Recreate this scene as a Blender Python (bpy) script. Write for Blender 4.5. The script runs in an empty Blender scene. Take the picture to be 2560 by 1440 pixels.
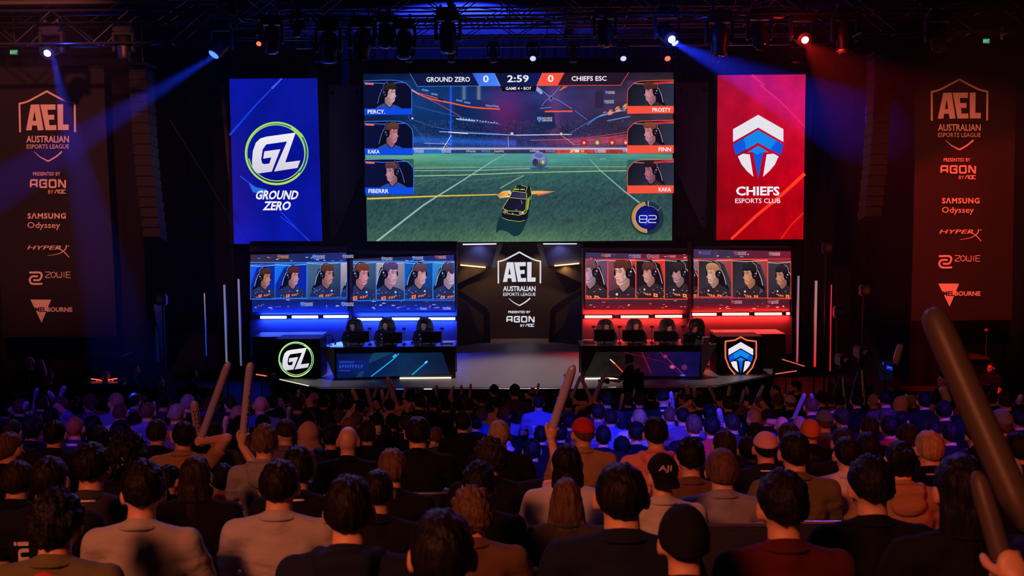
import bpy, bmesh, math, random
import numpy as np
from mathutils import Vector, Matrix, noise
from mathutils.geometry import tessellate_polygon
random.seed(7)
SC = bpy.context.scene
COL = SC.collection
_scr = bpy.data.scenes.new('scratch')     # meshes are worked out here, then the scene is removed
def scratch_eval(o):
    _scr.collection.objects.link(o)
    with bpy.context.temp_override(scene=_scr, view_layer=_scr.view_layers[0]): dg = bpy.context.evaluated_depsgraph_get()
    dg.update(); return o.evaluated_get(dg), dg
# ------------------------------------------------------------------ camera, world, exposure
FPX = 2490.0
CAM = Vector((0, 0, 5.0))
PITCH, ROLL = math.radians(4.6), math.radians(0.45)
fwd = Vector((0, math.cos(PITCH), -math.sin(PITCH)))
_r, _u = Vector((1, 0, 0)), Vector((0, math.sin(PITCH), math.cos(PITCH)))
rgt = _r * math.cos(ROLL) - _u * math.sin(ROLL)
upv = _r * math.sin(ROLL) + _u * math.cos(ROLL)
cam = bpy.data.cameras.new('camera'); camo = bpy.data.objects.new('camera', cam); COL.objects.link(camo)
camo.matrix_world = Matrix(((rgt.x, upv.x, -fwd.x, CAM.x), (rgt.y, upv.y, -fwd.y, CAM.y), (rgt.z, upv.z, -fwd.z, CAM.z), (0, 0, 0, 1)))
cam.sensor_width = 36; cam.lens = FPX / 2560 * 36; cam.clip_start = .05; cam.clip_end = 200
cam.dof.use_dof = True; cam.dof.focus_distance = 20; cam.dof.aperture_fstop = 5.0
SC.camera = camo
w = bpy.data.worlds.new('world'); SC.world = w; w.use_nodes = True
w.node_tree.nodes['Background'].inputs[0].default_value = (.02, .02, .05, 1)
w.node_tree.nodes['Background'].inputs[1].default_value = .02
SC.view_settings.view_transform = 'Standard'; SC.view_settings.look = 'None'
SC.view_settings.exposure = 0; SC.view_settings.gamma = 1; SC.view_settings.use_curve_mapping = False
cy = SC.cycles
cy.max_bounces = 4; cy.diffuse_bounces = 2; cy.glossy_bounces = 2; cy.transmission_bounces = 2; cy.volume_bounces = 0; cy.transparent_max_bounces = 8
cy.sample_clamp_indirect = 4; cy.caustics_reflective = False; cy.caustics_refractive = False

def ray(px, py):
    return fwd + rgt * ((px - 1280) / FPX) - upv * ((py - 720) / FPX)
def P(px, py, Y):
    """point of the plane y=Y that the photo shows at px,py"""
    d = ray(px, py); return CAM + d * (Y / d.y)
def PZ(px, py, z):
    d = ray(px, py); return CAM + d * ((z - CAM.z) / d.z)
def lin(c):
    return c / 12.92 if c <= .04045 else ((c + .055) / 1.055) ** 2.4
def hx(s):
    s = s.lstrip('#'); return tuple(lin(int(s[i:i + 2], 16) / 255) for i in (0, 2, 4))

def lamp(kind, name, loc, aim, col, power, size=.3, angle=30, blend=.5, spread=None, sizey=None):
    l = bpy.data.lights.new(name, kind); l.color = col; l.energy = power
    if kind == 'SPOT':
        l.spot_size = math.radians(angle); l.spot_blend = blend; l.shadow_soft_size = size
    elif kind == 'AREA':
        l.size = size
        if sizey: l.shape = 'RECTANGLE'; l.size_y = sizey
        if spread: l.spread = math.radians(spread)
    else: l.shadow_soft_size = size
    o = bpy.data.objects.new(name, l); COL.objects.link(o); o.location = loc
    o.rotation_euler = (Vector(aim) - Vector(loc)).to_track_quat('-Z', 'Y').to_euler()
    return o
# house washes hung above and behind the seats
WARM = (1, .225, .095); BLUE = (.006, .03, 1); PURP = (.2, .03, 1); RED = (1, .02, .015)
lamp('AREA', 'warm_wash', (-4.5, -4.8, 9.5), (-.2, 3.6, 2.2), WARM, 190, size=2.2, spread=64)
lamp('SPOT', 'blue_wash', (1.2, 2.0, 10), (1.0, 13.2, .9), BLUE, 17000, size=.1, angle=17, blend=.4)
lamp('SPOT', 'blue_wash', (5.4, 3.0, 10), (4.3, 12.6, 1.0), (.10, .02, 1), 9000, size=.1, angle=16, blend=.5)
lamp('SPOT', 'purple_wash', (-4, 3.0, 10), (-5.3, 13.2, .8), (.12, .03, 1), 2000, size=.12, angle=25, blend=.6)
lamp('SPOT', 'violet_wash', (6, 3, 10), (5.6, 11.5, 1.2), (.6, .02, .7), 450, size=.12, angle=22, blend=.6)
lamp('SPOT', 'red_wash', (5.5, -1, 10), (3.4, 7.5, 2.0), RED, 900, size=.2, angle=34, blend=.9)
lamp('SPOT', 'red_pin', (-6.5, 2, 9), (-3.45, 8.9, 2.0), RED, 420, size=.05, angle=7, blend=.6)
for x_, tx, c_, p_ in ((-3.4, -2.4, (.5, .30, 1), 3000), (.2, .3, (.42, .28, 1), 2200), (4.8, 3.6, (.22, .12, 1), 3400)):
    lamp('SPOT', 'crowd_backlight', (x_, 14.1, 8.8), (tx, 5.0, 2.8), c_, p_ * .22, size=.12, angle=44, blend=.9)
# stage key: white profiles from the front truss
for x_, a_, p_ in ((.35, .35, 1600), (-4.4, -5.2, 700), (5.0, 5.7, 700)):
    lamp('SPOT', 'stage_key', (x_, 27.35, 9.2), (a_, 26.0 if abs(a_) < 1 else 25.0, .7), (1, .78, .80) if abs(a_) < 1 else (.95, .88, .8), p_ * 1.15, size=.25, angle=46 if abs(a_) < 1 else 26, blend=.8)
lamp('SPOT', 'banner_wash', (-5.5, 10, 8.5), P(120, 430, 23.5), (1, .22, .13), 7500, size=.1, angle=34, blend=.8)
lamp('SPOT', 'banner_wash', (5.5, 10, 8.5), P(2400, 520, 23.5), (1, .17, .08), 5200, size=.1, angle=26, blend=.7)
lamp('SPOT', 'ceiling_wash', (-1.6, 34.3, 10.0), (-1.8, 38.5, 12), (.02, .04, 1), 9000, size=.3, angle=110, blend=1)
lamp('SPOT', 'curtain_wash', P(1680, 100, 20.3), P(2110, 400, 31), (.02, .03, 1), 900, size=.1, angle=22, blend=1)

# ------------------------------------------------------------------ materials
_M = {}
def mat(name, col=(.5, .5, .5), rough=.6, metal=0, bump=0, bscale=40, noisecol=None, emit=None, estr=1, sheen=0, spec=None, stretch=None, trans=0):
    if name in _M: return _M[name]
    m = bpy.data.materials.new(name); m.use_nodes = True; nt = m.node_tree; b = nt.nodes['Principled BSDF']
    b.inputs['Base Color'].default_value = (*col, 1); b.inputs['Roughness'].default_value = rough; b.inputs['Metallic'].default_value = metal
    if spec is not None: b.inputs['Specular IOR Level'].default_value = spec
    if sheen: b.inputs['Sheen Weight'].default_value = sheen
    if trans: b.inputs['Transmission Weight'].default_value = trans
    if emit: b.inputs['Emission Color'].default_value = (*emit, 1); b.inputs['Emission Strength'].default_value = estr
    if bump or noisecol:
        tc = nt.nodes.new('ShaderNodeTexCoord'); mp = nt.nodes.new('ShaderNodeMapping'); nz = nt.nodes.new('ShaderNodeTexNoise')
        nz.inputs['Scale'].default_value = bscale; nz.inputs['Detail'].default_value = 4
        if stretch: mp.inputs['Scale'].default_value = stretch
        nt.links.new(tc.outputs['Object'], mp.inputs[0]); nt.links.new(mp.outputs[0], nz.inputs['Vector'])
        if bump:
            bp = nt.nodes.new('ShaderNodeBump'); bp.inputs['Strength'].default_value = bump; bp.inputs['Distance'].default_value = .02
            nt.links.new(nz.outputs['Fac'], bp.inputs['Height']); nt.links.new(bp.outputs[0], b.inputs['Normal'])
        if noisecol:
            rp = nt.nodes.new('ShaderNodeValToRGB'); rp.color_ramp.elements[0].position = .35; rp.color_ramp.elements[1].position = .65
            rp.color_ramp.elements[0].color = (*col, 1); rp.color_ramp.elements[1].color = (*noisecol, 1)
            nt.links.new(nz.outputs['Fac'], rp.inputs[0]); nt.links.new(rp.outputs[0], b.inputs['Base Color'])
    _M[name] = m; return m
def glow(name, col, s=1, sample=True):
    if name in _M: return _M[name]
    m = bpy.data.materials.new(name); m.use_nodes = True; nt = m.node_tree; nt.nodes.clear()
    e = nt.nodes.new('ShaderNodeEmission'); o = nt.nodes.new('ShaderNodeOutputMaterial'); nt.links.new(e.outputs[0], o.inputs[0])
    e.inputs[0].default_value = (*col, 1); e.inputs[1].default_value = s
    if not sample: m.cycles.emission_sampling = 'NONE'
    _M[name] = m; return m
def vcol_mat(name, emissive=True, strength=1.0):
    m = bpy.data.materials.new(name); m.use_nodes = True; nt = m.node_tree
    a = nt.nodes.new('ShaderNodeAttribute'); a.attribute_name = 'tint'
    b = nt.nodes['Principled BSDF']; b.inputs['Roughness'].default_value = .7 if not emissive else .4
    if emissive:
        b.inputs['Base Color'].default_value = (.006, .006, .008, 1)
        nt.links.new(a.outputs['Color'], b.inputs['Emission Color']); b.inputs['Emission Strength'].default_value = strength
        m.cycles.emission_sampling = 'NONE'
    else: nt.links.new(a.outputs['Color'], b.inputs['Base Color'])
    return m
LED = vcol_mat('led_picture'); PRINT = vcol_mat('printed_cloth', False)

BLK = mat('black_metal', (.012, .012, .014), .45, .3); BLKP = mat('black_paint', (.009, .009, .011), .6, spec=.2)
DKG = mat('dark_grey', (.035, .033, .038), .6); ALU = mat('aluminium', (.25, .25, .27), .3, .9)
DRAPE = mat('black_drape', (.008, .007, .009), .95, bump=.3, bscale=30, spec=.1)

# ------------------------------------------------------------------ object helpers
def tag(o, label=None, cat=None, group=None, kind=None):
    if label: o['label'] = label
    if cat: o['category'] = cat
    if group: o['group'] = group
    if kind: o['kind'] = kind
    return o
def link(name, me, m=None, parent=None, loc=None, objmat=False):
    o = bpy.data.objects.new(name, me); COL.objects.link(o)
    if m and me:
        if objmat:
            if not me.materials: me.materials.append(None)
            o.material_slots[0].link = 'OBJECT'; o.material_slots[0].material = m
        else:
            me.materials.clear(); me.materials.append(m)
    if parent: o.parent = parent
    if loc is not None: o.location = loc
    return o
def empty(name, loc, rz=0, **k):
    o = bpy.data.objects.new(name, None); COL.objects.link(o); o.location = loc; o.rotation_euler = (0, 0, rz); o.empty_display_size = .1
    return tag(o, **k)
class MB:
    """collects simple solids in one mesh"""
    def __init__(s): s.bm = bmesh.new(); s.sm = False
    def box(s, c, d, rot=None, bev=0):
        r = bmesh.ops.create_cube(s.bm, size=1); M = Matrix.Translation(c) @ (rot.to_4x4() if rot else Matrix()) @ Matrix.Diagonal((*d, 1))
        bmesh.ops.transform(s.bm, matrix=M, verts=r['verts'])
        if bev: bmesh.ops.bevel(s.bm, geom=list({e for v in r['verts'] for e in v.link_edges}), offset=bev, segments=2, affect='EDGES')
        return s
    def tube(s, p0, p1, r0, r1=None, n=10, caps=True):
        p0, p1 = Vector(p0), Vector(p1); d = p1 - p0; L = d.length
        if L < 1e-6: return s
        r = bmesh.ops.create_cone(s.bm, cap_ends=caps, segments=n, radius1=r0, radius2=r0 if r1 is None else r1, depth=L)
        bmesh.ops.transform(s.bm, matrix=Matrix.Translation((p0 + p1) / 2) @ d.to_track_quat('Z', 'Y').to_matrix().to_4x4(), verts=r['verts']); return s
    def ball(s, c, r, seg=16, rot=None):
        if not hasattr(r, '__len__'): r = (r, r, r)
        q = bmesh.ops.create_uvsphere(s.bm, u_segments=seg, v_segments=max(6, seg // 2), radius=1)
        bmesh.ops.transform(s.bm, matrix=Matrix.Translation(c) @ (rot.to_4x4() if rot else Matrix()) @ Matrix.Diagonal((*r, 1)), verts=q['verts']); return s
    def cap(s, p0, p1, r0, r1=None, n=12):
        r1 = r0 if r1 is None else r1; s.tube(p0, p1, r0, r1, n, False); s.ball(p0, r0, n); s.ball(p1, r1, n); return s
    def lathe(s, prof, M=None, n=20):
        rows = []
        for (r, z) in prof:
            rows.append([s.bm.verts.new((r * math.cos(2 * math.pi * i / n), r * math.sin(2 * math.pi * i / n), z)) for i in range(n)])
        for a, b in zip(rows, rows[1:]):
            for i in range(n): s.bm.faces.new((a[i], a[(i + 1) % n], b[(i + 1) % n], b[i]))
        s.bm.faces.new(rows[0][::-1]); s.bm.faces.new(rows[-1])
        if M: bmesh.ops.transform(s.bm, matrix=M, verts=[v for r in rows for v in r])
        return s
    def prism(s, pts, off):
        """polygon of 3D points, given thickness by vector off"""
        off = Vector(off); a = [s.bm.verts.new(p) for p in pts]; b = [s.bm.verts.new(Vector(p) + off) for p in pts]
        s.bm.faces.new(a); s.bm.faces.new(b[::-1]); n = len(a)
        for i in range(n): s.bm.faces.new((a[i], b[i], b[(i + 1) % n], a[(i + 1) % n]))
        return s
    def mesh(s, name='m', smooth=True):
        bmesh.ops.recalc_face_normals(s.bm, faces=s.bm.faces)
        me = bpy.data.meshes.new(name); s.bm.to_mesh(me); s.bm.free()
        if smooth and len(me.polygons):
            try: me.shade_auto = None
            except Exception: pass
            me.polygons.foreach_set('use_smooth', [True] * len(me.polygons))
            me.set_sharp_from_angle(angle=math.radians(38))
        return me
    def build(s, name, m, parent=None, smooth=True, loc=None):
        return link(name, s.mesh(name, smooth), m, parent, loc)
def loc_of(parent, p):
    """world point in the frame of a thing that is only translated"""
    return Vector(p) - parent.location

# ------------------------------------------------------------------ flat pictures (LED walls, prints)
_txt = {}
def text_mesh(s, bold=0, space=1):
    k = (s, bold, space)
    if k in _txt: return _txt[k]
    c = bpy.data.curves.new('t', 'FONT'); c.body = s; c.offset = bold * .7; c.resolution_u = 2; c.space_character = space
    o = bpy.data.objects.new('t', c); ev, dg = scratch_eval(o)
    me = ev.to_mesh(); me.calc_loop_triangles()
    v = np.array([x.co[:2] for x in me.vertices]); t = [tuple(q.vertices) for q in me.loop_triangles]
    ev.to_mesh_clear(); bpy.data.objects.remove(o); bpy.data.curves.remove(c)
    v = v - v.min(0); sz = v.max(0); v = v / sz; v[:, 1] = 1 - v[:, 1]
    _txt[k] = (v, t); return _txt[k]
class Art:
    """Drawing on the plane y=Y of a screen, cloth or panel. Coordinates are photo pixels on that plane."""
    def __init__(s, Y, step=.00015):
        s.Y = Y; s.v = []; s.f = []; s.c = []; s.z = 0; s.step = step; s.clip = None; s.dx = s.dy = 0; s.plane = None
    def _w(s, x, y):
        p = P(x + s.dx, y + s.dy, s.Y)
        if s.plane: p = s.plane(x + s.dx, y + s.dy)
        p.y -= s.z; return p
    def tris(s, pts, tris, col):
        """pts px list, col one colour, list, or function"""
        s.z += s.step
        if callable(col): cs = [col(x, y) for x, y in pts]
        elif isinstance(col, list): cs = col
        else: cs = [col] * len(pts)
        if not s.clip:
            b = len(s.v); s.v += [s._w(x, y) for x, y in pts]; s.c += cs; s.f += [(b + i, b + j, b + k) for i, j, k in tris]; return
        x0, y0, x1, y1 = s.clip
        for t in tris:
            poly = [(pts[i][0], pts[i][1], *cs[i]) for i in t]
            for ax, lim, sg in ((0, x0, 1), (0, x1, -1), (1, y0, 1), (1, y1, -1)):
                out = []
                for i in range(len(poly)):
                    a, b = poly[i - 1], poly[i]; da, db = (a[ax] - lim) * sg, (b[ax] - lim) * sg
                    if (da >= 0) != (db >= 0):
                        k = da / (da - db); out.append(tuple(p + (q - p) * k for p, q in zip(a, b)))
                    if db >= 0: out.append(b)
                poly = out
                if len(poly) < 3: break
            if len(poly) < 3: continue
            b = len(s.v); s.v += [s._w(q[0], q[1]) for q in poly]; s.c += [q[2:] for q in poly]; s.f.append(tuple(range(b, b + len(poly))))
    def poly(s, pts, col):
        t = tessellate_polygon([[Vector((x, y, 0)) for x, y in pts]]); s.tris(pts, t, col)
    def scrawl(s, x0, y0, x1, y1, col, seed=0):
        """marks too small to be read in the photo"""
        rn = random.Random(int(x0 * 3 + y0) + seed); x = x0; h = y1 - y0
        while x < x1 - h * .4:
            w_ = h * rn.uniform(.4, .8); t = h * .2
            s.rect(x, y0, x + t, y1, col)
            for yy in rn.sample([y0, y0 + h * .4, y1 - t], 2): s.rect(x, yy, x + w_, yy + t, col)
            x += w_ + h * .3
    def rect(s, x0, y0, x1, y1, col): s.tris([(x0, y0), (x1, y0), (x1, y1), (x0, y1)], [(0, 1, 2), (0, 2, 3)], col)
    def fan(s, pts, col, ccol=None):
        cx = sum(p[0] for p in pts) / len(pts); cy = sum(p[1] for p in pts) / len(pts); n = len(pts)
        cs = ([col(x, y) for x, y in pts] + [col(cx, cy)]) if callable(col) else [col] * n + [ccol or col]
        s.tris(list(pts) + [(cx, cy)], [(i, (i + 1) % n, n) for i in range(n)], cs)
    def ell(s, cx, cy, rx, ry, col, n=28, rot=0, ccol=None):
        s.fan([(cx + rx * math.cos(a) * math.cos(rot) - ry * math.sin(a) * math.sin(rot), cy + rx * math.cos(a) * math.sin(rot) + ry * math.sin(a) * math.cos(rot)) for a in (2 * math.pi * i / n for i in range(n))], col, ccol)
    def line(s, pts, w, col, w1=None, closed=False):
        if closed: pts = list(pts) + [pts[0], pts[1]]
        L = len(pts); out = []; tri = []
        for i, (x, y) in enumerate(pts):
            a = pts[max(0, i - 1)]; b = pts[min(L - 1, i + 1)]; u0, u1 = (x - a[0], y - a[1]), (b[0] - x, b[1] - y); l0, l1 = math.hypot(*u0), math.hypot(*u1)
            u0 = (u0[0] / l0, u0[1] / l0) if l0 > 1e-9 else (u1[0] / l1, u1[1] / l1); u1 = (u1[0] / l1, u1[1] / l1) if l1 > 1e-9 else u0
            dx, dy = u0[0] + u1[0], u0[1] + u1[1]; d = math.hypot(dx, dy)
            if d < 1e-6: dx, dy, d = u1[0], u1[1], 1
            ww = (w if w1 is None else w + (w1 - w) * i / (L - 1)) / 2; ww /= max(.5, abs(u0[0] * dx + u0[1] * dy) / d)
            out += [(x - dy / d * ww, y + dx / d * ww), (x + dy / d * ww, y - dx / d * ww)]
            if i: k = 2 * i; tri += [(k - 2, k - 1, k + 1), (k - 2, k + 1, k)]
        s.tris(out, tri, col)
    def text(s, t, x0, y0, x1, y1, col, bold=.02, shear=0, space=1, dy=0):
        v, tr = text_mesh(t, bold, space)
        pts = [(x0 + a * (x1 - x0) + shear * (1 - b) * (y1 - y0), y0 + b * (y1 - y0) + dy * a) for a, b in v]; s.tris(pts, tr, col)
    def grid(s, x0, y0, x1, y1, nx, ny, fn, mask=None):
        s.z += s.step; X, Yy = np.meshgrid(np.linspace(x0, x1, nx + 1), np.linspace(y0, y1, ny + 1)); C = fn(X, Yy)
        b = len(s.v); fl = C.reshape(-1, 3); s.c += [tuple(map(float, q)) for q in fl]
        s.v += [s._w(x, y) for x, y in zip(X.ravel(), Yy.ravel())]
        for j in range(ny):
            r = b + j * (nx + 1); s.f += [(r + i, r + i + 1, r + i + nx + 2, r + i + nx + 1) for i in range(nx)]
    def build(s, name, parent, m=None):
        me = bpy.data.meshes.new(name); o = parent.location if parent else Vector()
        me.from_pydata([tuple(v - o) for v in s.v], [], s.f)
        a = me.color_attributes.new('tint', 'FLOAT_COLOR', 'POINT'); buf = np.ones((len(s.v), 4), np.float32); buf[:, :3] = np.array(s.c, np.float32)
        a.data.foreach_set('color', buf.ravel()); return link(name, me, m or LED, parent)
def smooth_closed(pts, k=4):
    n = len(pts); out = []
    for i in range(n):
        p0, p1, p2, p3 = (pts[(i + j - 1) % n] for j in range(4))
        for q in range(k):
            t = q / k; out.append(tuple(.5 * ((2 * b) + (-a + c) * t + (2 * a - 5 * b + 4 * c - d) * t * t + (-a + 3 * b - 3 * c + d) * t ** 3) for a, b, c, d in zip(p0, p1, p2, p3)))
    return out
def smooth_open(pts, k=4):
    q = [pts[0]] + list(pts) + [pts[-1]]; out = []
    for i in range(len(pts) - 1):
        p0, p1, p2, p3 = q[i:i + 4]
        for j in range(k):
            t = j / k; out.append(tuple(.5 * ((2 * b) + (-a + c) * t + (2 * a - 5 * b + 4 * c - d) * t * t + (-a + 3 * b - 3 * c + d) * t ** 3) for a, b, c, d in zip(p0, p1, p2, p3)))
    return out + [tuple(pts[-1])]
def frame_box(name, x0, y0, x1, y1, Y, depth, m, parent, pad=3):
    """slab behind a picture, from photo px corners on plane Y"""
    a, b = P(x0 - pad, y0 - pad, Y), P(x1 + pad, y1 + pad, Y); c, d = P(x1 + pad, y0 - pad, Y), P(x0 - pad, y1 + pad, Y)
    mb = MB(); mb.prism([p + Vector((0, .02, 0)) - parent.location for p in (a, c, b, d)], (0, depth, 0)); return mb.build(name, m, parent, smooth=False)
# ================================================================== the hall
def struct(o): o['kind'] = 'structure'; return o
DECK = .70
def drop(d): return 1.65 + .165 * d if d > 0 else 1.65
def floor_z(y): return max(0.0, CAM.z - 1.65 - .165 * y)
mb = MB()          # raked tiers under the seats, then the flat pit
y = -3.0
while y < 20.4:
    z = max(0, floor_z(y + .42)); mb.box((0, y + .42, z / 2 - .1), (26, .84, z + .2)); y += .84
mb.box((0, 30.8, -.1), (30, 21, .2))
struct(mb.build('floor', mat('hall_floor', (.02, .018, .02), .7, bump=.2, bscale=60), smooth=False))
def drape(name, p0, p1, z0, z1, amp=.09, per=.42, m=DRAPE, seed=0):
    rnd = random.Random(seed); p0, p1 = Vector(p0), Vector(p1); d = p1 - p0; L = d.length; n = int(L / .05); nn = Vector((-d.y, d.x, 0)).normalized()
    bm = bmesh.new(); rows = []
    zs = [z0 + (z1 - z0) * i / 6 for i in range(7)]
    for z in zs:
        row = []
        for i in range(n + 1):
            t = i / n; s = t * L; k = .6 + .4 * math.sin(s * .9 + seed)
            a = amp * k * math.sin(2 * math.pi * s / per + 1.3 * math.sin(s * 1.7 + seed)) + .015 * math.sin(z * 2 + s * 3)
            q = p0 + d * t + nn * a; row.append(bm.verts.new((q.x, q.y, z)))
        rows.append(row)
    for a, b in zip(rows, rows[1:]):
        for i in range(n): bm.faces.new((a[i], a[i + 1], b[i + 1], b[i]))
    me = bpy.data.meshes.new(name); bm.to_mesh(me); bm.free(); me.polygons.foreach_set('use_smooth', [True] * len(me.polygons))
    return link(name, me, m)
struct(drape('wall_back', (-15, 41, 0), (15, 41, 0), 0, 12, amp=.12))
mb = MB(); mb.box((-15, 18, 6), (.2, 46, 12)); struct(mb.build('wall_left', DKG if 0 else BLKP))
mb = MB(); mb.box((15, 18, 6), (.2, 46, 12)); struct(mb.build('wall_right', BLKP))
mb = MB(); mb.box((0, -5.1, 6), (30, .2, 12)); struct(mb.build('wall_front', BLKP))
mb = MB(); mb.box((0, 18, 12.1), (30, 46.4, .2))
for x in range(-14, 15, 4): mb.box((x, 18, 11.9), (.18, 46, .25))
struct(mb.build('ceiling', mat('ceiling_paint', (.22, .22, .26), .9, bump=.3, bscale=3), smooth=False))
# black drapes that mask the wings
def drape_thing(label, *a, **k):
    o = drape('stage_drape', *a, **k); tag(o, label, 'curtain', 'black masking drapes'); return o
drape_thing('black pleated drape hanging behind the left sponsor banner', (-14.6, 25.2, 0), (-9.3, 25.2, 0), .05, 10.6, seed=1)
drape_thing('black pleated drape between the left banner and the blue panel', (-9.2, 30.9, 0), (-5.2, 30.9, 0), .05, 9.9, seed=2)
drape_thing('black pleated drape beside the red panel, washed with blue light', (5.6, 31.2, 0), (10.6, 31.2, 0), .05, 9.9, seed=3)
drape_thing('black pleated drape hanging behind the right sponsor banner', (10.2, 25.4, 0), (14.6, 25.4, 0), .05, 10.6, seed=4)
drape_thing('wide black drape above and behind the main screen', (-5.3, 33.4, 0), (5.8, 33.4, 0), 4.2, 9.9, seed=5)
mb = MB(); mb.tube((-5.5, 33.4, 9.9), (6.0, 33.4, 9.9), .03)
for x_ in (-5, 0, 5.5): mb.tube((x_, 33.4, 9.9), (x_, 33.4, 12), .01, n=5)
tag(mb.build('drape_pipe', BLK), 'black pipe on wires that carries the wide drape above the main screen', 'pipe')

# ================================================================== stage deck
deck_m = mat('stage_deck', (.20, .18, .185), .42, bump=.12, bscale=6, noisecol=(.26, .235, .24), stretch=(.4, 3, 1))
def DZ(px, py): p = PZ(px, py, DECK); return p
st = empty('stage', DZ(1297, 968), label='low dark stage with a grey deck and angled front corners, in front of the crowd', cat='stage')
fl = [(684, 941), (800, 968), (1300, 969), (1790, 964), (1930, 936)]
front = [DZ(*p) for p in fl]; 
back = [Vector((7.9, 29.6, DECK)), Vector((3.2, 30.6, DECK)), Vector((2.6, 32.95, DECK)), Vector((-2.2, 32.95, DECK)), Vector((-2.8, 30.6, DECK)), Vector((-7.4, 29.6, DECK))]
mb = MB(); mb.prism([p - st.location for p in front + back], (0, 0, -.06)); mb.build('deck', deck_m, st, smooth=False)
mb = MB(); mb.prism([p - st.location + Vector((0, .03, -.061)) for p in front + back], (0, 0, -DECK + .062)); mb.build('fascia', BLKP, st, smooth=False)
mb = MB()
for a, b in zip(front, front[1:]):
    mb.tube(a - st.location + Vector((0, -.012, -.03)), b - st.location + Vector((0, -.012, -.03)), .014, n=6)
mb.build('nosing', mat('nosing', (.3, .3, .33), .35, .6), st)
# edge lights on the lip of the stage
for (x0, y0, x1, y1, c, nm) in ((700, 946, 772, 962, (.75, .72, .6), 'white'), (990, 970, 1012, 970, (.05, .15, 1), 'blue'), (1060, 970, 1080, 970, (.8, .7, .5), 'white'), (1495, 966, 1540, 966, (.6, .75, 1), 'white')):
    a, b = DZ(x0, y0), DZ(x1, y1); mb = MB(); mb.tube(a - st.location + Vector((0, -.03, -.02)), b - st.location + Vector((0, -.03, -.02)), .012, n=6)
    mb.build('edge_light', glow('edge_' + nm, c, 1.2), st)

# ================================================================== centre recess with the league logo wall
REC = mat('recess_panel', (.07, .055, .05), .55, bump=.08, bscale=80); REC2 = mat('recess_bevel', (.012, .011, .013), .5)
YR = 32.6
rec = empty('logo_wall', Vector((P(1299, 856, YR).x, YR, DECK + .002)), label='dark faceted wall with the white league logo at the centre of the stage', cat='stage wall')
def facet(name, pts, Y, depth, m, parent=rec):
    Ys = Y if isinstance(Y, (list, tuple)) else [Y] * len(pts)
    mb = MB(); q = [P(x, y, yy) - parent.location for (x, y), yy in zip(pts, Ys)]
    for v in q: v.z = max(v.z, DECK + .002 - parent.location.z)
    mb.prism(q, (0, depth, 0))
    return mb.build(name, m, parent, smooth=False)
facet('panel', [(1140, 590), (1460, 590), (1458, 862), (1142, 862)], YR, .15, REC)
def mir(pts): return [(2598 - x, y - (x - 1299) * -.0 - 2) for x, y in pts][::-1]
for sd in (0, 1):
    g = (lambda p: mir(p)) if sd else (lambda p: p)
    R = (lambda l: l[::-1]) if sd else (lambda l: l)
    facet('upper_box', g([(1142, 596), (1250, 596), (1228, 668), (1143, 660)]), R([31.1, 31.1, 31.35, 31.35]), .5, mat('box_face', (.10, .10, .13), .6))
    facet('bevel', g([(1250, 596), (1262, 596), (1238, 668), (1228, 668)]), R([31.1, 31.6, 31.8, 31.35]), .4, REC2)
    facet('facet', g([(1143, 661), (1228, 670), (1215, 674), (1144, 710)]), R([31.6, 31.6, 32.3, 31.9]), .25, REC)
    facet('bevel', g([(1144, 724), (1216, 768), (1224, 782), (1226, 857), (1210, 857), (1209, 786), (1144, 740)]), 31.6, .35, REC2)
    facet('facet', g([(1144, 742), (1173, 760), (1187, 816), (1212, 842), (1214, 862), (1144, 868)]), R([31.0, 31.4, 31.5, 31.7, 31.7, 30.9]), .2, REC)
    a = P(1157 if not sd else 1442, 611 if not sd else 609, 31.02); b = P(1241 if not sd else 1358, 609.5 if not sd else 609.5, 31.02)
    mb = MB(); mb.tube(a - rec.location, b - rec.location, .018, n=8); mb.build('white_tube', glow('cool_tube', (.55, .5, .85), 2.4), rec)
    a = P(1151 if not sd else 1448, 662.5 if not sd else 658.5, 31.28); b = P(1214 if not sd else 1386, 668.5 if not sd else 664.5, 31.28)
    mb = MB(); mb.tube(a - rec.location, b - rec.location, .017, n=8); mb.build('warm_tube', glow('warm_tube', (1, .55, .18), 5), rec)
    q = P(1262 if not sd else 1336, 600, 32.2)
    lamp('SPOT', 'recess_warm', q, P(1240 if not sd else 1358, 720, 32.5), (1, .5, .2), 70, size=.02, angle=60, blend=.9)
    q = P(1199 if not sd else 1399, 612, 30.9)
    lamp('SPOT', 'recess_cool', q, P(1195 if not sd else 1403, 668, 31.3), (.3, .32, 1), 16, size=.03, angle=120, blend=.9)
    q = P(1183 if not sd else 1415, 672, 31.45)
    lamp('SPOT', 'recess_low_warm', q, P(1185 if not sd else 1413, 705, 32), (1, .52, .18), 18, size=.03, angle=130, blend=.9)
mb = MB(); a, b = P(1228, 855.5, 32.45), P(1374, 855.5, 32.45); mb.tube(a - rec.location, b - rec.location, .01, n=6); mb.build('floor_light', glow('floor_warm', (1, .7, .4), 1.2), rec)

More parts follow.
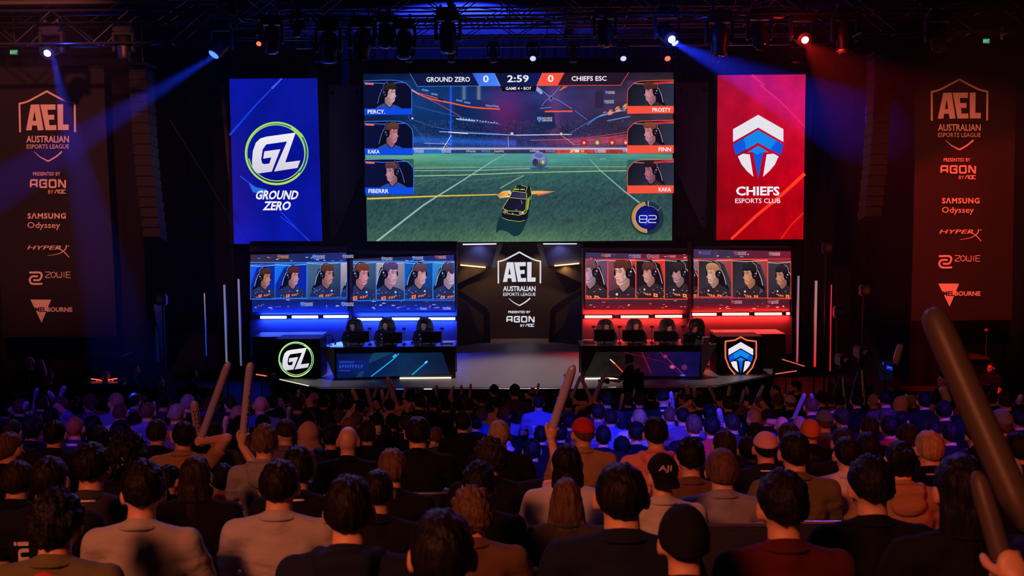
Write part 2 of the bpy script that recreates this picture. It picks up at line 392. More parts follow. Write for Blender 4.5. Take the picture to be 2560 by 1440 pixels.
# ================================================================== booths (walls that carry the side screens)
BW = mat('booth_wall', (.10, .10, .12), .5, bump=.05, bscale=50)
def booth(side):
    left = side == 'left'
    e = empty('player_booth', P(880 if left else 1715, 870, 29.4), label='black player booth wall on the %s, lit by %s tubes' % (side, 'blue' if left else 'red'), cat='booth')
    if left: xo, xi, xm = 625, 1142, 871
    else: xo, xi, xm = 1980, 1456, 1731
    a, b = sorted((xo, xm)); c, d = sorted((xm, xi))
    for nm, x0, x1, Y, yt in (('outer_wall', a, b, 28.75, 617), ('inner_wall', c, d, 29.35, 620)):
        mb = MB(); pts = [P(x0, yt, Y), P(x1, yt, Y), P(x1, 872, Y), P(x0, 872, Y)]
        pts[2].z = pts[3].z = DECK; mb.prism([p - e.location for p in pts], (0, .35, 0)); mb.build(nm, BW, e, smooth=False)
    # header and jamb
    mb = MB(); pts = [P(xm - 3, 606, 28.7), P(xm + 3, 606, 28.7), P(xm + 3, 872, 28.7), P(xm - 3, 872, 28.7)]; pts[2].z = pts[3].z = DECK
    mb.prism([p - e.location for p in pts], (0, .7, 0)); mb.build('jamb', BLKP, e, smooth=False)
    mb = MB(); mb.prism([p - e.location for p in (P(a, 604, 28.9), P(d, 604, 28.9), P(d, 628, 28.9), P(a, 622, 28.9))], (0, .5, 0)); mb.build('header', BLKP, e, smooth=False)
    return e
bl = booth('left'); br = booth('right')
def tube_light(px0, px1, py, Y, col, nm, label, s):
    a, b = P(px0, py, Y - .1), P(px1, py - (px1 - px0) * .004, Y - .1)
    e = empty('light_bar', (a + b) / 2, label=label, cat='light bar', group=nm + ' light bars behind the players')
    mb = MB(); mb.tube(a - e.location, b - e.location, .042, n=10); mb.build('tube', glow('bar_' + nm, col, s), e)
    mb = MB(); mb.box((0, .065, 0), ((b - a).length + .06, .05, .13)); mb.build('housing', BLKP, e, smooth=False)
ords = ['first', 'second', 'third', 'fourth', 'fifth', 'sixth', 'seventh']
Bc = (.95, 1.15, 2.2); Rc = (2.0, .85, .75)
for i, (x0, x1, yy, Y) in enumerate(((651, 716, 793.5, 28.75), (730, 795, 792.5, 28.75), (809, 871, 791.5, 28.75), (893, 955, 798.5, 29.35), (980, 1049, 797.5, 29.35), (1071, 1138, 797, 29.35))):
    tube_light(x0, x1, yy, Y, Bc, 'blue', 'glowing blue-white light bar, %s from the left behind the left desk' % ords[i], 1)
for i, (x0, x1, yy, Y) in enumerate(((1462, 1530, 792, 29.35), (1552, 1621, 792, 29.35), (1638, 1705, 791, 29.35), (1731, 1791, 786, 28.75), (1806, 1872, 785.5, 28.75), (1887, 1954, 785, 28.75), (1966, 1974, 784, 28.75))):
    tube_light(x0, x1, yy, Y, Rc, 'red', 'glowing red-white light bar, %s from the left behind the right desk' % ords[i], 1)
# saturated spill of those bars onto the booth walls
for (x0, x1, yy, Y, c) in ((651, 871, 792.5, 28.75, BLUE), (893, 1138, 797.5, 29.35, BLUE), (1462, 1705, 792, 29.35, RED), (1731, 1974, 785.5, 28.75, RED)):
    for dz, aim in ((.12, 1), (-.12, -1)):
        a, b = P(x0, yy, Y - .09), P(x1, yy, Y - .09); m_ = (a + b) / 2 + Vector((0, 0, dz * .7))
        lamp('AREA', 'bar_spill', m_, m_ + Vector((0, .55, aim)), c, 85 if c == BLUE else 50, size=(b - a).length, sizey=.05)
    m_ = (P(x0, yy, Y - .25) + P(x1, yy, Y - .25)) / 2
    lamp('AREA', 'bar_spill', m_, m_ + Vector((0, -1, -.35)), c, 50 if c == BLUE else 36, size=(x1 - x0) / FPX * Y, sizey=.08)

# ================================================================== fabric panels flanking the main screen
SP = mat('wing_panel', (.30, .27, .31), .8, bump=.15, bscale=120)
for side, pts, sc in (('left', [(822, 212), (900, 212), (904, 432), (838, 588), (826, 588)], [(831, 232), (893, 232), (840, 552)]),
                      ('right', [(1692, 206), (1771, 206), (1765, 568), (1756, 568), (1691, 425)], [(1701, 226), (1761, 226), (1757, 546)])):
    e = empty('wing_cover', P(pts[-1][0], pts[-1][1], 30.2), label='dark grey wing panel with round fixings %s of the main screen' % side, cat='panel')
    mb = MB(); mb.prism([P(x, y, 30.2) - e.location for x, y in pts], (0, .12, 0)); mb.build('face', SP, e, smooth=False)
    for x, y in sc:
        c = P(x, y, 30.17) - e.location; MB().tube(c, c + Vector((0, .05, 0)), .055, n=16).build('fixing', BLK, e)
    MB().tube((0, .15, .1), (0, .15, -e.location.z), .03).tube((0, .15, .1), (0, .15, 9.9 - e.location.z), .03).build('support_pole', BLK, e)
def board(name, label, pts, Y, m, cat, dep=.1, up=False):
    q = [P(x, y, Y) for x, y in pts]; c = min(q, key=lambda v: v.z); e = empty(name, c, label=label, cat=cat); MB().prism([v - c for v in q], (0, dep, 0)).build('board', m, e, smooth=False)
    x_ = sum(v.x for v in q) / len(q) - c.x; MB().tube((x_, dep + .03, .3), (x_, dep + .03, -c.z), .025).build('support_pole', BLK, e); return e
for side, pts in (('left', [(905, 455), (916, 500), (916, 592), (842, 592)]), ('right', [(1689, 445), (1752, 590), (1688, 590)])):
    board('wing_board', 'black triangular lower board tucked %s of the main screen' % side, pts, 30.6, mat('wing_low', (.03, .03, .05), .6), 'panel')
for side, pts in (('left', [(549, 211), (560, 211), (588, 560), (582, 560)]), ('right', [(2026, 200), (2037, 200), (2017, 470), (2012, 470)])):
    board('wing_batten', 'grey slanted batten on the outer side of the %s panel' % ('blue' if side == 'left' else 'red'), pts, 30.0, mat('batten', (.11, .10, .115), .7), 'panel trim', .12)
# ================================================================== screens, logos, prints
_rs = np.random.RandomState(3); _N = _rs.rand(64, 64)
def vn(x, y):
    xi, yi = np.floor(x).astype(int), np.floor(y).astype(int); fx, fy = x - xi, y - yi; fx = fx * fx * (3 - 2 * fx); fy = fy * fy * (3 - 2 * fy)
    g = lambda a, b: _N[b % 64, a % 64]
    return (g(xi, yi) * (1 - fx) + g(xi + 1, yi) * fx) * (1 - fy) + (g(xi, yi + 1) * (1 - fx) + g(xi + 1, yi + 1) * fx) * fy
def fb(x, y): return .5 * vn(x, y) + .3 * vn(2.1 * x + 7, 2.1 * y + 3) + .2 * vn(4.3 * x + 1, 4.3 * y + 9)
def H(s): return np.array(hx(s))
def ramp(t, stops):
    t = np.asarray(t)[..., None]; out = np.zeros(t.shape[:-1] + (3,)) + H(stops[0][1])
    for (a, ca), (b, cb) in zip(stops, stops[1:]):
        k = np.clip((t - a) / (b - a), 0, 1); out = np.where(t >= a, H(ca) * (1 - k) + H(cb) * k, out)
    return out
def add(C, m, col, k=1): return C + m[..., None] * H(col) * k
def vg(x0, y0, x1, y1, c0, c1):
    A_, B_ = hx(c0), hx(c1); return lambda x, y: tuple(p + (q - p) * max(0, min(1, ((x - x0) * (x1 - x0) + (y - y0) * (y1 - y0)) / ((x1 - x0) ** 2 + (y1 - y0) ** 2))) for p, q in zip(A_, B_))
W = hx('#f1eef6')
def gz_logo(A, cx, cy, R, ring=('#b4e04e', '#1c7f88', '#8fd07a')):
    f = lambda p: [(cx + (x - 400) / 172 * R, cy + (y - 712) / 172 * R) for x, y in p]
    for (ox, oy, r, wd, c, a0, a1) in ((.02, .01, .955, .05, ring[1], 0, 360), (0, 0, .97, .055, ring[0], 40, 330), (-.02, .02, .92, .035, ring[2], 150, 400), (.01, -.02, .90, .03, ring[0], -60, 170), (0, 0, 1.0, .025, ring[0], -40, 120)):
        A.line([(cx + R * (ox + r * math.cos(math.radians(a))), cy + R * (oy + r * math.sin(math.radians(a)))) for a in range(a0, a1 + 1, 6)], wd * R, hx(c))
    wc = vg(cx, cy - R * .6, cx, cy + R * .6, '#f2f1f8', '#d6cfe0')
    A.poly(f([(505, 600), (345, 622), (312, 632), (288, 655), (272, 700), (267, 760), (272, 795), (285, 815), (305, 822), (375, 812), (422, 690), (335, 702), (328, 742), (372, 735), (362, 768), (332, 772), (322, 765), (317, 745), (326, 690), (345, 664), (458, 648)]), wc)
    A.poly(f([(505, 600), (458, 648), (387, 812), (515, 792), (530, 752), (448, 762)]), wc)
def chief_logo(A, cx, y0, k, shield=False):
    f = lambda p: [(cx + x * k, y0 + y * k) for x, y in p]; m = lambda p: [(-x, y) for x, y in p][::-1]
    w_, b1, b2 = hx('#e9e5ee'), hx('#0e86ec'), hx('#0b55dd')
    A.poly(f([(0, 0), (63, 36), (63, 68), (0, 32), (-63, 68), (-63, 36)]), w_)
    A.poly(f([(0, 38), (63, 74), (56, 101), (30, 87), (0, 70), (-30, 87), (-56, 101), (-63, 74)]), b1)
    A.poly(f([(-36, 59), (-63, 74), (-56, 101), (-30, 87)]), b2); A.poly(f([(30, 87), (56, 101), (63, 74), (46, 65)]), b2)
    A.poly(f([(0, 77), (27, 94), (13, 93), (0, 160), (-13, 93), (-27, 94)]), b2); A.poly(f([(0, 77), (27, 94), (13, 93), (-3, 100), (-13, 93), (-27, 94)]), b1)
    for g in (lambda p: p, m):
        A.poly(f(g([(-51, 104), (-38, 97), (-21, 99), (-12, 155), (-28, 141), (-42, 124)])), w_)
    if shield:
        s = [(0, -26), (30, -10), (78, -4), (80, 12), (79, 80), (60, 130), (30, 165), (0, 184)]; s = s + [(-x, y) for x, y in s[-2:0:-1]]
        A.line(f(s), 6 * k, hx('#ff7a4e'), closed=True); A.line(f([(x * .93, y * .95 + 4) for x, y in s]), 2 * k, hx('#a33a2a'), closed=True)
def ael_logo(A, mp, col, sub=True):
    f = lambda p: [mp(x, y) for x, y in p]; u = abs(mp(100, 0)[0] - mp(0, 0)[0]) / 100
    top = smooth_open([(563, 288), (640, 268), (735, 220), (845, 162)], 4); top2 = smooth_open([(845, 162), (950, 220), (1045, 265), (1126, 285)], 4)
    A.line(f([(565, 580)] + top + top2[1:] + [(1125, 577)]), 19 * u, col)
    A.tris(f([(625, 560), (680, 298), (765, 295), (805, 557), (745, 560), (738, 510), (688, 510), (683, 558), (697, 462), (715, 362), (730, 462)]),
           [(0, 1, 8), (1, 9, 8), (1, 2, 9), (2, 10, 9), (2, 3, 10), (0, 8, 6), (0, 6, 7), (8, 10, 5), (8, 5, 6), (10, 3, 5), (5, 3, 4)], col)
    A.poly(f([(775, 297), (930, 295), (930, 348), (848, 350), (853, 402), (915, 400), (915, 450), (860, 452), (866, 508), (935, 506), (935, 557), (825, 558)]), col)
    A.poly(f([(948, 295), (1008, 294), (1005, 500), (1062, 500), (1060, 556), (950, 557)]), col)
    for t, x0, y0, x1, y1, b in (('AUSTRALIAN', 627, 614, 1060, 684, .035), ('ESPORTS LEAGUE', 629, 702, 1060, 746, .012)):
        a, c = mp(x0, y0), mp(x1, y1); A.text(t, a[0], a[1], c[0], c[1], col, b)
    A.line(f(smooth_open([(703, 776), (765, 830), (846, 874)], 4)), 5 * u, col, 15 * u); A.line(f(smooth_open([(846, 874), (925, 828), (988, 776)], 4)), 15 * u, col, 17 * u)
def agon(A, x0, y0, x1, y1, col):
    gl = {'A': [[(0, 1), (0, .2), (.15, 0), (1, 0), (1, 1)], [(0, .62), (1, .62)]], 'G': [[(1, .28), (1, 0), (.12, 0), (0, .12), (0, .88), (.12, 1), (1, 1), (1, .48), (.45, .48)]],
          'O': [[(.5, 0), (.1, 0), (0, .1), (0, .9), (.1, 1), (.9, 1), (1, .9), (1, .1), (.9, 0), (.5, 0)]], 'N': [[(0, 1), (0, 0), (.14, 0), (.86, 1), (1, 1), (1, 0)]]}
    w_ = (x1 - x0) / 4.6; h = y1 - y0; t = h * .2
    for i, ch in enumerate('AGON'):
        ox = x0 + i * w_ * 1.2 + t / 2
        for p in gl[ch]: A.line([(ox + a * (w_ - t), y0 + t / 2 + b * (h - t)) for a, b in p], t, col)
def aoc(A, x0, y0, x1, y1, col):
    A.text('BY', x0, y0 + 1, x0 + (x1 - x0) * .3, y1, col, .01); a = x0 + (x1 - x0) * .38; w_ = (x1 - a) / 3; h = y1 - y0; t = h * .22
    for i, p in enumerate(([(-.1, 1), (.4, 0), (.9, 0), (.9, 1)], [(.1, 0), (.95, 0), (.95, 1), (.1, 1), (.1, 0), (.3, 0)], [(1, 0), (.1, 0), (.1, 1), (1, 1)])):
        A.line([(a + i * w_ + x * (w_ * .85), y0 + t / 2 + y * (h - t)) for x, y in p], t, col)
def scr(name, label, x0, y0, x1, y1, Y, depth=.14, cat='screen'):
    e = empty(name, P((x0 + x1) / 2, y1, Y), label=label, cat=cat); frame_box('cabinet', x0, y0, x1, y1, Y, depth, BLKP, e, pad=1.5); return e

# ---- portraits shown in the camera feeds
def portrait(A, box, cx, cy, h, d, hair, skin, jersey, bg, mark='#ff8a3c', trim='#dfe8ff', fringe=0, wedge=None):
    A.clip = box; x0, y0, x1, y1 = box; h *= 1.10
    A.rect(x0, y0, x1, y1, vg(x0, y0, x1, y1, *bg))
    if wedge: A.poly([(x1 if d < 0 else x0, y0), (cx - d * h * .1, y0), (cx - d * h * .55, y0 + h * .25), (x1 if d < 0 else x0, cy + h * .5)], vg(x0, y0, x1, y1, *wedge))
    A.line([(x0, y0 + 3), (x0 + (x1 - x0) * .4, y0 + 5), (x1, y0 + 2)], 1.3, hx(trim))
    f = lambda p: [(cx + d * a * h, cy + b * h) for a, b in p]; S = lambda p: smooth_closed(f(p), 4)
    k = hx(skin); dk = tuple(c * .28 for c in k); md = tuple(c * .6 for c in k); lt = tuple(min(1, c * 1.25) for c in k); hd = hx(hair); hl = tuple(min(1, c * 2.2 + .01) for c in hd)
    j = hx(jersey); jl = tuple(c * 2.2 + .01 for c in j); blk = hx('#05060c')
    A.poly(S([(-.35, -.28), (-.52, -.12), (-.60, .3), (-.8, .9), (-.2, 1.2), (.1, .3)]), hx('#090a14'))
    A.line(f([(-.42, -.2), (-.56, .15), (-.66, .55)]), h * .025, hx(trim))
    A.poly(S([(-.95, 1.7), (-.86, .98), (-.70, .74), (-.45, .60), (-.24, .52), (-.04, .72), (.10, .60), (.34, .66), (.58, .80), (.70, 1.1), (.82, 1.7)]), lambda x, y: tuple(a + (b - a) * max(0, min(1, .5 + (y - cy - h) / (-1.2 * h))) for a, b in zip(j, jl)))
    A.line(f(smooth_open([(-.7, .78), (-.5, .9), (-.46, 1.25), (-.5, 1.6)], 3)), h * .02, jl)
    A.poly(S([(-.22, .15), (-.27, .52), (-.03, .74), (.09, .6), (.12, .40)]), lambda x, y: tuple(a + (b - a) * max(0, min(1, .25 + d * (x - cx) / h * 2)) for a, b in zip(tuple(c * .45 for c in k), tuple(c * .85 for c in k))))
    A.line(f(smooth_open([(-.29, .52), (-.04, .76), (.12, .60)], 4)), h * .045, tuple(c * .35 for c in j))
    sk = S([(-.22, -.25), (-.25, .05), (-.19, .26), (-.06, .41), (.09, .49), (.20, .45), (.245, .33), (.25, .25), (.27, .21), (.315, .16), (.27, .02), (.275, -.12), (.24, -.30), (0, -.4)])
    A.fan(sk, lambda x, y: tuple(md[i] + (lt[i] - md[i]) * max(0, min(1, (d * (x - cx) / h + .22) / .42)) for i in range(3)))
    A.ell(*f([(-.08, .14)])[0], h * .09, h * .16, md, ccol=k); A.ell(*f([(.12, .10)])[0], h * .07, h * .06, k, ccol=lt); A.ell(*f([(.1, -.2)])[0], h * .12, h * .06, k, ccol=lt)
    for ex, ew in ((.10, .065), (.245, .04)):
        A.ell(*f([(ex, -.035)])[0], h * (ew + .012), h * .035, md); A.ell(*f([(ex, -.025)])[0], h * ew, h * .02, dk)
        A.ell(*f([(ex + .012, -.025)])[0], h * .015, h * .013, hx('#cfc4d0')); A.line(f([(ex - ew, -.085), (ex, -.11), (ex + ew, -.09)]), h * .028, tuple(c * .8 for c in hd))
    A.line(f([(.235, -.04), (.255, .06), (.30, .15), (.24, .185)]), h * .018, md); A.ell(*f([(.235, .175)])[0], h * .03, h * .014, dk)
    A.line(f([(.10, .285), (.18, .275), (.255, .28)]), h * .022, dk); A.line(f([(.12, .32), (.2, .325), (.24, .31)]), h * .018, tuple(c * .75 for c in (k[0], k[1] * .7, k[2] * .7))); A.ell(*f([(.16, .39)])[0], h * .05, h * .02, md, ccol=k)
    fy = .06 * fringe
    hp = S([(-.28, .10), (-.33, -.08), (-.33, -.28), (-.24, -.44), (-.06, -.53), (.14, -.54), (.29, -.45), (.34, -.30), (.30, -.17 + fy), (.22, -.20 + fy), (.12, -.16 + fy * 1.4), (0, -.20 + fy), (-.10, -.16), (-.16, -.02), (-.19, .10)])
    A.fan(hp, lambda x, y: tuple(hd[i] + (hl[i] - hd[i]) * max(0, min(1, -(y - cy) / h * 1.3 - .1)) for i in range(3)))
    for q in range(7):
        a = -.25 + q * .08; A.line(f(smooth_open([(a, -.30), (a + .05, -.44 - .02 * (q % 3)), (a + .14, -.40)], 2)), h * .010, tuple(min(1, c * 1.12) for c in hl) if q % 2 else hd)
    A.line(f(smooth_open([(-.30, .0), (-.36, -.22), (-.29, -.44), (-.12, -.57), (.06, -.59)], 4)), h * .055, blk); A.line(f(smooth_open([(-.34, -.1), (-.38, -.24), (-.31, -.46), (-.13, -.6)], 4)), h * .014, hx(trim))
    A.ell(*f([(-.27, .03)])[0], h * .15, h * .20, blk); A.ell(*f([(-.30, .02)])[0], h * .085, h * .13, hx('#1b2036')); A.ell(*f([(-.33, -.05)])[0], h * .03, h * .035, hx(trim)); A.ell(*f([(-.26, .1)])[0], h * .02, h * .025, hx('#8d93b8'))
    A.ell(*f([(.30, .0)])[0], h * .035, h * .12, blk)
    A.line(f(smooth_open([(-.2, .18), (-.02, .36), (.14, .36)], 3)), h * .016, blk)
    rn = random.Random(int(cx * 7)); mk = hx(mark)
    for (a, b, w_, hh) in ((-.32, 1.12, .20, .16), (-.05, 1.08, .09, .08), (.07, 1.07, .08, .09), (.17, 1.05, .06, .08)):
        A.poly(f([(a - w_ / 2, b - hh / 2 + .02), (a + w_ / 2, b - hh / 2 - .02), (a + w_ / 2 - .01, b + hh / 2), (a - w_ / 2 - .01, b + hh / 2 + .02)]), mk)
        A.ell(*f([(a + rn.uniform(-.02, .02), b)])[0], h * w_ * .18, h * hh * .2, j)
    A.ell(*f([(.22, .84)])[0], h * .045, h * .05, hx(trim)); A.ell(*f([(.24, 1.0)])[0], h * .03, h * .035, mk); A.ell(*f([(-.22, .86)])[0], h * .05, h * .02, hx('#c8506a'))
    for q in range(9):
        a, b = rn.uniform(-.75, -.4), rn.uniform(.72, 1.4); A.line(f([(a, b), (a + rn.uniform(.03, .08), b + rn.uniform(-.05, .05))]), h * .014, hx(trim))
    for q in range(6):
        a, b = rn.uniform(.35, .6), rn.uniform(.8, 1.4); A.line(f([(a, b), (a + rn.uniform(-.05, .05), b + .04)]), h * .014, hx(trim))
    A.clip = None
def league_mark(A, x, y, s, c1='#8fb7ff', c2='#dfe0ff', sh='#1b49b8'):
    A.poly([(x, y), (x + .5 * s, y - .12 * s), (x + s, y), (x + .95 * s, y + .6 * s), (x + .5 * s, y + 1.1 * s), (x + .05 * s, y + .6 * s)], hx(c1))
    A.poly([(x + .12 * s, y + .1 * s), (x + .5 * s, y), (x + .88 * s, y + .1 * s), (x + .82 * s, y + .55 * s), (x + .5 * s, y + .92 * s), (x + .18 * s, y + .55 * s)], hx(sh))
    A.line([(x + .2 * s, y + .3 * s), (x + .8 * s, y + .4 * s)], .12 * s, hx(c2))
    A.text('ROCKET', x + 1.1 * s, y + .02 * s, x + 3.4 * s, y + .45 * s, hx(c2), .02, .25); A.text('LEAGUE', x + 1.05 * s, y + .52 * s, x + 3.35 * s, y + .95 * s, hx(c2), .02, .25)

# ---- left tall panel
e = scr('led_panel', 'tall blue LED panel with the round lime GZ logo above GROUND ZERO', 573, 197, 806, 609, 29.6); A = Art(29.6)
def quadmap(c):  # corner-true mapping for a leaning panel is not needed: the panel is upright, so its photo px are used as they are
    return c
def bgz(X, Y):
    t = (X - 573) / 233; v = (Y - 196) / 413; C = ramp(v + .15 * t, [(0, '#0a19b4'), (.35, '#0618a8'), (.6, '#0410a0'), (1, '#0618b8')]); n = fb(X / 40, Y / 60); C = C * (.55 + .5 * n[..., None])
    dots = ((np.sin(X * .9) * np.sin(Y * .9)) > .5) * .12; return C * (1 - dots[..., None] * (v < .75)[..., None])
def rectgrid(A, c, nx, ny, fn):
    """picture grid stretched between four photo corners (tl, tr, br, bl)"""
    (ax, ay), (bx, by), (cx_, cy_), (dx_, dy_) = c; b0 = len(A.v); A.z += A.step
    U, V = np.meshgrid(np.linspace(0, 1, nx + 1), np.linspace(0, 1, ny + 1))
    X = (ax * (1 - U) + bx * U) * (1 - V) + (dx_ * (1 - U) + cx_ * U) * V; Y = (ay * (1 - U) + by * U) * (1 - V) + (dy_ * (1 - U) + cy_ * U) * V
    C = fn(X, Y).reshape(-1, 3); A.c += [tuple(map(float, q)) for q in C]; A.v += [A._w(x, y) for x, y in zip(X.ravel(), Y.ravel())]
    for j in range(ny):
        r = b0 + j * (nx + 1); A.f += [(r + i, r + i + 1, r + i + nx + 2, r + i + nx + 1) for i in range(nx)]
rectgrid(A, [(573, 197), (793, 195.5), (806, 608), (585, 610)], 110, 200, bgz)
for p, w_, c in (([(574, 338), (640, 262), (700, 200)], 5, '#1040dd'), ([(680, 221), (705, 196)], 6, '#3b5cf0'), ([(600, 440), (660, 485), (775, 606)], 3, '#1c45e0'), ([(700, 540), (745, 575), (780, 607)], 3, '#1638d8')): A.line(p, w_, hx(c), w_ * .5)
A.poly([(622, 458), (640, 468), (668, 474), (660, 488), (632, 480)], hx('#1c6fe0'))
gz_logo(A, 691, 383, 79); A.text('GROUND', 637, 476, 743, 499, W, .045, .25); A.text('ZERO', 656, 503, 724, 526, W, .045, .25); A.build('picture', e)
# ---- right tall panel
e = scr('led_panel', 'tall red LED panel with the white and blue chevron shield above CHIEFS', 1791, 187, 2014, 600, 29.6); A = Art(29.6)
def bch(X, Y):
    t = (X - 1791) / 222; v = (Y - 187) / 413; C = ramp(v, [(0, '#c0103c'), (.25, '#c40c2c'), (.6, '#b80010'), (1, '#a8000c')]); n = fb(X / 35 + 9, Y / 50); C = C * (.62 + .7 * n[..., None])
    C = C * (.75 + .5 * np.clip(t, 0, 1))[..., None]; dots = ((np.sin(X * .9) * np.sin(Y * .9)) > .5) * .22; return C * (1 - dots[..., None] * (v < .85)[..., None])
rectgrid(A, [(1794, 188), (2014, 186), (2008, 598), (1791, 600)], 110, 200, bch)
for p, w_, c in (([(1880, 188), (1911, 213)], 7, '#e0204a'), ([(1900, 212), (1960, 262), (2012, 318)], 4, '#e8234a'), ([(2012, 434), (1960, 482), (1890, 540), (1828, 598)], 9, '#ff3a22'), ([(2009, 532), (1980, 560), (1952, 598)], 4, '#e0241c')): A.line(p, w_, hx(c), w_ * .7)
chief_logo(A, 1895.5, 287, 1.0); A.text('CHIEFS', 1840, 466, 1949, 489, W, .045); A.text('ESPORTS CLUB', 1838, 496, 1951, 508, W, .012); A.build('picture', e)

# ---- main screen
Y0 = 29.5
e = scr('main_screen', 'huge landscape LED screen above the stage showing a football game with cars', 908, 181, 1683, 607, Y0, .25); A = Art(Y0)
def game(X, Y):
    u = (X - 910) / 772; v = Y
    sky = ramp(u, [(0, '#0b2352'), (.18, '#123a78'), (.38, '#12306c'), (.47, '#2a2563'), (.56, '#26306f'), (.68, '#3c3468'), (.82, '#3b2f4c'), (1, '#4a3a48')])
    n = fb(X / 50, Y / 30); C = sky * (.6 + .8 * n[..., None]) * ramp((v - 183) / 190, [(0, '#9a9a9a'), (.3, '#ffffff'), (.75, '#b8b8b8'), (1, '#ffffff')])
    C = add(C, np.exp(-((X - 1262) / 40) ** 2 - ((Y - 275) / 45) ** 2), '#6a1050', .6); C = add(C, np.exp(-((X - 1385) / 16) ** 2) * (Y < 340), '#8a3a60', .25)
    C = add(C, np.exp(-((X - 1127) / 2.5) ** 2), '#1c5cff', .6); C = add(C, np.exp(-((X - 1160) / 4) ** 2) * (Y < 250), '#6f8ba0', .6); C = add(C, np.exp(-((X - 1197) / 4) ** 2) * (Y < 250), '#8a8f80', .6)
    seats = ((vn(X * .8, Y * 1.1) > .72) & (Y > 300) & (Y < 369)); C = add(C, seats * 1.0, '#55607f', .3)
    st_ = np.exp(-((Y - (358 - np.abs(X - 1290) * .03)) / 8) ** 2); C = add(C, st_ * (X < 1290) * 1., '#1b4fb0', .8); C = add(C, st_ * np.clip((X - 1340) / 200, 0, 1), '#b03040', 1)
    C = add(C, np.exp(-((Y - 372) / 2.6) ** 2), '#d8cfe8', .8)
    # boards
    bd = ramp(u, [(0, '#1a6fc8'), (.26, '#1b63b4'), (.265, '#153a78'), (.45, '#3a3550'), (.55, '#24305e'), (.62, '#5a2a40'), (.63, '#d8402e'), (.8, '#b83230'), (1, '#a02c30')]) * (.7 + .6 * vn(X / 9, Y / 30))[..., None]
    k = ((Y > 374) & (Y < 383 + (u < .3) * 1.5))[..., None]; C = np.where(k, bd, C)
    gy = (Y - 383) / 222; g = ramp(gy, [(0, '#4a8f88'), (.1, '#427a6c'), (.22, '#2f5c58'), (.5, '#2a4a4c'), (.8, '#30504c'), (1, '#3f6252')])
    tex = vn(X / 2.2 + Y / 9, Y / 3.2) * .5 + vn(X / 5 + Y / 6, Y / 7) * .5; streak = vn(X / 60, Y / 1.6)
    kk = np.clip(gy * 3, 0, 1); g = g * ((.45 + 1.15 * tex) * kk + (.7 + .6 * streak) * (1 - kk))[..., None]
    g = add(g, np.exp(-((X - 1000) / 130) ** 2 - ((Y - 392) / 18) ** 2), '#5f8a2c', .5); g = add(g, np.exp(-((X - 1300) / 160) ** 2 - ((Y - 620) / 40) ** 2), '#5a7a30', .5)
    g = add(g, np.exp(-((X - 1290) / 200) ** 2 - ((Y - 400) / 22) ** 2), '#3fa0a8', .25)
    return np.where((Y >= 383.5)[..., None], g, C)
rectgrid(A, [(908, 184.5), (1683, 181), (1680, 601), (918, 607.5)], 520, 284, game)
# arena lines
gl = lambda p, w_, c, w1=None: A.line(p, w_, hx(c), w1)
gl(smooth_open([(1030, 226), (1070, 245), (1130, 258), (1180, 268), (1250, 273)], 5), 3.4, '#ff5a34'); gl([(1048, 236), (1100, 262), (1160, 296)], 1.2, '#e04a40'); gl([(1030, 225), (1045, 234)], 4, '#e8602c')
gl([(1047, 233), (1095, 246)], 1.6, '#ff5a44'); gl([(1096, 246), (1107, 251)], 4, '#10162c')
gl([(1022, 214), (1034, 228), (1048, 236)], 1.4, '#a8c4ff')
for x, y in ((1055, 222), (1078, 232), (1140, 248), (1160, 253), (1214, 261), (1231, 262)): A.poly([(x, y), (x + 16, y + 3), (x + 16, y + 7), (x, y + 4)], hx('#6f93d8')); gl([(x + 1, y + 2), (x + 15, y + 5)], .8, '#10204a')
for a, b in ((1040, 1250), (1045, 1255)): gl(smooth_open([(a - 8, 264), (a + 60, 282), (a + 150, 300), (b, 311)], 4), 1.2, '#244f9a')
gl(smooth_open([(1035, 300), (1090, 318), (1180, 330), (1250, 334)], 4), 1.2, '#2a66c0'); gl([(1140, 297), (1185, 302)], 3, '#9fb6d8'); gl([(1145, 300), (1250, 310)], .8, '#5f8ad0')
gl([(1098, 329), (1180, 333), (1290, 338), (1425, 336)], 2.0, '#8fb0ff'); gl([(1120, 330), (1170, 334)], 2.2, '#ffe6f0'); gl([(1290, 338), (1430, 336)], 1, '#ffffff')
gl([(1020, 288), (1030, 310), (1070, 360), (1080, 371)], 1.0, '#3d6fd0'); gl([(1128, 338), (1118, 355), (1108, 371)], 1.6, '#d0d8ff'); gl([(1060, 358), (1125, 360)], 1, '#b8c4ff'); gl([(1105, 355), (1125, 371)], 1, '#8fa8f0')
A.ell(1031, 296, 3, 3, hx('#7f95c0'), ccol=hx('#fff4d8')); A.ell(1280, 334, 4, 4, hx('#8080a8'), ccol=hx('#fff4d0')); gl([(1270, 341), (1271, 368)], 1.4, '#b8a090')
A.ell(1403, 335, 4.5, 4.5, hx('#5a4060'), ccol=hx('#fff0d0'))
A.poly([(1343, 281), (1340, 300), (1336, 318), (1350, 324), (1380, 324), (1390, 318), (1387, 300), (1385, 281)], hx('#18264c')); league_mark(A, 1343, 293, 11, '#7fb0ff', '#d8d8f4')
gl([(1362, 279), (1431, 278)], 3.6, '#ff5638'); gl([(1346, 273), (1376, 270)], 4, '#26366e'); gl([(1350, 271), (1378, 268)], 1, '#9aa6e0')
gl(smooth_open([(1342, 216), (1360, 230), (1376, 243), (1395, 250), (1430, 272)], 4), 1, '#9a9ad8'); gl(smooth_open([(1400, 216), (1385, 234), (1376, 242), (1362, 255), (1354, 266)], 4), 1, '#8a8ad0')
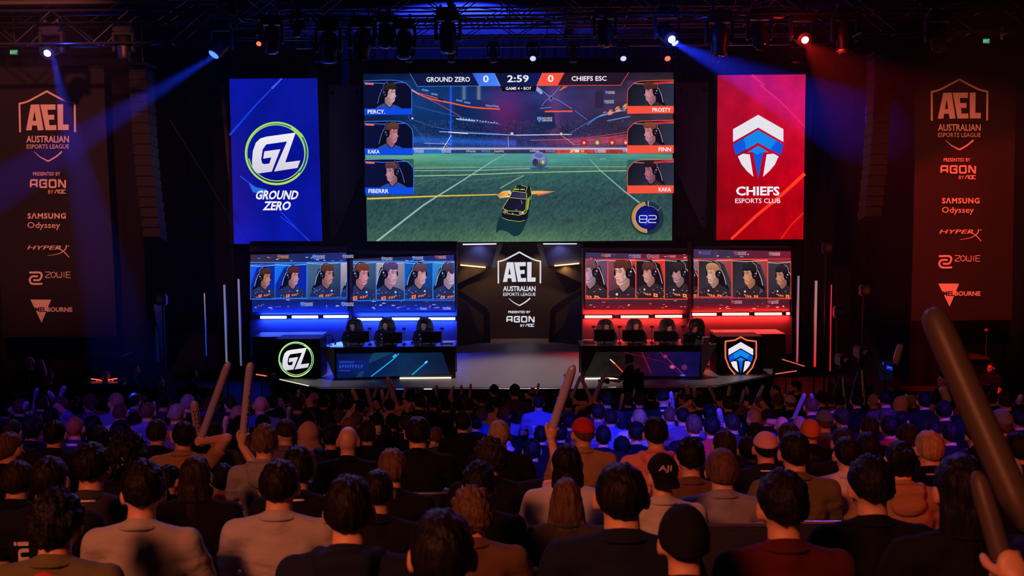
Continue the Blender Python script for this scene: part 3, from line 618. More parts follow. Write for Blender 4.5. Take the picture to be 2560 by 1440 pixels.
A.poly([(1342, 217), (1350, 221), (1358, 233), (1352, 236), (1340, 226)], hx('#8fa0d8')); A.poly([(1396, 228), (1408, 216), (1420, 216), (1402, 226)], hx('#e0603c')); A.ell(1377, 246, 5, 7, hx('#6070b0')); A.ell(1378, 246, 2.5, 4, hx('#1a2450'))
gl([(1434, 275), (1470, 303)], 1.6, '#101838'); gl([(1436, 276), (1468, 300)], .8, '#8f9ad8'); gl([(1425, 333), (1470, 306), (1500, 288), (1530, 276)], 1, '#6f80b8')
gl(smooth_open([(1468, 312), (1495, 293), (1530, 283), (1566, 268)], 4), 2.6, '#2f78e0'); gl(smooth_open([(1500, 290), (1535, 280), (1566, 276)], 3), 1.4, '#9fb0ff'); gl([(1518, 302), (1575, 291)], 3, '#4f80d0')
for q in range(26):
    a = 1508 + (q * 37 % 56); b = 290 - (a - 1508) * .42 + (q * 13 % 14) - 8; gl([(a, b), (a + 7, b - 3)], 1.6, ('#ff8a3c', '#ffc070', '#e05a3c', '#ffb46a')[q % 4])
for q in range(14):
    a = 1150 + q * 7; gl([(a, 297 + q * .8), (a + 3, 295 + q * .9 + (q % 3))], 2, ('#cfe0ff', '#8fb0f0', '#ffd8b0')[q % 3])
league_mark(A, 1504, 250, 9, '#5f8ae0', '#cfc8e8'); league_mark(A, 1513, 228, 7, '#7f8ad8', '#e0d0e0')
A.poly([(1488, 230), (1508, 226), (1510, 268), (1488, 272)], hx('#2c2340'))
for i in range(5): gl(smooth_open([(1430, 348 + i * 5), (1500, 340 + i * 6), (1566, 330 + i * 7)], 3), 1.2, ('#c84048', '#e05048', '#a83a50', '#d04a48', '#b84a58')[i])
for x, c in ((1460, '#ff4a2c'), (1493, '#c8b870'), (1530, '#ff5a3c'), (1564, '#ff6a4c')): A.ell(x, 357 - (x - 1460) * .02, 8, 9, hx('#5a1c38'), ccol=hx(c)); A.ell(x, 357, 3.4, 3.6, hx(c), ccol=hx('#fff0e0'))
gl([(1325, 351), (1430, 348)], 1.4, '#c86058'); gl([(1405, 340), (1420, 350), (1436, 362)], 1.2, '#d8a0a0')
for x, c in ((1036, '#cfe4ff'), (1104, '#cfe4ff')): league_mark(A, x, 375, 7, c, c)
for x, c in ((1166, '#b8c8f0'), (1204, '#5fa0ff'), (1236, '#d8c8b8'), (1325, '#d0c8d0'), (1365, '#a8a0c0')): A.scrawl(x, 376, x + 24, 380.5, hx(c))
A.poly([(1428, 373), (1438, 373), (1430, 382), (1424, 382)], hx('#ffb080')); A.rect(1436, 374, 1448, 381, hx('#ffd8c8')); A.rect(1452, 374, 1460, 381, hx('#ff8a3c')); league_mark(A, 1487, 374, 8, '#a8b8ff', '#ffe8e8'); league_mark(A, 1556, 374, 7, '#a8b8ff', '#ffe8e8')
# pitch lines
gl([(1266, 384), (1230, 404), (1160, 449), (1060, 512), (940, 605)], 1.2, '#8fb8b0', 5); gl([(1474, 398), (1498, 424), (1560, 478), (1600, 508)], 1.4, '#8fb0a8', 3.5)
gl([(918, 497), (1100, 490), (1260, 486)], 4, '#e8c04a', 2.4); gl([(1036, 440), (1150, 438), (1300, 432), (1480, 428), (1566, 427)], 1.6, '#c8d890'); gl([(1036, 421), (1300, 417), (1566, 417)], .9, '#c0b870')
gl([(1036, 427), (1200, 426), (1330, 421)], 1, '#b8d8d8'); gl([(1036, 418), (1190, 417)], .8, '#9ab890')
gl(smooth_open([(1040, 462), (1100, 445), (1165, 452), (1260, 443), (1330, 436)], 4), 1, '#5f8078'); gl([(1250, 471), (1285, 451), (1310, 439)], 3, '#7a9a78')
gl([(1500, 398), (1514, 397)], 1.4, '#7fb8f0')
# ball
A.ell(1348, 420, 23, 4, hx('#164a8a')); A.ell(1348, 419, 20, 2.6, hx('#2a6ab8')); A.ell(1348, 401, 20.5, 21, vg(1335, 380, 1355, 424, '#8a8fd8', '#2c3a4c'), n=40); A.ell(1346, 390, 10, 8, hx('#5a68b0')); A.ell(1357, 403, 8, 9, hx('#6a86a0')); A.ell(1338, 406, 7, 9, hx('#22364a')); A.ell(1348, 414, 9, 5, hx('#3a5038')); A.ell(1357, 405, 2.5, 4, hx('#d8d060')); A.line([(1334, 392), (1348, 398), (1362, 394)], 1, hx('#b8bff0')); A.line([(1348, 398), (1348, 412)], 1, hx('#1c2a44'))
# boost flames, shadow, car
A.poly([(1242, 488), (1256, 478), (1276, 476), (1278, 492), (1262, 494), (1250, 496)], vg(1242, 488, 1278, 488, '#c8882c', '#ffe8c8')); A.poly([(1238, 487), (1262, 480), (1274, 478), (1272, 490), (1252, 492)], vg(1238, 487, 1272, 487, '#b07a20', '#ffb84a'))
A.poly([(1328, 478), (1345, 477), (1389, 479), (1345, 485), (1330, 486)], vg(1328, 480, 1389, 480, '#e8b84a', '#ff8a6a')); A.poly([(1341, 484), (1375, 483), (1344, 489)], hx('#e06a5a'))
A.poly(smooth_closed([(1254, 540), (1243, 560), (1241, 582), (1250, 575), (1270, 580), (1284, 590), (1300, 586), (1312, 565), (1318, 540), (1290, 550)], 3), hx('#0a3038'))
car = smooth_closed([(1257, 522), (1262, 512), (1277, 490), (1283, 474), (1291, 464), (1305, 462), (1317, 465), (1326, 468), (1329, 485), (1325, 510), (1320, 540), (1314, 550), (1306, 553), (1280, 550), (1260, 545), (1254, 536)], 3)
A.poly(car, hx('#0b0c1c')); lime = '#b8cf3a'
A.poly([(1280, 479), (1315, 483), (1316, 499), (1274, 494)], vg(1280, 479, 1300, 500, '#1a1c48', '#3a2f5c')); A.poly([(1270, 497), (1312, 502), (1308, 526), (1262, 521)], vg(1262, 500, 1312, 526, '#0d0e24', '#14163c'))
A.poly([(1318, 470), (1325, 474), (1326, 492), (1318, 497)], hx('#141830')); A.poly([(1291, 465), (1314, 467), (1312, 473), (1288, 471)], hx('#161a3c')); A.rect(1285.5, 472, 1298, 474.6, hx('#b0c83a')); A.rect(1301, 472.3, 1312, 475, hx('#a8bc60'))
for p, w_ in (([(1291, 464.5), (1283, 478), (1314, 481.5), (1318, 467), (1303, 463)], 1.2), ([(1316, 482), (1317, 497), (1314, 522), (1311, 530)], 1.4), ([(1281, 478), (1273, 494), (1316, 498)], 1.1), ([(1272, 496), (1258, 518), (1257, 521), (1270, 527), (1308, 529), (1312, 526)], 1.3), ([(1268, 528), (1269, 534), (1296, 538), (1310, 535), (1317, 530)], 1.2), ([(1256, 529), (1264, 535)], 1.2), ([(1255, 544), (1270, 550), (1300, 554), (1312, 550)], 1), ([(1326, 468), (1329, 487), (1326, 500)], 1)): gl(p, w_, lime)
A.poly([(1319, 497), (1325, 490), (1321, 522), (1315, 530)], hx('#8fa838')); A.poly([(1259, 524), (1267, 527), (1266, 533), (1260, 530)], hx('#a878b0')); A.ell(1301, 533, 4, 3, hx('#8a7a98')); A.ell(1307, 532, 2.6, 2.4, hx('#e0c8d8')); A.rect(1288, 523, 1294, 528, hx('#6a5a50')); A.ell(1282, 533.6, 1.4, 1, hx('#cfe8e8')); gl([(1303, 500), (1305, 510)], 1.2, '#8f9ad0'); A.ell(1272.5, 487, 1.8, 2.4, hx('#141830'))
# boost gauge
A.ell(1617, 545, 42, 42, hx('#1a3440'), ccol=hx('#04082c'), n=48); A.ell(1616, 545, 31, 32, hx('#030a3c'), ccol=hx('#0a1cb0'), n=48)
for i in range(30):
    a = math.radians(93 + i * 5.7); r0, r1 = 31.5 + (i > 24) * .5, 39.5; x, y = 1618, 543; gl([(x + r0 * math.cos(a), y + r0 * math.sin(a)), (x + r1 * math.cos(a), y + r1 * math.sin(a))], 2.4, '#e8a848')
gl([(1618 + 30.4 * math.cos(math.radians(a)), 543 + 30.4 * math.sin(math.radians(a))) for a in range(92, 272, 6)], 1.1, '#d8c8ff'); gl([(1620, 503), (1620, 516)], 1.4, '#ffe8d0'); gl([(1620 + 30 * math.cos(math.radians(a)), 545 + 30 * math.sin(math.radians(a))) for a in range(-90, -34, 6)] + [(1651, 517)], .8, '#8f98b8')
for ox, segs in ((1598, [[(2, 9), (0, 7), (0, 2), (2, 0), (17, 0), (19, 2), (19, 7), (17, 9), (2, 9), (0, 11), (0, 15), (2, 17.5), (17, 17.5), (19, 15), (19, 11), (17, 9)]]), (1621, [[(0, 0), (17, 0), (19, 2), (19, 7), (17, 9), (2, 9), (0, 11), (0, 17.5), (19, 17.5)]])):
    for s_ in segs: gl([(ox + a, 539 + b * .98) for a, b in s_], 1.6, '#f4f2ff')
gl([(1611, 560), (1618, 560)], 1.6, '#3a5ad8')
# score header
A.poly([(1027, 184.4), (1189, 183.5), (1206, 215), (1045, 216)], hx('#0c1840')); gl([(1025, 185), (1044, 216.5), (1206, 215.5)], 1, '#4f9aff'); A.poly([(1181, 183.5), (1236, 183.2), (1251, 215.4), (1198, 215.6)], vg(1181, 183, 1251, 215, '#2f62e0', '#4f8cff')); gl([(1236, 184), (1251, 215)], .8, '#a8a8ff')
A.poly([(1238, 183.4), (1356, 183), (1342, 214.6), (1253, 215.2)], vg(1238, 183, 1342, 215, '#0d1430', '#0b1a58')); A.poly([(1355, 182.8), (1411, 182.4), (1394, 213.6), (1341, 214.2)], hx('#f6533e')); A.poly([(1411, 182.6), (1571, 182), (1551, 213), (1394, 213.8)], vg(1394, 200, 1560, 200, '#2c1526', '#1d1524')); gl([(1571, 181.6), (1551, 213.4), (1341, 214.6)], 1.1, '#ff5a3c')
A.poly([(1251, 216.4), (1342, 215), (1338, 228.6), (1256, 229)], hx('#050a1c'))
for t, x0, y0, x1, y1, b in (('GROUND ZERO', 1066, 193, 1175, 205.5, .03), ('0', 1207.5, 189, 1222, 207, .03), ('2:59', 1268, 188.5, 1322, 206.5, .03), ('0', 1369, 188, 1384, 206, .03), ('CHIEFS ESC', 1428.5, 191, 1516, 203, .03), ('GAME 4 • BO7', 1264, 218, 1328, 225.5, .02)): A.text(t, x0, y0, x1, y1, W, b, dy=-.4)
# player cards
BB = ('#08103a', '#060a20'); cards = [('PERCY.', 913, 202, 1029, 272, 1030, 288, '#0b49e6', 976, 236, 52, 1, '#20140f', '#c89aa8', '#15307a', 0), ('KAKA', 914, 304, 1032, 371, 1033, 388, '#0b49e6', 981, 336, 54, 1, '#4a2c20', '#b87886', '#15307a', 0), ('FIBERRR', 915, 399, 1034, 469, 1036, 487, '#0b4fe8', 980, 433, 52, -1, '#4a2a34', '#b87f90', '#15307a', 0),
         ('FROSTY', 1568, 204, 1683, 266, 1683, 285, '#f8533c', 1625, 233, 52, -1, '#3c2018', '#c07f8c', '#1c1720', 1), ('FINN', 1568, 304, 1683, 364, 1683, 384, '#f8533c', 1624, 333, 52, -1, '#6a3428', '#c07f8c', '#1c1720', 0), ('KAKA', 1568, 401, 1683, 464, 1682, 484, '#f8533c', 1624, 430, 50, -1, '#180c10', '#a8607a', '#1c1720', 0)]
for nm, x0, y0, x1, y1, bx1, by1, col, cx, cy_, h, d, ha, sk, je, fr in cards:
    L = x0 < 1200; A.rect(x0 - 3 * L, y0, x1, by1, hx('#0a1233' if L else '#1a1218'))
    portrait(A, (x0 - 3 * L, y0 + 2, x1 - (1 if L else 0), y1), cx, cy_ - 3, h * .84, d, ha, sk, je, BB if L else ('#0a0c12', '#2a3448'), mark='#7f90d8' if L else '#f0a040', trim='#5f7ff0' if L else '#b8a8b0', fringe=fr)
    # rounded outer corner
    bgk = hx('#14305f') if L else hx('#3a2f4c')
    if by1 > 480 or (nm == 'KAKA' and not L): bgk = hx('#2c5f58')
    if L: A.poly([(x1 + 1, y0 - 1), (x1 + 1, y0 + 26), (x1 - 8, y0 + 12), (x1 - 22, y0 + 3), (x1 - 45, y0 - 1)], bgk); gl(smooth_open([(x0 - 3, y0 + 1), (x1 - 50, y0 - 1), (x1 - 20, y0 + 4), (x1 - 7, y0 + 13), (x1 + .5, y0 + 28), (x1 + .5, by1)], 3), 1.3, '#3f86ff'); gl([(x0, y0 + 8), (x0 + 22, y0 + 9)], 4, '#f0693a')
    else: A.poly([(x0 - 1, y0 - 1), (x0 - 1, y0 + 28), (x0 + 7, y0 + 14), (x0 + 20, y0 + 2), (x0 + 30, y0 - 1)], bgk); gl(smooth_open([(x1, y0 - 3), (x0 + 45, y0 - 1), (x0 + 20, y0 + 3), (x0 + 7, y0 + 14), (x0, y0 + 28), (x0, by1)], 3), 1.3, '#ff5a34'); gl([(x1 - 50, y0 + 6), (x1, y0 + 1)], 5, '#d0282c')
    A.poly([(x0 - 1.5 * L, y1), (x1, y1 - .4), (x1 + (bx1 - x1), by1 - 1), (x0, by1)], hx(col))
    t0 = (x0 + 7, x0 + 7 + len(nm) * 7.2) if L else (x1 - 7 - len(nm) * 7.7, x1 - 7)
    A.text(nm, t0[0], (y1 + by1) / 2 - 5.2, t0[1], (y1 + by1) / 2 + 4.8, W, .03)
A.build('picture', e)

# ---- booth screens
def booth_screen(label, c, Y, cells, red, marks, split_y):
    (x0, y0), (x1, y1), (x2, y2), (x3, y3) = c; e = scr('booth_screen', label, min(x0, x3), min(y0, y1), max(x1, x2), max(y2, y3), Y, .06); A = Art(Y)
    a, b = split_y
    def bg(X, Yy):
        u = (X - x0) / (x1 - x0); n = fb(X / 18, Yy / 25)
        if red: C = ramp(u + .25 * (n - .5), [(0, '#3a3358'), (.45, '#3c2c46'), (.6, '#5a2038'), (1, '#7a1c2c')])
        else: C = ramp(u + .25 * (n - .5), [(0, '#3c2c44'), (.35, '#2c2a50'), (.6, '#16266a'), (1, '#2a2a6e')])
        k = (Yy > b)[..., None]; D = ramp((Yy - b) / (y2 - b), [(0, '#2c2634' if red else '#101c50'), (.5, '#3c1626' if red else '#0c2078'), (1, '#6a0a18' if red else '#0628b8')]) * (.7 + .6 * n[..., None]); return np.where(k, D, C)
    rectgrid(A, c, 90, 60, bg)
    for cell in cells:
        bx, cx, cy_, h, d, ha, sk, fr, bgc, wd = cell
        portrait(A, bx, cx, cy_, h, d, ha, sk, '#161018' if red else '#0e1c44', bgc, mark='#ff7a3c' if not red else '#ff8a4a', trim='#f0c8c8' if red else '#a8c8ff', fringe=fr, wedge=wd)
        A.line([(bx[0], bx[1]), (bx[2], bx[1]), (bx[2], bx[3]), (bx[0], bx[3]), (bx[0], bx[1]), (bx[2], bx[1])], 1.3, hx('#ff4a34' if red else '#2f7cff'))
    A.line([(x0, a), (x1, a)], 1.6, hx('#ff4030' if red else '#3f9aff')); A.line([(x3, b), (x2, b)], 1.3, hx('#ff4030' if red else '#2f80ff'))
    for (mx, my, s_, cc) in marks: league_mark(A, mx, my, s_, *cc)
    rn = random.Random(int(x0))
    for q in range(26):
        x = rn.uniform(x3 + 4, x2 - 14); y = rn.choice([rn.uniform(y2 - 14, y2 - 4)] * 2 + [rn.uniform(b + 2, y2 - 4), rn.uniform(y0 + 4, a - 2)]); A.line([(x, y), (x + rn.uniform(2, 9), y + rn.uniform(-.6, .6))], rn.choice([1.2, 1.8, 2.4]), hx(rn.choice(['#ff3a3a', '#ffb0a8', '#d84050'] if red else ['#8fa8f0', '#e05a48', '#4f70e0', '#c8c0f0'])))
    A.build('picture', e)
BM = ('#8fb7ff', '#c8c8f0', '#1b3f98'); OM = ('#e0903c', '#f0b060', '#2a2a58'); RM = ('#c84a5a', '#f0a8b0', '#3a2448')
bb = ('#0a2a9a', '#0620b0'); gg = ('#4a6a90', '#0c1c3c'); sky = ('#0a60c8', '#082858'); gr = ('#6a7080', '#14203c')
booth_screen('outer blue booth screen showing three headset players on the left', [(626, 637), (866, 631), (869, 776), (631, 781)], 28.72,
    [((626.5, 661, 688, 748), 664, 693, 38, 1, '#3a2016', '#b07a6a', 0, bb, ('#1c5cf0', '#0a2ab0')), ((688, 659, 767, 745), 734, 690, 40, 1, '#3c1c1c', '#b88090', 0, bb, ('#1878f0', '#0a30c0')), ((768, 655, 852, 743), 819, 686, 44, 1, '#4a241a', '#b07878', 0, gg, None), ((852.5, 655, 868, 743), 892, 690, 40, 1, '#20303c', '#5a88a8', 0, ('#c8a8a8', '#3a5070'), None)],
    False, [(695, 638, 8, OM), (782, 638, 9, BM), (857, 637, 8, BM), (752, 756, 9, BM), (854, 756, 9, BM)], (656, 747))
booth_screen('inner blue booth screen showing four headset players left of the logo wall', [(874, 648), (1135, 637), (1138, 776), (878, 780)], 29.32,
    [((874, 654, 940, 752), 905, 686, 48, 1, '#5a2a22', '#c88090', 0, gg, None), ((941, 655, 1011, 750), 977, 684, 50, 1, '#40305a', '#c090a8', 0, ('#b8a0a0', '#1c4a78'), None), ((1012, 654, 1082, 748), 1051, 685, 46, 1, '#50303c', '#c8929c', 1, sky, None), ((1083, 653, 1136, 747), 1124, 685, 48, 1, '#3a2c44', '#c0a0b8', 2, ('#3a90d8', '#0c1c5c'), None)],
    False, [(954, 643, 8, BM), (1031, 641, 8, BM), (1088, 639, 8, RM), (1050, 769, 5, BM), (1107, 768, 6, BM)], (653, 751))
booth_screen('inner red booth screen showing four headset players right of the logo wall', [(1464, 631), (1725, 637), (1727, 773), (1463, 771)], 29.32,
    [((1464, 648, 1519, 746), 1473, 680, 52, -1, '#5a3a40', '#b890a8', 0, ('#6a5070', '#3a3450'), None), ((1520, 648, 1589, 746), 1556, 682, 58, -1, '#4a2018', '#d8a098', 0, ('#8a4a5a', '#181420'), ('#ff3a28', '#8a1018')), ((1590, 648, 1660, 746), 1622, 681, 46, -1, '#4a2420', '#c88a80', 1, ('#10101c', '#181420'), ('#f04030', '#a82028')), ((1661, 648, 1726, 748), 1695, 682, 46, -1, '#20181c', '#b08080', 2, ('#20242c', '#14121a'), None)],
    True, [(1503, 635, 7, RM), (1571, 636, 9, ('#6f80d8', '#d0a8d8', '#2a2458')), (1617, 637, 9, ('#b8a8d8', '#ff8a8a', '#2a2040')), (1668, 638, 6, RM)], (648, 747))
booth_screen('outer red booth screen showing three headset players on the far right', [(1732, 623), (1977, 628), (1974, 776), (1731, 773)], 28.72,
    [((1732, 648, 1745, 742), 1722, 690, 40, -1, '#20242c', '#8a6a80', 0, ('#8a6a80', '#3a3450'), None), ((1746, 648, 1829, 742), 1782, 684, 46, -1, '#9a6a48', '#d09a88', 0, ('#20242c', '#3a3844'), ('#c84a48', '#4a3444')), ((1830, 649, 1918, 745), 1873, 686, 46, -1, '#141016', '#c88868', 0, ('#20222c', '#3a3844'), ('#c84a48', '#4a3444')), ((1919, 653, 1976, 747), 1953, 689, 42, -1, '#1a1216', '#b87a62', 0, ('#3a3844', '#20202a'), None)],
    True, [(1745, 628, 9, ('#3a4090', '#6a60b0', '#b83a3a')), (1834, 629, 9, RM), (1922, 631, 8, ('#d8a8b8', '#ffc8c8', '#3a1c2c')), (1827, 751, 8, RM), (1918, 751, 8, RM)], (647.5, 744.5))
# pale grid-edge lamps above the outer red screen
e = bl

# ---- lettering on the logo wall
A = Art(YR - .01); ael_logo(A, lambda x, y: (1140 + x / 5.333, 600 + y / 5.333), hx('#dcdbe8')); A.text('PRESENTED BY', 1270.5, 777, 1326, 783, W, .02); agon(A, 1266, 790, 1336.5, 806, hx('#dcdbe8')); aoc(A, 1301, 809.5, 1337, 817, hx('#dcdbe8')); A.build('lettering', rec)

# ---- totem boxes with the team logos
def totem(label, x0, x1, yt, yb, Y, fn, sx0, sx1):
    a, b = P(x0, yt, Y), P(x1, yt, Y); e = empty('logo_box', Vector(((a.x + b.x) / 2, Y + .45, DECK)), label=label, cat='display box'); top = a.z - DECK
    mb = MB(); mb.box((0, 0, top / 2), (b.x - a.x, .9, top), bev=.01); mb.build('box', BLKP, e, smooth=False)
    c, d = P(sx0, yt, Y + .95), P(sx1, yt, Y + .95); m_ = (c + d) / 2 - e.location; mb = MB(); mb.box((m_.x, 1.0, top / 2 - .03), (d.x - c.x, 1.0, top - .06), bev=.01); mb.build('side_counter', mat('counter', (.05, .05, .06), .35), e, smooth=False)
    A = Art(Y - .004); fn(A); A.build('logo', e); return e
totem('black box with the glowing round GZ logo left of the left desk', 687, 800, 848, 943, 25.2, lambda A: (gz_logo(A, 740, 898, 44, ('#c8f08a', '#1f8f86', '#7fd8a0'))), 630, 800)
totem('black box with the orange outlined chevron shield logo right of the right desk', 1792, 1908, 842, 940, 25.3, lambda A: (chief_logo(A, 1852, 855, .49, True)), 1792, 1965)

# ---- sponsor banners
def sponsor_banner(side, c, Y, ox, ael, ag, sam, hyp, zow, mel):
    e = empty('sponsor_banner', (P(*c[0], Y) + P(*c[1], Y)) / 2, label='tall black sponsor banner hanging on the %s with the league logo in print' % side, cat='banner'); n, m_ = 40, 60
    bm = bmesh.new(); rows = []
    for j in range(m_ + 1):
        v = j / m_; row = []
        for i in range(n + 1):
            u = i / n; x = (c[0][0] * (1 - u) + c[1][0] * u) * (1 - v) + (c[3][0] * (1 - u) + c[2][0] * u) * v; y = (c[0][1] * (1 - u) + c[1][1] * u) * (1 - v) + (c[3][1] * (1 - u) + c[2][1] * u) * v
            p = P(x, y, Y) - e.location; p.y += .045 + .035 * math.sin(u * 9 + 1.5 * math.sin(v * 5 + ox)) * (.4 + .6 * (1 - v)); row.append(bm.verts.new(p))
        rows.append(row)
    for a, b in zip(rows, rows[1:]):
        for i in range(n): bm.faces.new((a[i], a[i + 1], b[i + 1], b[i]))
    me = bpy.data.meshes.new('cloth'); bm.to_mesh(me); bm.free(); me.polygons.foreach_set('use_smooth', [True] * len(me.polygons)); link('cloth', me, mat('banner_cloth', (.009, .007, .009), .95, bump=.2, bscale=200), e)
    mb = MB(); a, b = P(*c[0], Y) - e.location, P(*c[1], Y) - e.location; mb.tube(a + Vector((0, .05, .02)), b + Vector((0, .05, .02)), .03); mb.build('batten', BLK, e)
    A = Art(Y); pc = (.72, .70, .70); dk = (.014, .010, .011)
    x0, y0, s = ael; sh = .018 if side == 'left' else -.004
    ael_logo(A, lambda x, y: (x0 + x * s + (y * s) * sh, y0 + y * s), pc); A.build('league_logo', e, PRINT); A = Art(Y)
    x, y, x1, y1 = ag; A.text('PRESENTED BY', x + 8, y - 18, x1 - 14, y - 9, pc, .015); agon(A, x, y, x1, y1, pc); aoc(A, x + 46, y1 + 4, x1 + 1, y1 + 14, pc); A.build('presenter_logo', e, PRINT); A = Art(Y)
    x, y, x1, y1 = sam; A.text('SΛMSUNG', x, y, x1, y + 15, pc, .05, space=1.15); A.text('Odyssey', x, y + 23, x + .85 * (x1 - x), y + 43, pc, .012); A.build('sponsor_logo', e, PRINT); A = Art(Y)
    x, y = hyp; A.text('HYPER', x, y, x + 86, y + 10, pc, .02, .5); A.line(smooth_open([(x + 99, y - 1), (x + 95, y + 10), (x + 80, y + 20), (x + 52, y + 25)], 4), 3.4, pc, .8); A.line(smooth_open([(x + 74, y + 6), (x + 90, y + 13), (x + 105, y + 29)], 4), 2.6, pc, 2); A.ell(x + 104, y + 1, 1.8, 1.5, pc); A.build('sponsor_logo', e, PRINT); A = Art(Y)
    x, y = zow; A.line(smooth_open([(x, y + 2.5), (x + 26, y + 2.5), (x + 31, y + 8), (x + 31, y + 12), (x + 25, y + 21), (x + 10, y + 21)], 4), 5, pc); A.line(smooth_open([(x + 22, y + 12), (x + 8, y + 12), (x + 2, y + 18), (x + 2, y + 24), (x + 8, y + 30.5), (x + 33, y + 30.5)], 4), 5, pc)
    zx = x + 40
    for k_, p in enumerate(([(0, 0), (12, 0), (13, 3), (1, 11), (1, 14), (13, 14)], [(6, 0), (11, 3), (12, 7), (11, 11), (6, 14), (1, 11), (0, 7), (1, 3), (6, 0)], [(0, 0), (0, 11), (2, 14), (5, 14), (6, 11), (6, 4), (6, 11), (8, 14), (11, 14), (12, 11), (12, 0)], [(4, 0), (4, 14)], [(11, 0), (0, 0), (0, 14), (11, 14)])): A.line([(zx + (0, 14.5, 29, 43, 52.5)[k_] + a, y + 1 + b) for a, b in p], 1.8, pc)
    A.line([(zx + 52.5, y + 8), (zx + 62, y + 8)], 1.8, pc); A.build('sponsor_logo', e, PRINT); A = Art(Y)
    x, y = mel; A.poly([(x, y), (x + 52, y), (x + 28, y + 58)], pc); A.text('MEL', x + 11, y + 19, x + 40, y + 31, dk, .05); A.text('BOURNE', x + 41, y + 19, x + 105, y + 31, pc, .05); A.build('city_logo', e, PRINT)
sponsor_banner('left', [(-34, 166), (257, 168), (290, 842), (8, 844)], 23.5, 0, (-91, 188.5, .2455), (74.5, 448, 165, 470), (68.5, 532, 165, 0), (67.5, 614), (73, 679), (76, 749))
sponsor_banner('right', [(2292, 150), (2545, 150), (2532, 800), (2280, 803)], 23.5, 2, (2190.5, 158.5, .247), (2351, 413, 2440, 434), (2355, 494, 2449, 0), (2348, 574), (2347, 638), (2346, 709))
e = None
# ================================================================== trusses, moving lights, speakers
TR = mat('truss_metal', (.07, .07, .08), .3, .8)
def truss(label, p0, p1, s=.45, h=.5, bay=.7, rc=.024, group='lighting trusses'):
    p0, p1 = Vector(p0), Vector(p1); e = empty('lighting_truss', (p0 + p1) / 2, label=label, cat='truss', group=group); o = e.location
    d = p1 - p0; L = d.length; d.normalize(); sd = Vector((-d.y, d.x, 0)).normalized(); up = Vector((0, 0, 1))
    cs = [p0 + sd * (a * s / 2) + up * b - o for a, b in ((-1, 0), (1, 0), (-1, h), (1, h))]
    for c in cs: MB().tube(c, c + d * L, rc, n=8).build('chord', TR, e)
    mb = MB(); n = max(1, round(L / bay)); b = L / n
    for i in range(n):
        for (u, v) in ((0, 2), (1, 3), (0, 1), (2, 3)):
            a, c = (cs[u], cs[v]) if i % 2 else (cs[v], cs[u]); mb.tube(a + d * (i * b), c + d * ((i + 1) * b), rc * .5, n=5)
        mb.tube(cs[0] + d * i * b, cs[1] + d * i * b, rc * .5, n=5)
    mb.build('lacing', TR, e); return e
zt = P(1280, 44, 20).z
truss('long front lighting truss across the stage carrying the big moving lights', (-6.0, 20, zt), (10.6, 20, zt), group='lighting trusses')
truss('second lighting truss behind the front one, above the main screen', (-7.2, 24, P(1280, 66, 24).z), (10.5, 24, P(1280, 66, 24).z), h=.4)
truss('rear lighting truss close to the wall above the main screen', (-7.5, 27.4, P(1280, 92, 27.4).z), (10, 27.4, P(1280, 92, 27.4).z), h=.45)
truss('left lighting truss above the left sponsor banner', (-12.8, 19, P(300, 112, 19).z), (-5.6, 19, P(300, 112, 19).z), h=.6)
truss('upper left truss, higher and behind the left one', (-14, 22, P(300, 60, 22).z), (-6.2, 22, P(300, 60, 22).z), h=.45)
truss('right lighting truss above the right sponsor banner', (6.5, 19, P(2300, 86, 19).z), (12.8, 19, P(2300, 86, 19).z), h=.55)
truss('truss running away from the seats above the left wing', (-5.9, 12, 9.9), (-5.9, 27, 9.9), h=.5)
truss('truss running away from the seats above the right wing', (6.1, 12, 9.9), (6.1, 27, 9.9), h=.5)
def pipe(label, p0, p1, r=.024):
    o = MB().tube(p0, p1, r, n=8).build('lighting_pipe', ALU); tag(o, label, 'pipe'); return o
pipe('thin lighting pipe hung just above the main screen', (-5.7, 27, P(1280, 116, 27).z), (9.2, 27, P(1280, 116, 27).z), .03)
pipe('thin pipe high above the left wing with a warm shine', P(-20, 7, 17), P(420, 3, 17), .04)
mb = MB()
for i in range(22): mb.tube((-4.9 + i * .64, 27, P(1280, 116, 27).z), (-4.9 + i * .64, 27.4, P(1280, 92, 27.4).z), .008, n=4)
tag(mb.build('hanging_wires', BLK), 'row of thin wires holding the lighting pipe under the rear truss', 'wire')
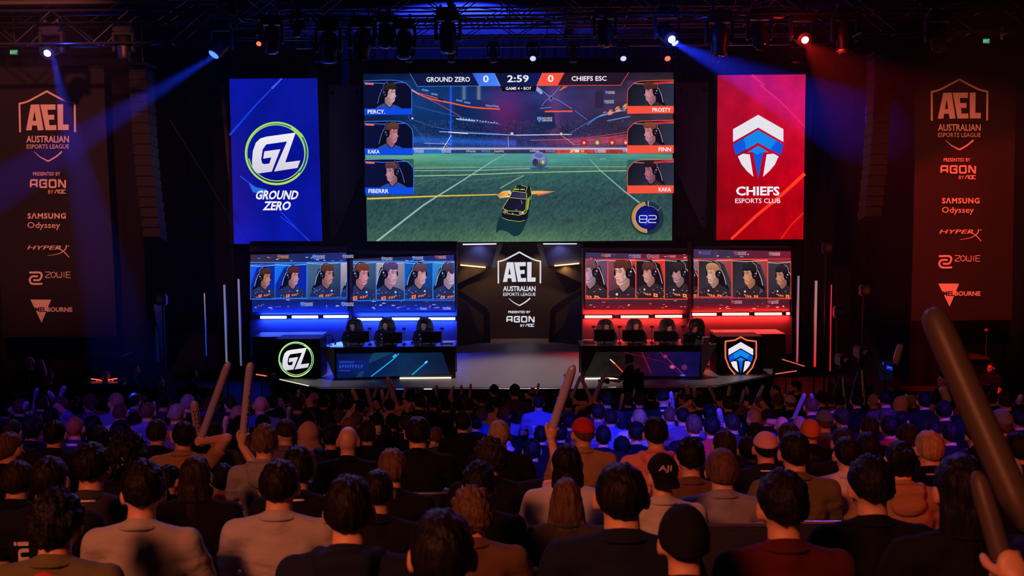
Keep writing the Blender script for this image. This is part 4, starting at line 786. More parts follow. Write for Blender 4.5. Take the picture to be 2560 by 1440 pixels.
# truss motors / hoist chains up to the ceiling
for i, (x, y, z) in enumerate(((-5.5, 20, zt), (0, 20, zt), (5, 20, zt), (10.2, 20, zt), (-7, 24, 9), (2.5, 24, 9), (10, 24, 9), (-12, 19, 8), (-6, 22, 8.6), (7, 19, 8.4), (12, 19, 8.4), (-7.3, 27.4, 9.3), (1, 27.4, 9.3), (9.8, 27.4, 9.3), (-5.9, 13, 9.9), (6.1, 13, 9.9), (-13.5, 22, 8.7))):
    mb = MB(); mb.tube((x, y, z), (x, y, 12), .012, n=5); mb.box((x, y, z + .75), (.16, .12, .3), bev=.02)
    tag(mb.build('chain_hoist', BLK), 'black chain hoist holding up the trusses', 'hoist', 'chain hoists on the trusses')
def truss_z(x, y):
    if abs(y - 20) < .3: return zt
    if abs(y - 27) < .3: return P(1280, 116, 27).z
    return 9
def moving_head(px, py, Y, size=1.0, pan=0, tilt=20, lit=None, label='', grp='unlit moving lights', hang=None):
    """px,py: centre of the barrel in the photo; tilt from straight down towards the seats"""
    c = P(px, py, Y); e = empty('moving_light', c + Vector((0, 0, .33 * size)), label=label, cat='stage light', group=grp); s = size
    mb = MB(); mb.box((0, 0, .02 * s), (.36 * s, .26 * s, .14 * s), bev=.03 * s); mb.box((.0, -.135 * s, .02 * s), (.14 * s, .012, .05 * s)); mb.build('base', BLK, e)
    mb = MB()
    for q in (-1, 1):
        mb.box((q * .19 * s, 0, -.22 * s), (.045 * s, .14 * s, .38 * s), bev=.015 * s); mb.tube((q * .21 * s, 0, -.33 * s), (q * .15 * s, 0, -.33 * s), .06 * s)
    mb.box((0, 0, -.065 * s), (.40 * s, .16 * s, .04 * s)); mb.build('yoke', BLK, e)
    R = Matrix.Rotation(math.radians(pan), 4, 'Z') @ Matrix.Rotation(math.radians(-tilt), 4, 'X'); M = Matrix.Translation((0, 0, -.33 * s)) @ R
    mb = MB(); mb.lathe([(.05 * s, .24 * s), (.11 * s, .21 * s), (.135 * s, .1 * s), (.14 * s, -.02 * s), (.125 * s, -.06 * s), (.118 * s, -.2 * s), (.128 * s, -.21 * s), (.128 * s, -.235 * s), (.10 * s, -.236 * s)], M); h_ = mb.build('head', BLK, e)
    k_ = .62 if lit in (LB, LR) else 1
    mb = MB(); mb.lathe([(.02 * s * k_, -.236 * s), (.098 * s * k_, -.236 * s), (.085 * s * k_, -.255 * s), (.03 * s * k_, -.268 * s)][::-1], M)
    mb.build('lens', lit or mat('lens_glass', (.01, .012, .02), .05, spec=1), e)
    top = (hang if hang else truss_z(c.x, Y)) - e.location.z
    for q in (-1, 1): MB().tube((q * .11 * s, 0, .07 * s), (q * .11 * s, 0, max(top, .14 * s)), .018).box((q * .11 * s, 0, max(top, .14 * s)), (.05, .09, .07), bev=.01).build('clamp', ALU, e)
    return e, M, s
LB = glow('beam_blue', (.35, .45, 1), 14); LR = glow('beam_red', (1, .25, .2), 14); LB2 = glow('wash_blue', (.30, .34, 1), 2.2); LR2 = glow('wash_red', (1, .12, .06), 2.0); LB3 = glow('beam_side', (.05, .14, 1), 3)
g1 = 'big moving lights on the front truss'
for px, py, Y, s, pan, tilt, lab, hg in ((310, 120, 19, .95, 20, 10, 'dark moving light above the left banner', 7.95), (680, 98, 20, 1.1, 0, 8, 'dark moving light left of the blue panel top', 0), (822, 118, 20, 1.25, 0, 4, 'large dark moving light above the left wing panel', 0), (906, 108, 20, 1.25, 25, -24, 'dark moving light tilted backwards above the screen corner', 0), (963, 88, 20, 1.0, 0, 10, 'dark moving light right of the tilted one', 0), (1010, 110, 20, 1.15, 0, 12, 'dark moving light above the first score name', 0), (1120, 92, 20, 1.25, 0, 3, 'dark moving light with silver clamps above the blue score', 0),
                            (1512, 82, 20, 1.1, 0, 14, 'dark moving light with an orange glint above the red score', 0), (1798, 98, 20, 1.3, 0, 0, 'large dark moving light above the right wing panel', 0), (1898, 88, 20, 1.2, 0, 30, 'dark moving light above the red panel', 0), (2112, 92, 20, 1.3, 0, 5, 'dark moving light right of the red lit one', 0), (2345, 92, 19, 1.15, -20, 30, 'dark moving light above the right banner', 8.55)):
    moving_head(px, py, Y, s, pan, tilt, None, lab, g1, hg or None)
moving_head(131, 122, 19, 1.05, 0, 62, LB, 'moving light shining blue above the left banner', 'lit moving lights', 7.95)
moving_head(553, 112, 20, 1.1, -50, 38, LB3, 'moving light aiming a blue beam down to the left', 'lit moving lights')
moving_head(1667, 84, 20, 1.2, 15, 58, LB, 'moving light shining blue-white with a beam to the right', 'lit moving lights')
moving_head(2004, 90, 20, 1.15, 0, 64, LR, 'moving light shining bright red above the red panel', 'lit moving lights')
moving_head(745, 70, 20, .7, -25, 20, None, 'small moving light with a faint teal beam', 'lit moving lights')
g2 = 'small wash lights on the lighting pipe'
for px, lit, nm in ((797, None, 'above the gap left of the screen'), (1022, None, 'above the second player card corner'), (1128, None, 'above the first score name'), (1233, None, 'above the clock'), (1332, LB2, 'glowing blue, left one above the red score'), (1433, None, 'above the word chiefs on the screen'), (1557, LB2, 'glowing blue, above the screen top right'), (1667, LR2, 'glowing red, under the blue beam light'), (1790, None, 'right of the main screen top'), (1990, None, 'above the red panel')):
    moving_head(px, 137, 27, .8, 0, 4 if not lit else 50, lit, 'small black wash light %s' % nm, g2)
moving_head(650, 104, 20, .5, 0, 60, LR2, 'little red lamp on the truss above the blue panel', 'lit moving lights')
# real beams of those lamps
def beam(name, px, py, Y, aim, col, power, ang, r=.05):
    lamp('SPOT', name, P(px, py, Y), aim, col, power, size=r, angle=ang, blend=.25)
beam('blue_beam', 131, 138, 18.7, P(222, 520, 16.5), (.02, .06, 1), 22000, 9)
beam('blue_beam', 545, 134, 19.8, P(0, 470, 15.5), (.01, .04, 1), 80000, 7.5)
beam('blue_beam', 1676, 102, 19.7, P(2110, 300, 26), (.01, .03, 1), 640000, 13)
beam('teal_beam', 742, 72, 19.9, P(560, 520, 22), (.10, .45, .6), 12000, 5)
beam('red_beam', 2010, 106, 19.6, P(2150, 240, 20), (1, .02, .01), 4200, 60)
beam('red_beam', 1667, 146, 26.8, P(1667, 400, 25), (1, .05, .03), 60, 40)
for px, py, c_, w_ in ((131, 138, (.02, .06, 1), 26), (1668, 101, (.02, .06, 1), 26), (2005, 105, (1, .02, .01), 26), (546, 134, (.02, .05, 1), 5)):
    lamp('POINT', 'lens_halo', P(px, py, 18.5 if px < 200 else 19.5), (0, 0, 0), c_, w_, size=.06)  # added point lamps before the lenses, standing in for their halo in the haze
# haze that makes the beams visible
hz = MB().box((0, 20.6, 6.2), (26, 12.5, 7.6)).build('haze', None, None, smooth=False)
m = bpy.data.materials.new('haze'); m.use_nodes = True; nt = m.node_tree; nt.nodes.clear(); o_ = nt.nodes.new('ShaderNodeOutputMaterial'); v_ = nt.nodes.new('ShaderNodeVolumeScatter'); nt.links.new(v_.outputs[0], o_.inputs['Volume'])
v_.inputs['Density'].default_value = .0032; v_.inputs['Anisotropy'].default_value = .35; hz.data.materials.clear(); hz.data.materials.append(m); hz['kind'] = 'stuff'; tag(hz, 'thin stage haze in the air under the trusses', 'haze')

# ---- line array speakers
def line_array(label, x, y, Y, n, s):
    top = P(x, y, Y); e = empty('line_array', top, label=label, cat='speaker', group='hanging line array speakers'); z = 0; yy = 0
    MB().box((0, .1, .12), (.42, .7, .06)).build('flying_frame', BLK, e, smooth=False)
    MB().tube((0, .1, .12), (0, .1, 12 - top.z), .02).build('chain', BLK, e)
    for i in range(n):
        a = math.radians(i * 1.1); mb = MB(); R = Matrix.Rotation(-a, 3, 'X'); mb.box((0, yy, z - .13), (.42, .55, .25), R, bev=.01); c = mb.build('cabinet', BLKP, e, smooth=False)
        mb = MB()
        for k in range(4): mb.box(Vector((0, yy, z - .13)) + R @ Vector((0, -.285, -.085 + k * .056)), (.41, .02, .014), R)
        mb.build('grille', mat('grille_metal', (.06, .055, .05), .35, .7), c if False else e, smooth=False); z -= .262 * math.cos(a); yy += .262 * math.sin(a)
    return e
line_array('long black line array speaker hanging right of the left banner', 354, 176, 24.6, 16, 1)
line_array('long black line array speaker hanging left of the right banner', 2199, 148, 24.6, 15, -1)
def cable(label, pts, r=.012, m=BLK):
    mb = MB(); q = smooth_open([tuple(p) for p in pts], 4)
    for a, b in zip(q, q[1:]): mb.tube(a, b, r, n=6)
    tag(mb.build('cable', m), label, 'cable')
cable('black cable hanging in a loop from the right truss', [P(2503, 66, 18.775), P(2502, 90, 18.775), P(2504, 99, 18.775), P(2507, 90, 18.775), P(2506, 66, 18.775)], .008, mat('cable_grey', (.3, .22, .2), .5))
cable('blue-lit cable sagging along the second truss', [P(1290, 70, 23.7), P(1380, 62, 23.7), P(1490, 58, 23.7)])
cable('thin guy wire falling from the truss behind the blue panel', [P(425, 300, 24), P(560, 520, 26), P(590, 590, 27)], .006, mat('wire', (.08, .07, .07), .5))
# exit signs
for sd, x0, y0, x1, y1 in (('left', 24, 124, 45, 137), ('right', 2457, 96, 2475, 109)):
    Yx = 23 if sd == 'left' else 24.4
    e = empty('exit_sign', P((x0 + x1) / 2, y1, Yx), label='small green EXIT sign high in the dark above the %s banner' % sd, cat='exit sign'); frame_box('housing', x0, y0, x1, y1, Yx, .08, BLKP, e, pad=.5)
    A = Art(Yx); A.rect(x0, y0, x1, y1, hx('#0c5a34')); A.text('EXIT', x0 + 5, y0 + 2.5, x1 - 2, y1 - 2.5, hx('#a8e0c0'), .02); A.rect(x0 + 1.5, y0 + 3, x0 + 3.8, y1 - 3, hx('#8fd0a8')); A.build('face', e)
    MB().tube((0, .05, .1), (0, .05, 12 - e.location.z), .012, n=6).build('hanger', BLK, e)
# ================================================================== people: shared body shapes
def _unit():
    v, f, n, m = [], [], 18, 12
    v.append((0, 0, -1))
    for j in range(1, m):
        e_ = -math.pi / 2 + math.pi * j / m
        for i in range(n): a = 2 * math.pi * i / n; v.append((math.cos(a) * math.cos(e_), math.sin(a) * math.cos(e_), math.sin(e_)))
    v.append((0, 0, 1)); top = len(v) - 1
    for i in range(n):
        f.append((0, 1 + (i + 1) % n, 1 + i)); f.append((top, 1 + (m - 2) * n + i, 1 + (m - 2) * n + (i + 1) % n))
        for j in range(m - 2): r = 1 + j * n; f.append((r + i, r + (i + 1) % n, r + n + (i + 1) % n, r + n + i))
    return np.array(v), f
SPH, SPHF = _unit()
def blob(name, prims, voxel=.012, it=4, fac=.6, disp=None):
    """one continuous surface around a set of ellipsoids and tapered limbs"""
    V, F = [], []
    def put(v, M, c):
        b = sum(len(q) for q in V); V.append(v @ np.array(M).T + np.array(c)); F.extend([tuple(i + b for i in f) for f in SPHF])
    for p in prims:
        if p[0] == 'e': put(SPH * np.array(p[2]), p[3] if len(p) > 3 else Matrix.Identity(3), p[1])
        else:
            a, c = Vector(p[1]), Vector(p[2]); d = c - a; Lc = d.length; q = d.to_track_quat('Z', 'Y').to_matrix(); v = SPH.copy(); up_ = v[:, 2] > 1e-6
            v = v * np.where(up_, p[4], p[3])[:, None]; v[up_, 2] += Lc; eq = ~up_ & (np.abs(SPH[:, 2]) < 1e-6); put(v, q, a)
    me = bpy.data.meshes.new(name); me.from_pydata(np.concatenate(V).tolist(), [], F); o = bpy.data.objects.new(name, me)
    r = o.modifiers.new('r', 'REMESH'); r.mode = 'VOXEL'; r.voxel_size = voxel; r.use_smooth_shade = True
    s = o.modifiers.new('s', 'SMOOTH'); s.factor = fac; s.iterations = it
    ev, dg = scratch_eval(o); out = bpy.data.meshes.new_from_object(ev, depsgraph=dg); bpy.data.objects.remove(o); bpy.data.meshes.remove(me)
    if disp:
        n = len(out.vertices); co = np.empty(n * 3, np.float32); no = np.empty(n * 3, np.float32); out.vertices.foreach_get('co', co); out.vertices.foreach_get('normal', no); co = co.reshape(-1, 3); no = no.reshape(-1, 3)
        co += no * disp(co)[:, None]; out.vertices.foreach_set('co', co.ravel())
    out.polygons.foreach_set('use_smooth', [True] * len(out.polygons)); out.name = name; out.materials.clear(); out.materials.append(None); return out
def n3(co, k, s=0):
    """cheap folded noise for cloth creases and hair"""
    a = np.sin(co[:, 0] * k[0] + 2 * np.sin(co[:, 2] * k[2] * .37 + s) + s); b = np.sin(co[:, 1] * k[1] + 1.7 * np.sin(co[:, 0] * k[0] * .31 + s * 2)); c = np.sin(co[:, 2] * k[2] + 1.9 * np.sin(co[:, 0] * k[0] * .43 + co[:, 1] * k[1] * .3 + s))
    return (a + b + c) / 3
HC = Vector((0, .02, 1.145))            # centre of the skull, seated
def head_prims(M):
    T = lambda p: M @ Vector(p); R = M.to_3x3()
    e = lambda c, r: ('e', T(c), r, R)
    return [e((0, -.012, .012), (.076, .094, .100)), e((0, .03, -.045), (.060, .062, .066)), e((0, .055, -.075), (.040, .040, .038)), e((0, .082, -.025), (.016, .024, .030)), e((0, .068, .005), (.05, .022, .014)), e((0, .072, -.066), (.028, .02, .014)),
            e((.083, -.006, -.016), (.013, .024, .036)), e((-.083, -.006, -.016), (.013, .024, .036)), e((.044, .055, -.04), (.022, .02, .02)), e((-.044, .055, -.04), (.022, .02, .02))]
def fingers(w, d, n, s=1, curl=.6):
    """relaxed hand: w wrist, d direction of the fingers, n back-of-hand normal"""
    w, d, n = Vector(w), Vector(d).normalized(), Vector(n).normalized(); t = d.cross(n).normalized(); out = [('e', w + d * .045, (.014, .040, .046), Matrix((n, t, d)).transposed()), ('c', w - d * .02, w + d * .02, .024, .026)]
    for i, L in enumerate((.062, .070, .066, .052)):
        a = w + d * .08 + t * (.030 - i * .020) * s; b = a + (d - n * curl * .5) * L * .5; c = b + (d * .5 - n * curl) * L * .5; out += [('c', a, b, .0095, .0088), ('c', b, c, .0088, .0078)]
    a = w + d * .03 + t * .03 * s; b = a + (d * .6 + t * .7 * s) * .035; out += [('c', a, b, .011, .010), ('c', b, b + (d * .8 - n * .3) * .028, .010, .009)]
    return out
def headM(yaw=0, tilt=0, roll=0, base=HC): return Matrix.Translation(base) @ Matrix.Rotation(math.radians(yaw), 4, 'Z') @ Matrix.Rotation(math.radians(-tilt), 4, 'X') @ Matrix.Rotation(math.radians(roll), 4, 'Y')
ARM = {'R': [(.192, -.02, .938), (.255, .06, .68), (.12, .32, .62)], 'L': [(-.192, -.02, .938), (-.255, .06, .68), (-.12, .32, .62)]}
LEGS = [[(.09, .0, .46), (.13, .44, .50), (.13, .42, .07)], [(-.09, .0, .46), (-.13, .44, .50), (-.13, .42, .07)]]
STAND_LEGS = [[(.09, 0, .92), (.10, .02, .50), (.11, -.02, .07)], [(-.09, 0, .92), (-.10, .02, .50), (-.11, -.02, .07)]]
_body = {}
def body(yaw=0, tilt=0, arms='LR', up=0, legs=LEGS, custom=None, key=None):
    """skin body, shirt and trousers meshes. up raises everything above the hips (standing people)"""
    k = (yaw, tilt, arms, up, key)
    if k in _body: return _body[k]
    U = Vector((0, 0, up)); M = headM(yaw, tilt, 0, HC + U); A_ = dict(custom or ARM)
    if not custom: A_ = {q: [Vector(p) + U for p in ARM[q]] for q in 'LR'}
    neck = [('c', U + Vector((0, -.035, .97)), U + Vector((0, .0, 1.09)), .062, .057)]
    torso = lambda g: [('c', U + Vector((0, -.038, .98)), U + Vector((0, -.032, 1.003)), .066 + g * .5, .063 + g * .5), ('e', U + Vector((0, -.01, .82)), (.172 + g, .108 + g, .19 + g)), ('e', U + Vector((0, .01, .62)), (.150 + g, .105 + g, .17 + g)), ('e', U + Vector((0, .01, .48)), (.17 + g, .125 + g, .11 + g)), ('c', U + Vector((-.12, -.02, .935)), U + Vector((.12, -.02, .935)), .062 + g, .062 + g),
                       ('c', U + Vector((0, -.035, 1.0)), U + Vector((.15, -.025, .945)), .045 + g, .05 + g), ('c', U + Vector((0, -.035, 1.0)), U + Vector((-.15, -.025, .945)), .045 + g, .05 + g)]
    prims = head_prims(M) + neck + torso(-.016); shirt = torso(.012)
    for q in 'LR':
        s, e, w = (Vector(p) for p in A_[q]); shirt += [('e', s + Vector((0, 0, -.004)), (.066, .066, .060))]
        if q in arms:
            prims += [('c', s, e, .046, .040), ('c', e, w, .039, .027)] + fingers(w, (w - e), (0, 0, 1) if not custom else (e - w).cross(Vector((1, 0, 0))), 1 if q == 'L' else -1)
            shirt += [('c', s, s.lerp(e, .62), .064, .060)]
    for l in legs:
        a, b, c = (Vector(p) for p in l); prims += [('c', a, b, .075, .052), ('c', b, c, .048, .036), ('c', c + Vector((0, -.02, -.03)), c + Vector((0, .13, -.035)), .036, .03)]
    tr = [('e', U + Vector((0, .01, .47)), (.175, .13, .10))]
    for l in legs:
        a, b, c = (Vector(p) for p in l); tr += [('c', a, b, .092, .066), ('c', b, b.lerp(c, .9), .064, .05)]
    def fold(co):
        rg = lambda k, q: 1 - 2 * np.abs(n3(co, k, q)); sh_ = np.clip((.96 + up - co[:, 2]) / .30, 0, 1)
        return .017 * rg((9, 13, 27), 1) ** 3 * sh_ + .011 * rg((22, 17, 15), 5) ** 3 * sh_ + .003 * n3(co, (37, 31, 60), 2)
    k2, k3 = ('s', arms, up, key), ('t', up, len(legs), legs is STAND_LEGS)
    if k2 not in _body: _body[k2] = blob('shirt', shirt, .0115, 14, disp=fold)
    if k3 not in _body: _body[k3] = blob('trousers', tr, .018, 3, disp=lambda co: .004 * n3(co, (30, 22, 28), 3))
    _body[k] = (blob('body', prims, .011, 3), _body[k2], _body[k3], M)
    return _body[k]
_hair = {}
def cap_grid(t, line, nseg=44, nrow=30, disp=0, dfreq=40, seed=0, fy=1.0, top=0, back=0):
    """hair or hat shell round the skull. line(az) elevation of its lower edge; az 90 is the face"""
    rnd = random.Random(seed); bm = bmesh.new(); rows = []
    for j in range(nrow + 1):
        el = math.radians(90 - j * 175 / nrow); row = []
        for i in range(nseg):
            az = 2 * math.pi * i / nseg; d = Vector((math.cos(az) * math.cos(el), math.sin(az) * math.cos(el), math.sin(el)))
            L = line(math.degrees(az)); k = max(0, min(1, (math.degrees(el) - L) / 9 + .5)); k = k * k * (3 - 2 * k)
            g = t + top * max(0, d.z) + back * max(0, -d.y) * (1 - abs(d.z))
            nz = disp * (noise.noise(Vector((d.x * dfreq * .3, d.y * dfreq * .3, d.z * dfreq * .1 + seed * 3.1))) + .6 * noise.noise(Vector((d.x * dfreq, d.y * dfreq, d.z * dfreq * .35 + seed)))) if disp else 0
            r = .90 + (g + .10 + nz) * k
            row.append(bm.verts.new((d.x * .078 * r, -.012 + d.y * .096 * r * fy, .010 + d.z * .102 * r)))
        rows.append(row)
    for a, b in zip(rows, rows[1:]):
        for i in range(nseg): bm.faces.new((a[i], b[i], b[(i + 1) % nseg], a[(i + 1) % nseg]))
    bmesh.ops.remove_doubles(bm, verts=bm.verts, dist=1e-5); me = bpy.data.meshes.new('hair'); bm.to_mesh(me); bm.free(); me.polygons.foreach_set('use_smooth', [True] * len(me.polygons)); me.materials.append(None); return me
def hl(front, side, back):
    def f(a):
        a = (a + 360) % 360; s = math.sin(math.radians(a))
        return side + (front - side) * max(0, s) ** 1.5 + (back - side) * max(0, -s) ** .8
    return f
def hair(style, seed=0):
    k = (style, seed)
    if k in _hair: return _hair[k]
    g = lambda t, l, **a: cap_grid(t, hl(*l), seed=seed, **a)
    if style == 'short': me = g((.09, .13, .10)[seed % 3], (36, (2, -4, 0)[seed % 3], (-42, -26, -36)[seed % 3]), disp=(.07, .13, .10)[seed % 3], dfreq=(16, 22, 12)[seed % 3], top=(.04, .16, .09)[seed % 3])
    elif style == 'buzz': me = g(.035, (36, 2, -34), disp=.012, dfreq=30)
    elif style == 'fade': me = g(.07, (34, 8, -14), disp=.05, dfreq=18, top=.08)
    elif style == 'messy': me = g(.17, (30, -10, -46), disp=.26, dfreq=22, top=.05)
    elif style == 'curly': me = g(.42, (28, -30, -58), disp=.34, dfreq=30, nseg=64, nrow=44)
    elif style == 'bowl': me = g(.17, (20, -24, -40), disp=.05, dfreq=26)
    elif style in ('long', 'bob', 'pony', 'bun'):
        c = [('e', (0, -.015, .014), (.086, .104, .110))]
        if style == 'long': c += [('e', (0, -.052, -.06), (.088, .064, .12)), ('c', (.052, -.055, -.06), (.062, -.075, -.30), .042, .028), ('c', (-.052, -.055, -.06), (-.062, -.075, -.30), .042, .028), ('c', (0, -.07, -.06), (0, -.10, -.34), .052, .040)]
        if style == 'bob': c += [('e', (0, -.045, -.06), (.105, .075, .12)), ('c', (.06, -.03, -.06), (.088, -.045, -.19), .046, .034), ('c', (-.06, -.03, -.06), (-.088, -.045, -.19), .046, .034), ('e', (0, -.06, -.15), (.095, .06, .05))]
        if style in ('pony', 'bun'): c = [('e', (0, -.018, .014), (.082, .098, .106)), ('e', (0, -.05, -.035), (.068, .05, .06))]
        if style == 'pony': c += [('c', (0, -.11, .03), (0, -.155, -.05), .026, .032), ('c', (0, -.155, -.05), (.01, -.13, -.22), .032, .014)]
        if style == 'bun': c += [('e', (0, -.112, .05), (.042, .034, .040))]
        me = blob('hair', c, .009, 3, disp=lambda co: .006 * n3(co, (150, 90, 14), seed) + .003 * n3(co, (310, 190, 22), seed + 1))
        # free the face
        n = len(me.vertices); co = np.empty(n * 3, np.float32); me.vertices.foreach_get('co', co); co = co.reshape(-1, 3); f = (co[:, 1] > .035) & (co[:, 2] < .055); co[f, 1] = .035 - (co[f, 1] - .035) * .2; me.vertices.foreach_set('co', co.ravel())
    elif style in ('cap', 'backcap', 'sidecap', 'bucket'):
        me = g(.14, (14, 12, 6), disp=0, top=.06); bm = bmesh.new(); bm.from_mesh(me); mb = MB(); mb.bm = bm
        dr = {'cap': 0, 'backcap': 180, 'sidecap': 75, 'bucket': 0}[style]
        if style == 'bucket':
            pr = [(.092 * a, z) for a, z in ((1.0, .03), (1.18, .0), (1.42, -.022), (1.44, -.028), (1.18, -.008), (1.0, .02))]; mb.lathe(pr, Matrix.Diagonal((1, 1.15, 1, 1)), 28)
        else:
            R = Matrix.Rotation(math.radians(dr), 4, 'Z'); v = []; n = 14; top_, bot = [], []
            for i in range(n + 1):
                a = math.radians(-62 + 124 * i / n); x = math.sin(a)
                for (rr, zz, L) in ((.086, .018, 0), (.162, -.006 if style != 'backcap' else -.03, 1)):
                    p = Vector((x * (rr if not L else .088), math.cos(a) * rr - .01, zz - (abs(x) ** 2) * .016 * L)); top_.append(mb.bm.verts.new(R @ p)); bot.append(mb.bm.verts.new(R @ (p - Vector((0, 0, .005)))))
            for i in range(n):
                a = 2 * i; mb.bm.faces.new((top_[a], top_[a + 1], top_[a + 3], top_[a + 2])); mb.bm.faces.new((bot[a], bot[a + 2], bot[a + 3], bot[a + 1])); mb.bm.faces.new((top_[a + 1], bot[a + 1], bot[a + 3], top_[a + 3]))
        mb.ball((0, -.012, .130), (.008, .008, .005), 8)
        me = mb.mesh('cap'); me.materials.append(None)
    elif style == 'beanie': me = g(.15, (16, -6, -22), disp=.02, dfreq=60, top=.08)
    elif style == 'hood':
        me = blob('hood', [('e', (0, -.025, .015), (.108, .115, .125)), ('e', (0, -.04, .075), (.06, .07, .075)), ('e', (0, -.02, -.08), (.112, .10, .09)), ('c', (-.07, -.02, -.16), (.07, -.02, -.16), .07, .07)], .011, 5, disp=lambda co: .004 * n3(co, (40, 30, 46), seed))
    _hair[k] = me; return me
_misc = {}
def misc(kind):
    if kind in _misc: return _misc[kind]
    if kind == 'hoodroll': me = blob('hood', [('c', (-.10, -.03, 1.0), (-.06, -.105, 1.0), .036, .045), ('c', (-.06, -.105, 1.0), (.06, -.105, 1.0), .045, .045), ('c', (.10, -.03, 1.0), (.06, -.105, 1.0), .036, .045), ('e', (0, -.125, .93), (.10, .035, .075))], .01, 4, disp=lambda co: .006 * n3(co, (30, 30, 50), 4))
    if kind == 'lanyard':
        mb = MB(); q = [(-.075, .03, .985), (-.068, -.05, 1.012), (-.04, -.092, 1.022), (0, -.102, 1.024), (.04, -.092, 1.022), (.068, -.05, 1.012), (.075, .03, .985)]; q = smooth_open(q, 3)
        for a, b in zip(q, q[1:]):
            a, b = Vector(a), Vector(b); mb.prism([a, b, b + Vector((0, -.006, -.020)), a + Vector((0, -.006, -.020))], (0, .003, .001))
        me = mb.mesh('lanyard'); me.materials.append(None)
    if kind == 'collar':
        mb = MB(); q = smooth_open([(-.07, .02, .99), (-.062, -.05, 1.01), (0, -.092, 1.02), (.062, -.05, 1.01), (.07, .02, .99)], 4)
        for a, b in zip(q, q[1:]):
            a, b = Vector(a), Vector(b); mb.prism([a, b, b + Vector((b.x * .12, -.02, -.035)), a + Vector((a.x * .12, -.02, -.035))], (0, .004, .002))
        me = mb.mesh('collar'); me.materials.append(None)
    if kind == 'headset':
        mb = MB(); q = [(.09 * math.cos(a) , -.005, .005 + .125 * math.sin(a)) for a in (math.pi * i / 16 for i in range(17))]
        for a, b in zip(q, q[1:]): mb.tube(a, b, .010, n=8)
        for s in (-1, 1): mb.ball((s * .092, .0, -.015), (.026, .036, .046), 16)
        mb.tube((-.09, .03, -.04), (-.05, .095, -.075), .005, n=6); me = mb.mesh('headset'); me.materials.append(None)
    if kind == 'neckline':
        mb = MB(); q = [(.079 * math.cos(2 * math.pi * i / 20), -.034 + .073 * math.sin(2 * math.pi * i / 20), 1.010 - .012 * math.sin(2 * math.pi * i / 20)) for i in range(21)]
        for a, b in zip(q, q[1:]): mb.tube(a, b, .007, n=8, caps=False); mb.ball(a, .007, 8)
        me = mb.mesh('neckline'); me.materials.append(None)
    if kind == 'clip':
        mb = MB()
        for i in range(9):
            a = math.radians(200 + i * 25); mb.ball((.032 * math.cos(a), -.135, .01 + .032 * math.sin(a)), .008, 8)
        me = mb.mesh('clip'); me.materials.append(None)
    if kind == 'eyes':
        mb = MB()
        for s in (-1, 1): mb.ball((s * .030, .073, -.012), (.012, .008, .008), 12)
        me = mb.mesh('eye'); me.materials.append(None)
    if kind == 'brows':
        mb = MB()
        for s in (-1, 1): mb.cap((s * .016, .084, .010), (s * .046, .072, .012), .0045, .0035, 8)
        me = mb.mesh('eyebrow'); me.materials.append(None)
    if kind == 'lips': mb = MB(); mb.cap((-.018, .088, -.066), (.018, .088, -.066), .0045, .0045, 8); me = mb.mesh('lips'); me.materials.append(None)
    if kind == 'beard': me = blob('beard', [('e', (0, .052, -.085), (.052, .05, .040)), ('c', (-.058, .02, -.05), (-.03, .06, -.09), .018, .02), ('c', (.058, .02, -.05), (.03, .06, -.09), .018, .02)], .008, 3)
    _misc[kind] = me; return me
SK = [mat('skin_light', (.60, .31, .21), .5, bump=.05, bscale=120), mat('skin_tan', (.46, .26, .17), .5, bump=.05, bscale=120), mat('skin_brown', (.22, .11, .07), .5, bump=.05, bscale=120)]
def hairmat(n, c, c2): return mat('hair_' + n, c, .5, bump=.8, bscale=45, noisecol=c2, stretch=(1, 1, .25), spec=.14)
HM = {'black': hairmat('black', (.0045, .004, .0045), (.009, .007, .007)), 'dark brown': hairmat('dark_brown', (.013, .009, .007), (.03, .019, .013)), 'brown': hairmat('brown', (.07, .038, .02), (.13, .07, .04)), 'blond': hairmat('blond', (.26, .16, .08), (.42, .28, .15)), 'grey': hairmat('grey', (.16, .14, .13), (.30, .27, .25)), 'ginger': hairmat('ginger', (.24, .07, .02), (.34, .11, .04))}
def cloth(n, c): return mat('cloth_' + n, c, .9, bump=.55, bscale=11, spec=.12, stretch=(1, 1, 1.9))
CM = {'black': cloth('black', (.007, .007, .009)), 'charcoal': cloth('charcoal', (.045, .042, .045)), 'navy': cloth('navy', (.009, .012, .032)), 'white': cloth('white', (.52, .52, .56)), 'grey': cloth('grey', (.24, .24, .27)), 'beige': cloth('beige', (.36, .34, .33)), 'cream': cloth('cream', (.46, .42, .40)), 'olive': cloth('olive', (.12, .11, .055)),
      'brown': cloth('brown', (.12, .065, .04)), 'maroon': cloth('maroon', (.07, .010, .012)), 'red': cloth('red', (.50, .03, .03)), 'blue': cloth('blue', (.12, .15, .42)), 'coral': cloth('coral', (.62, .22, .18)), 'purple': cloth('purple', (.12, .08, .18)), 'orange': cloth('orange', (.65, .18, .06)), 'tan': cloth('tan', (.34, .20, .11)), 'pink': cloth('pink', (.60, .34, .34)), 'denim': cloth('denim', (.05, .06, .10))}
def part(parent, name, me, m, M=None):
    o = bpy.data.objects.new(name, me); COL.objects.link(o); o.parent = parent
    if me.materials: o.material_slots[0].link = 'OBJECT'; o.material_slots[0].material = m
    if M is not None: o.matrix_local = M
    return o
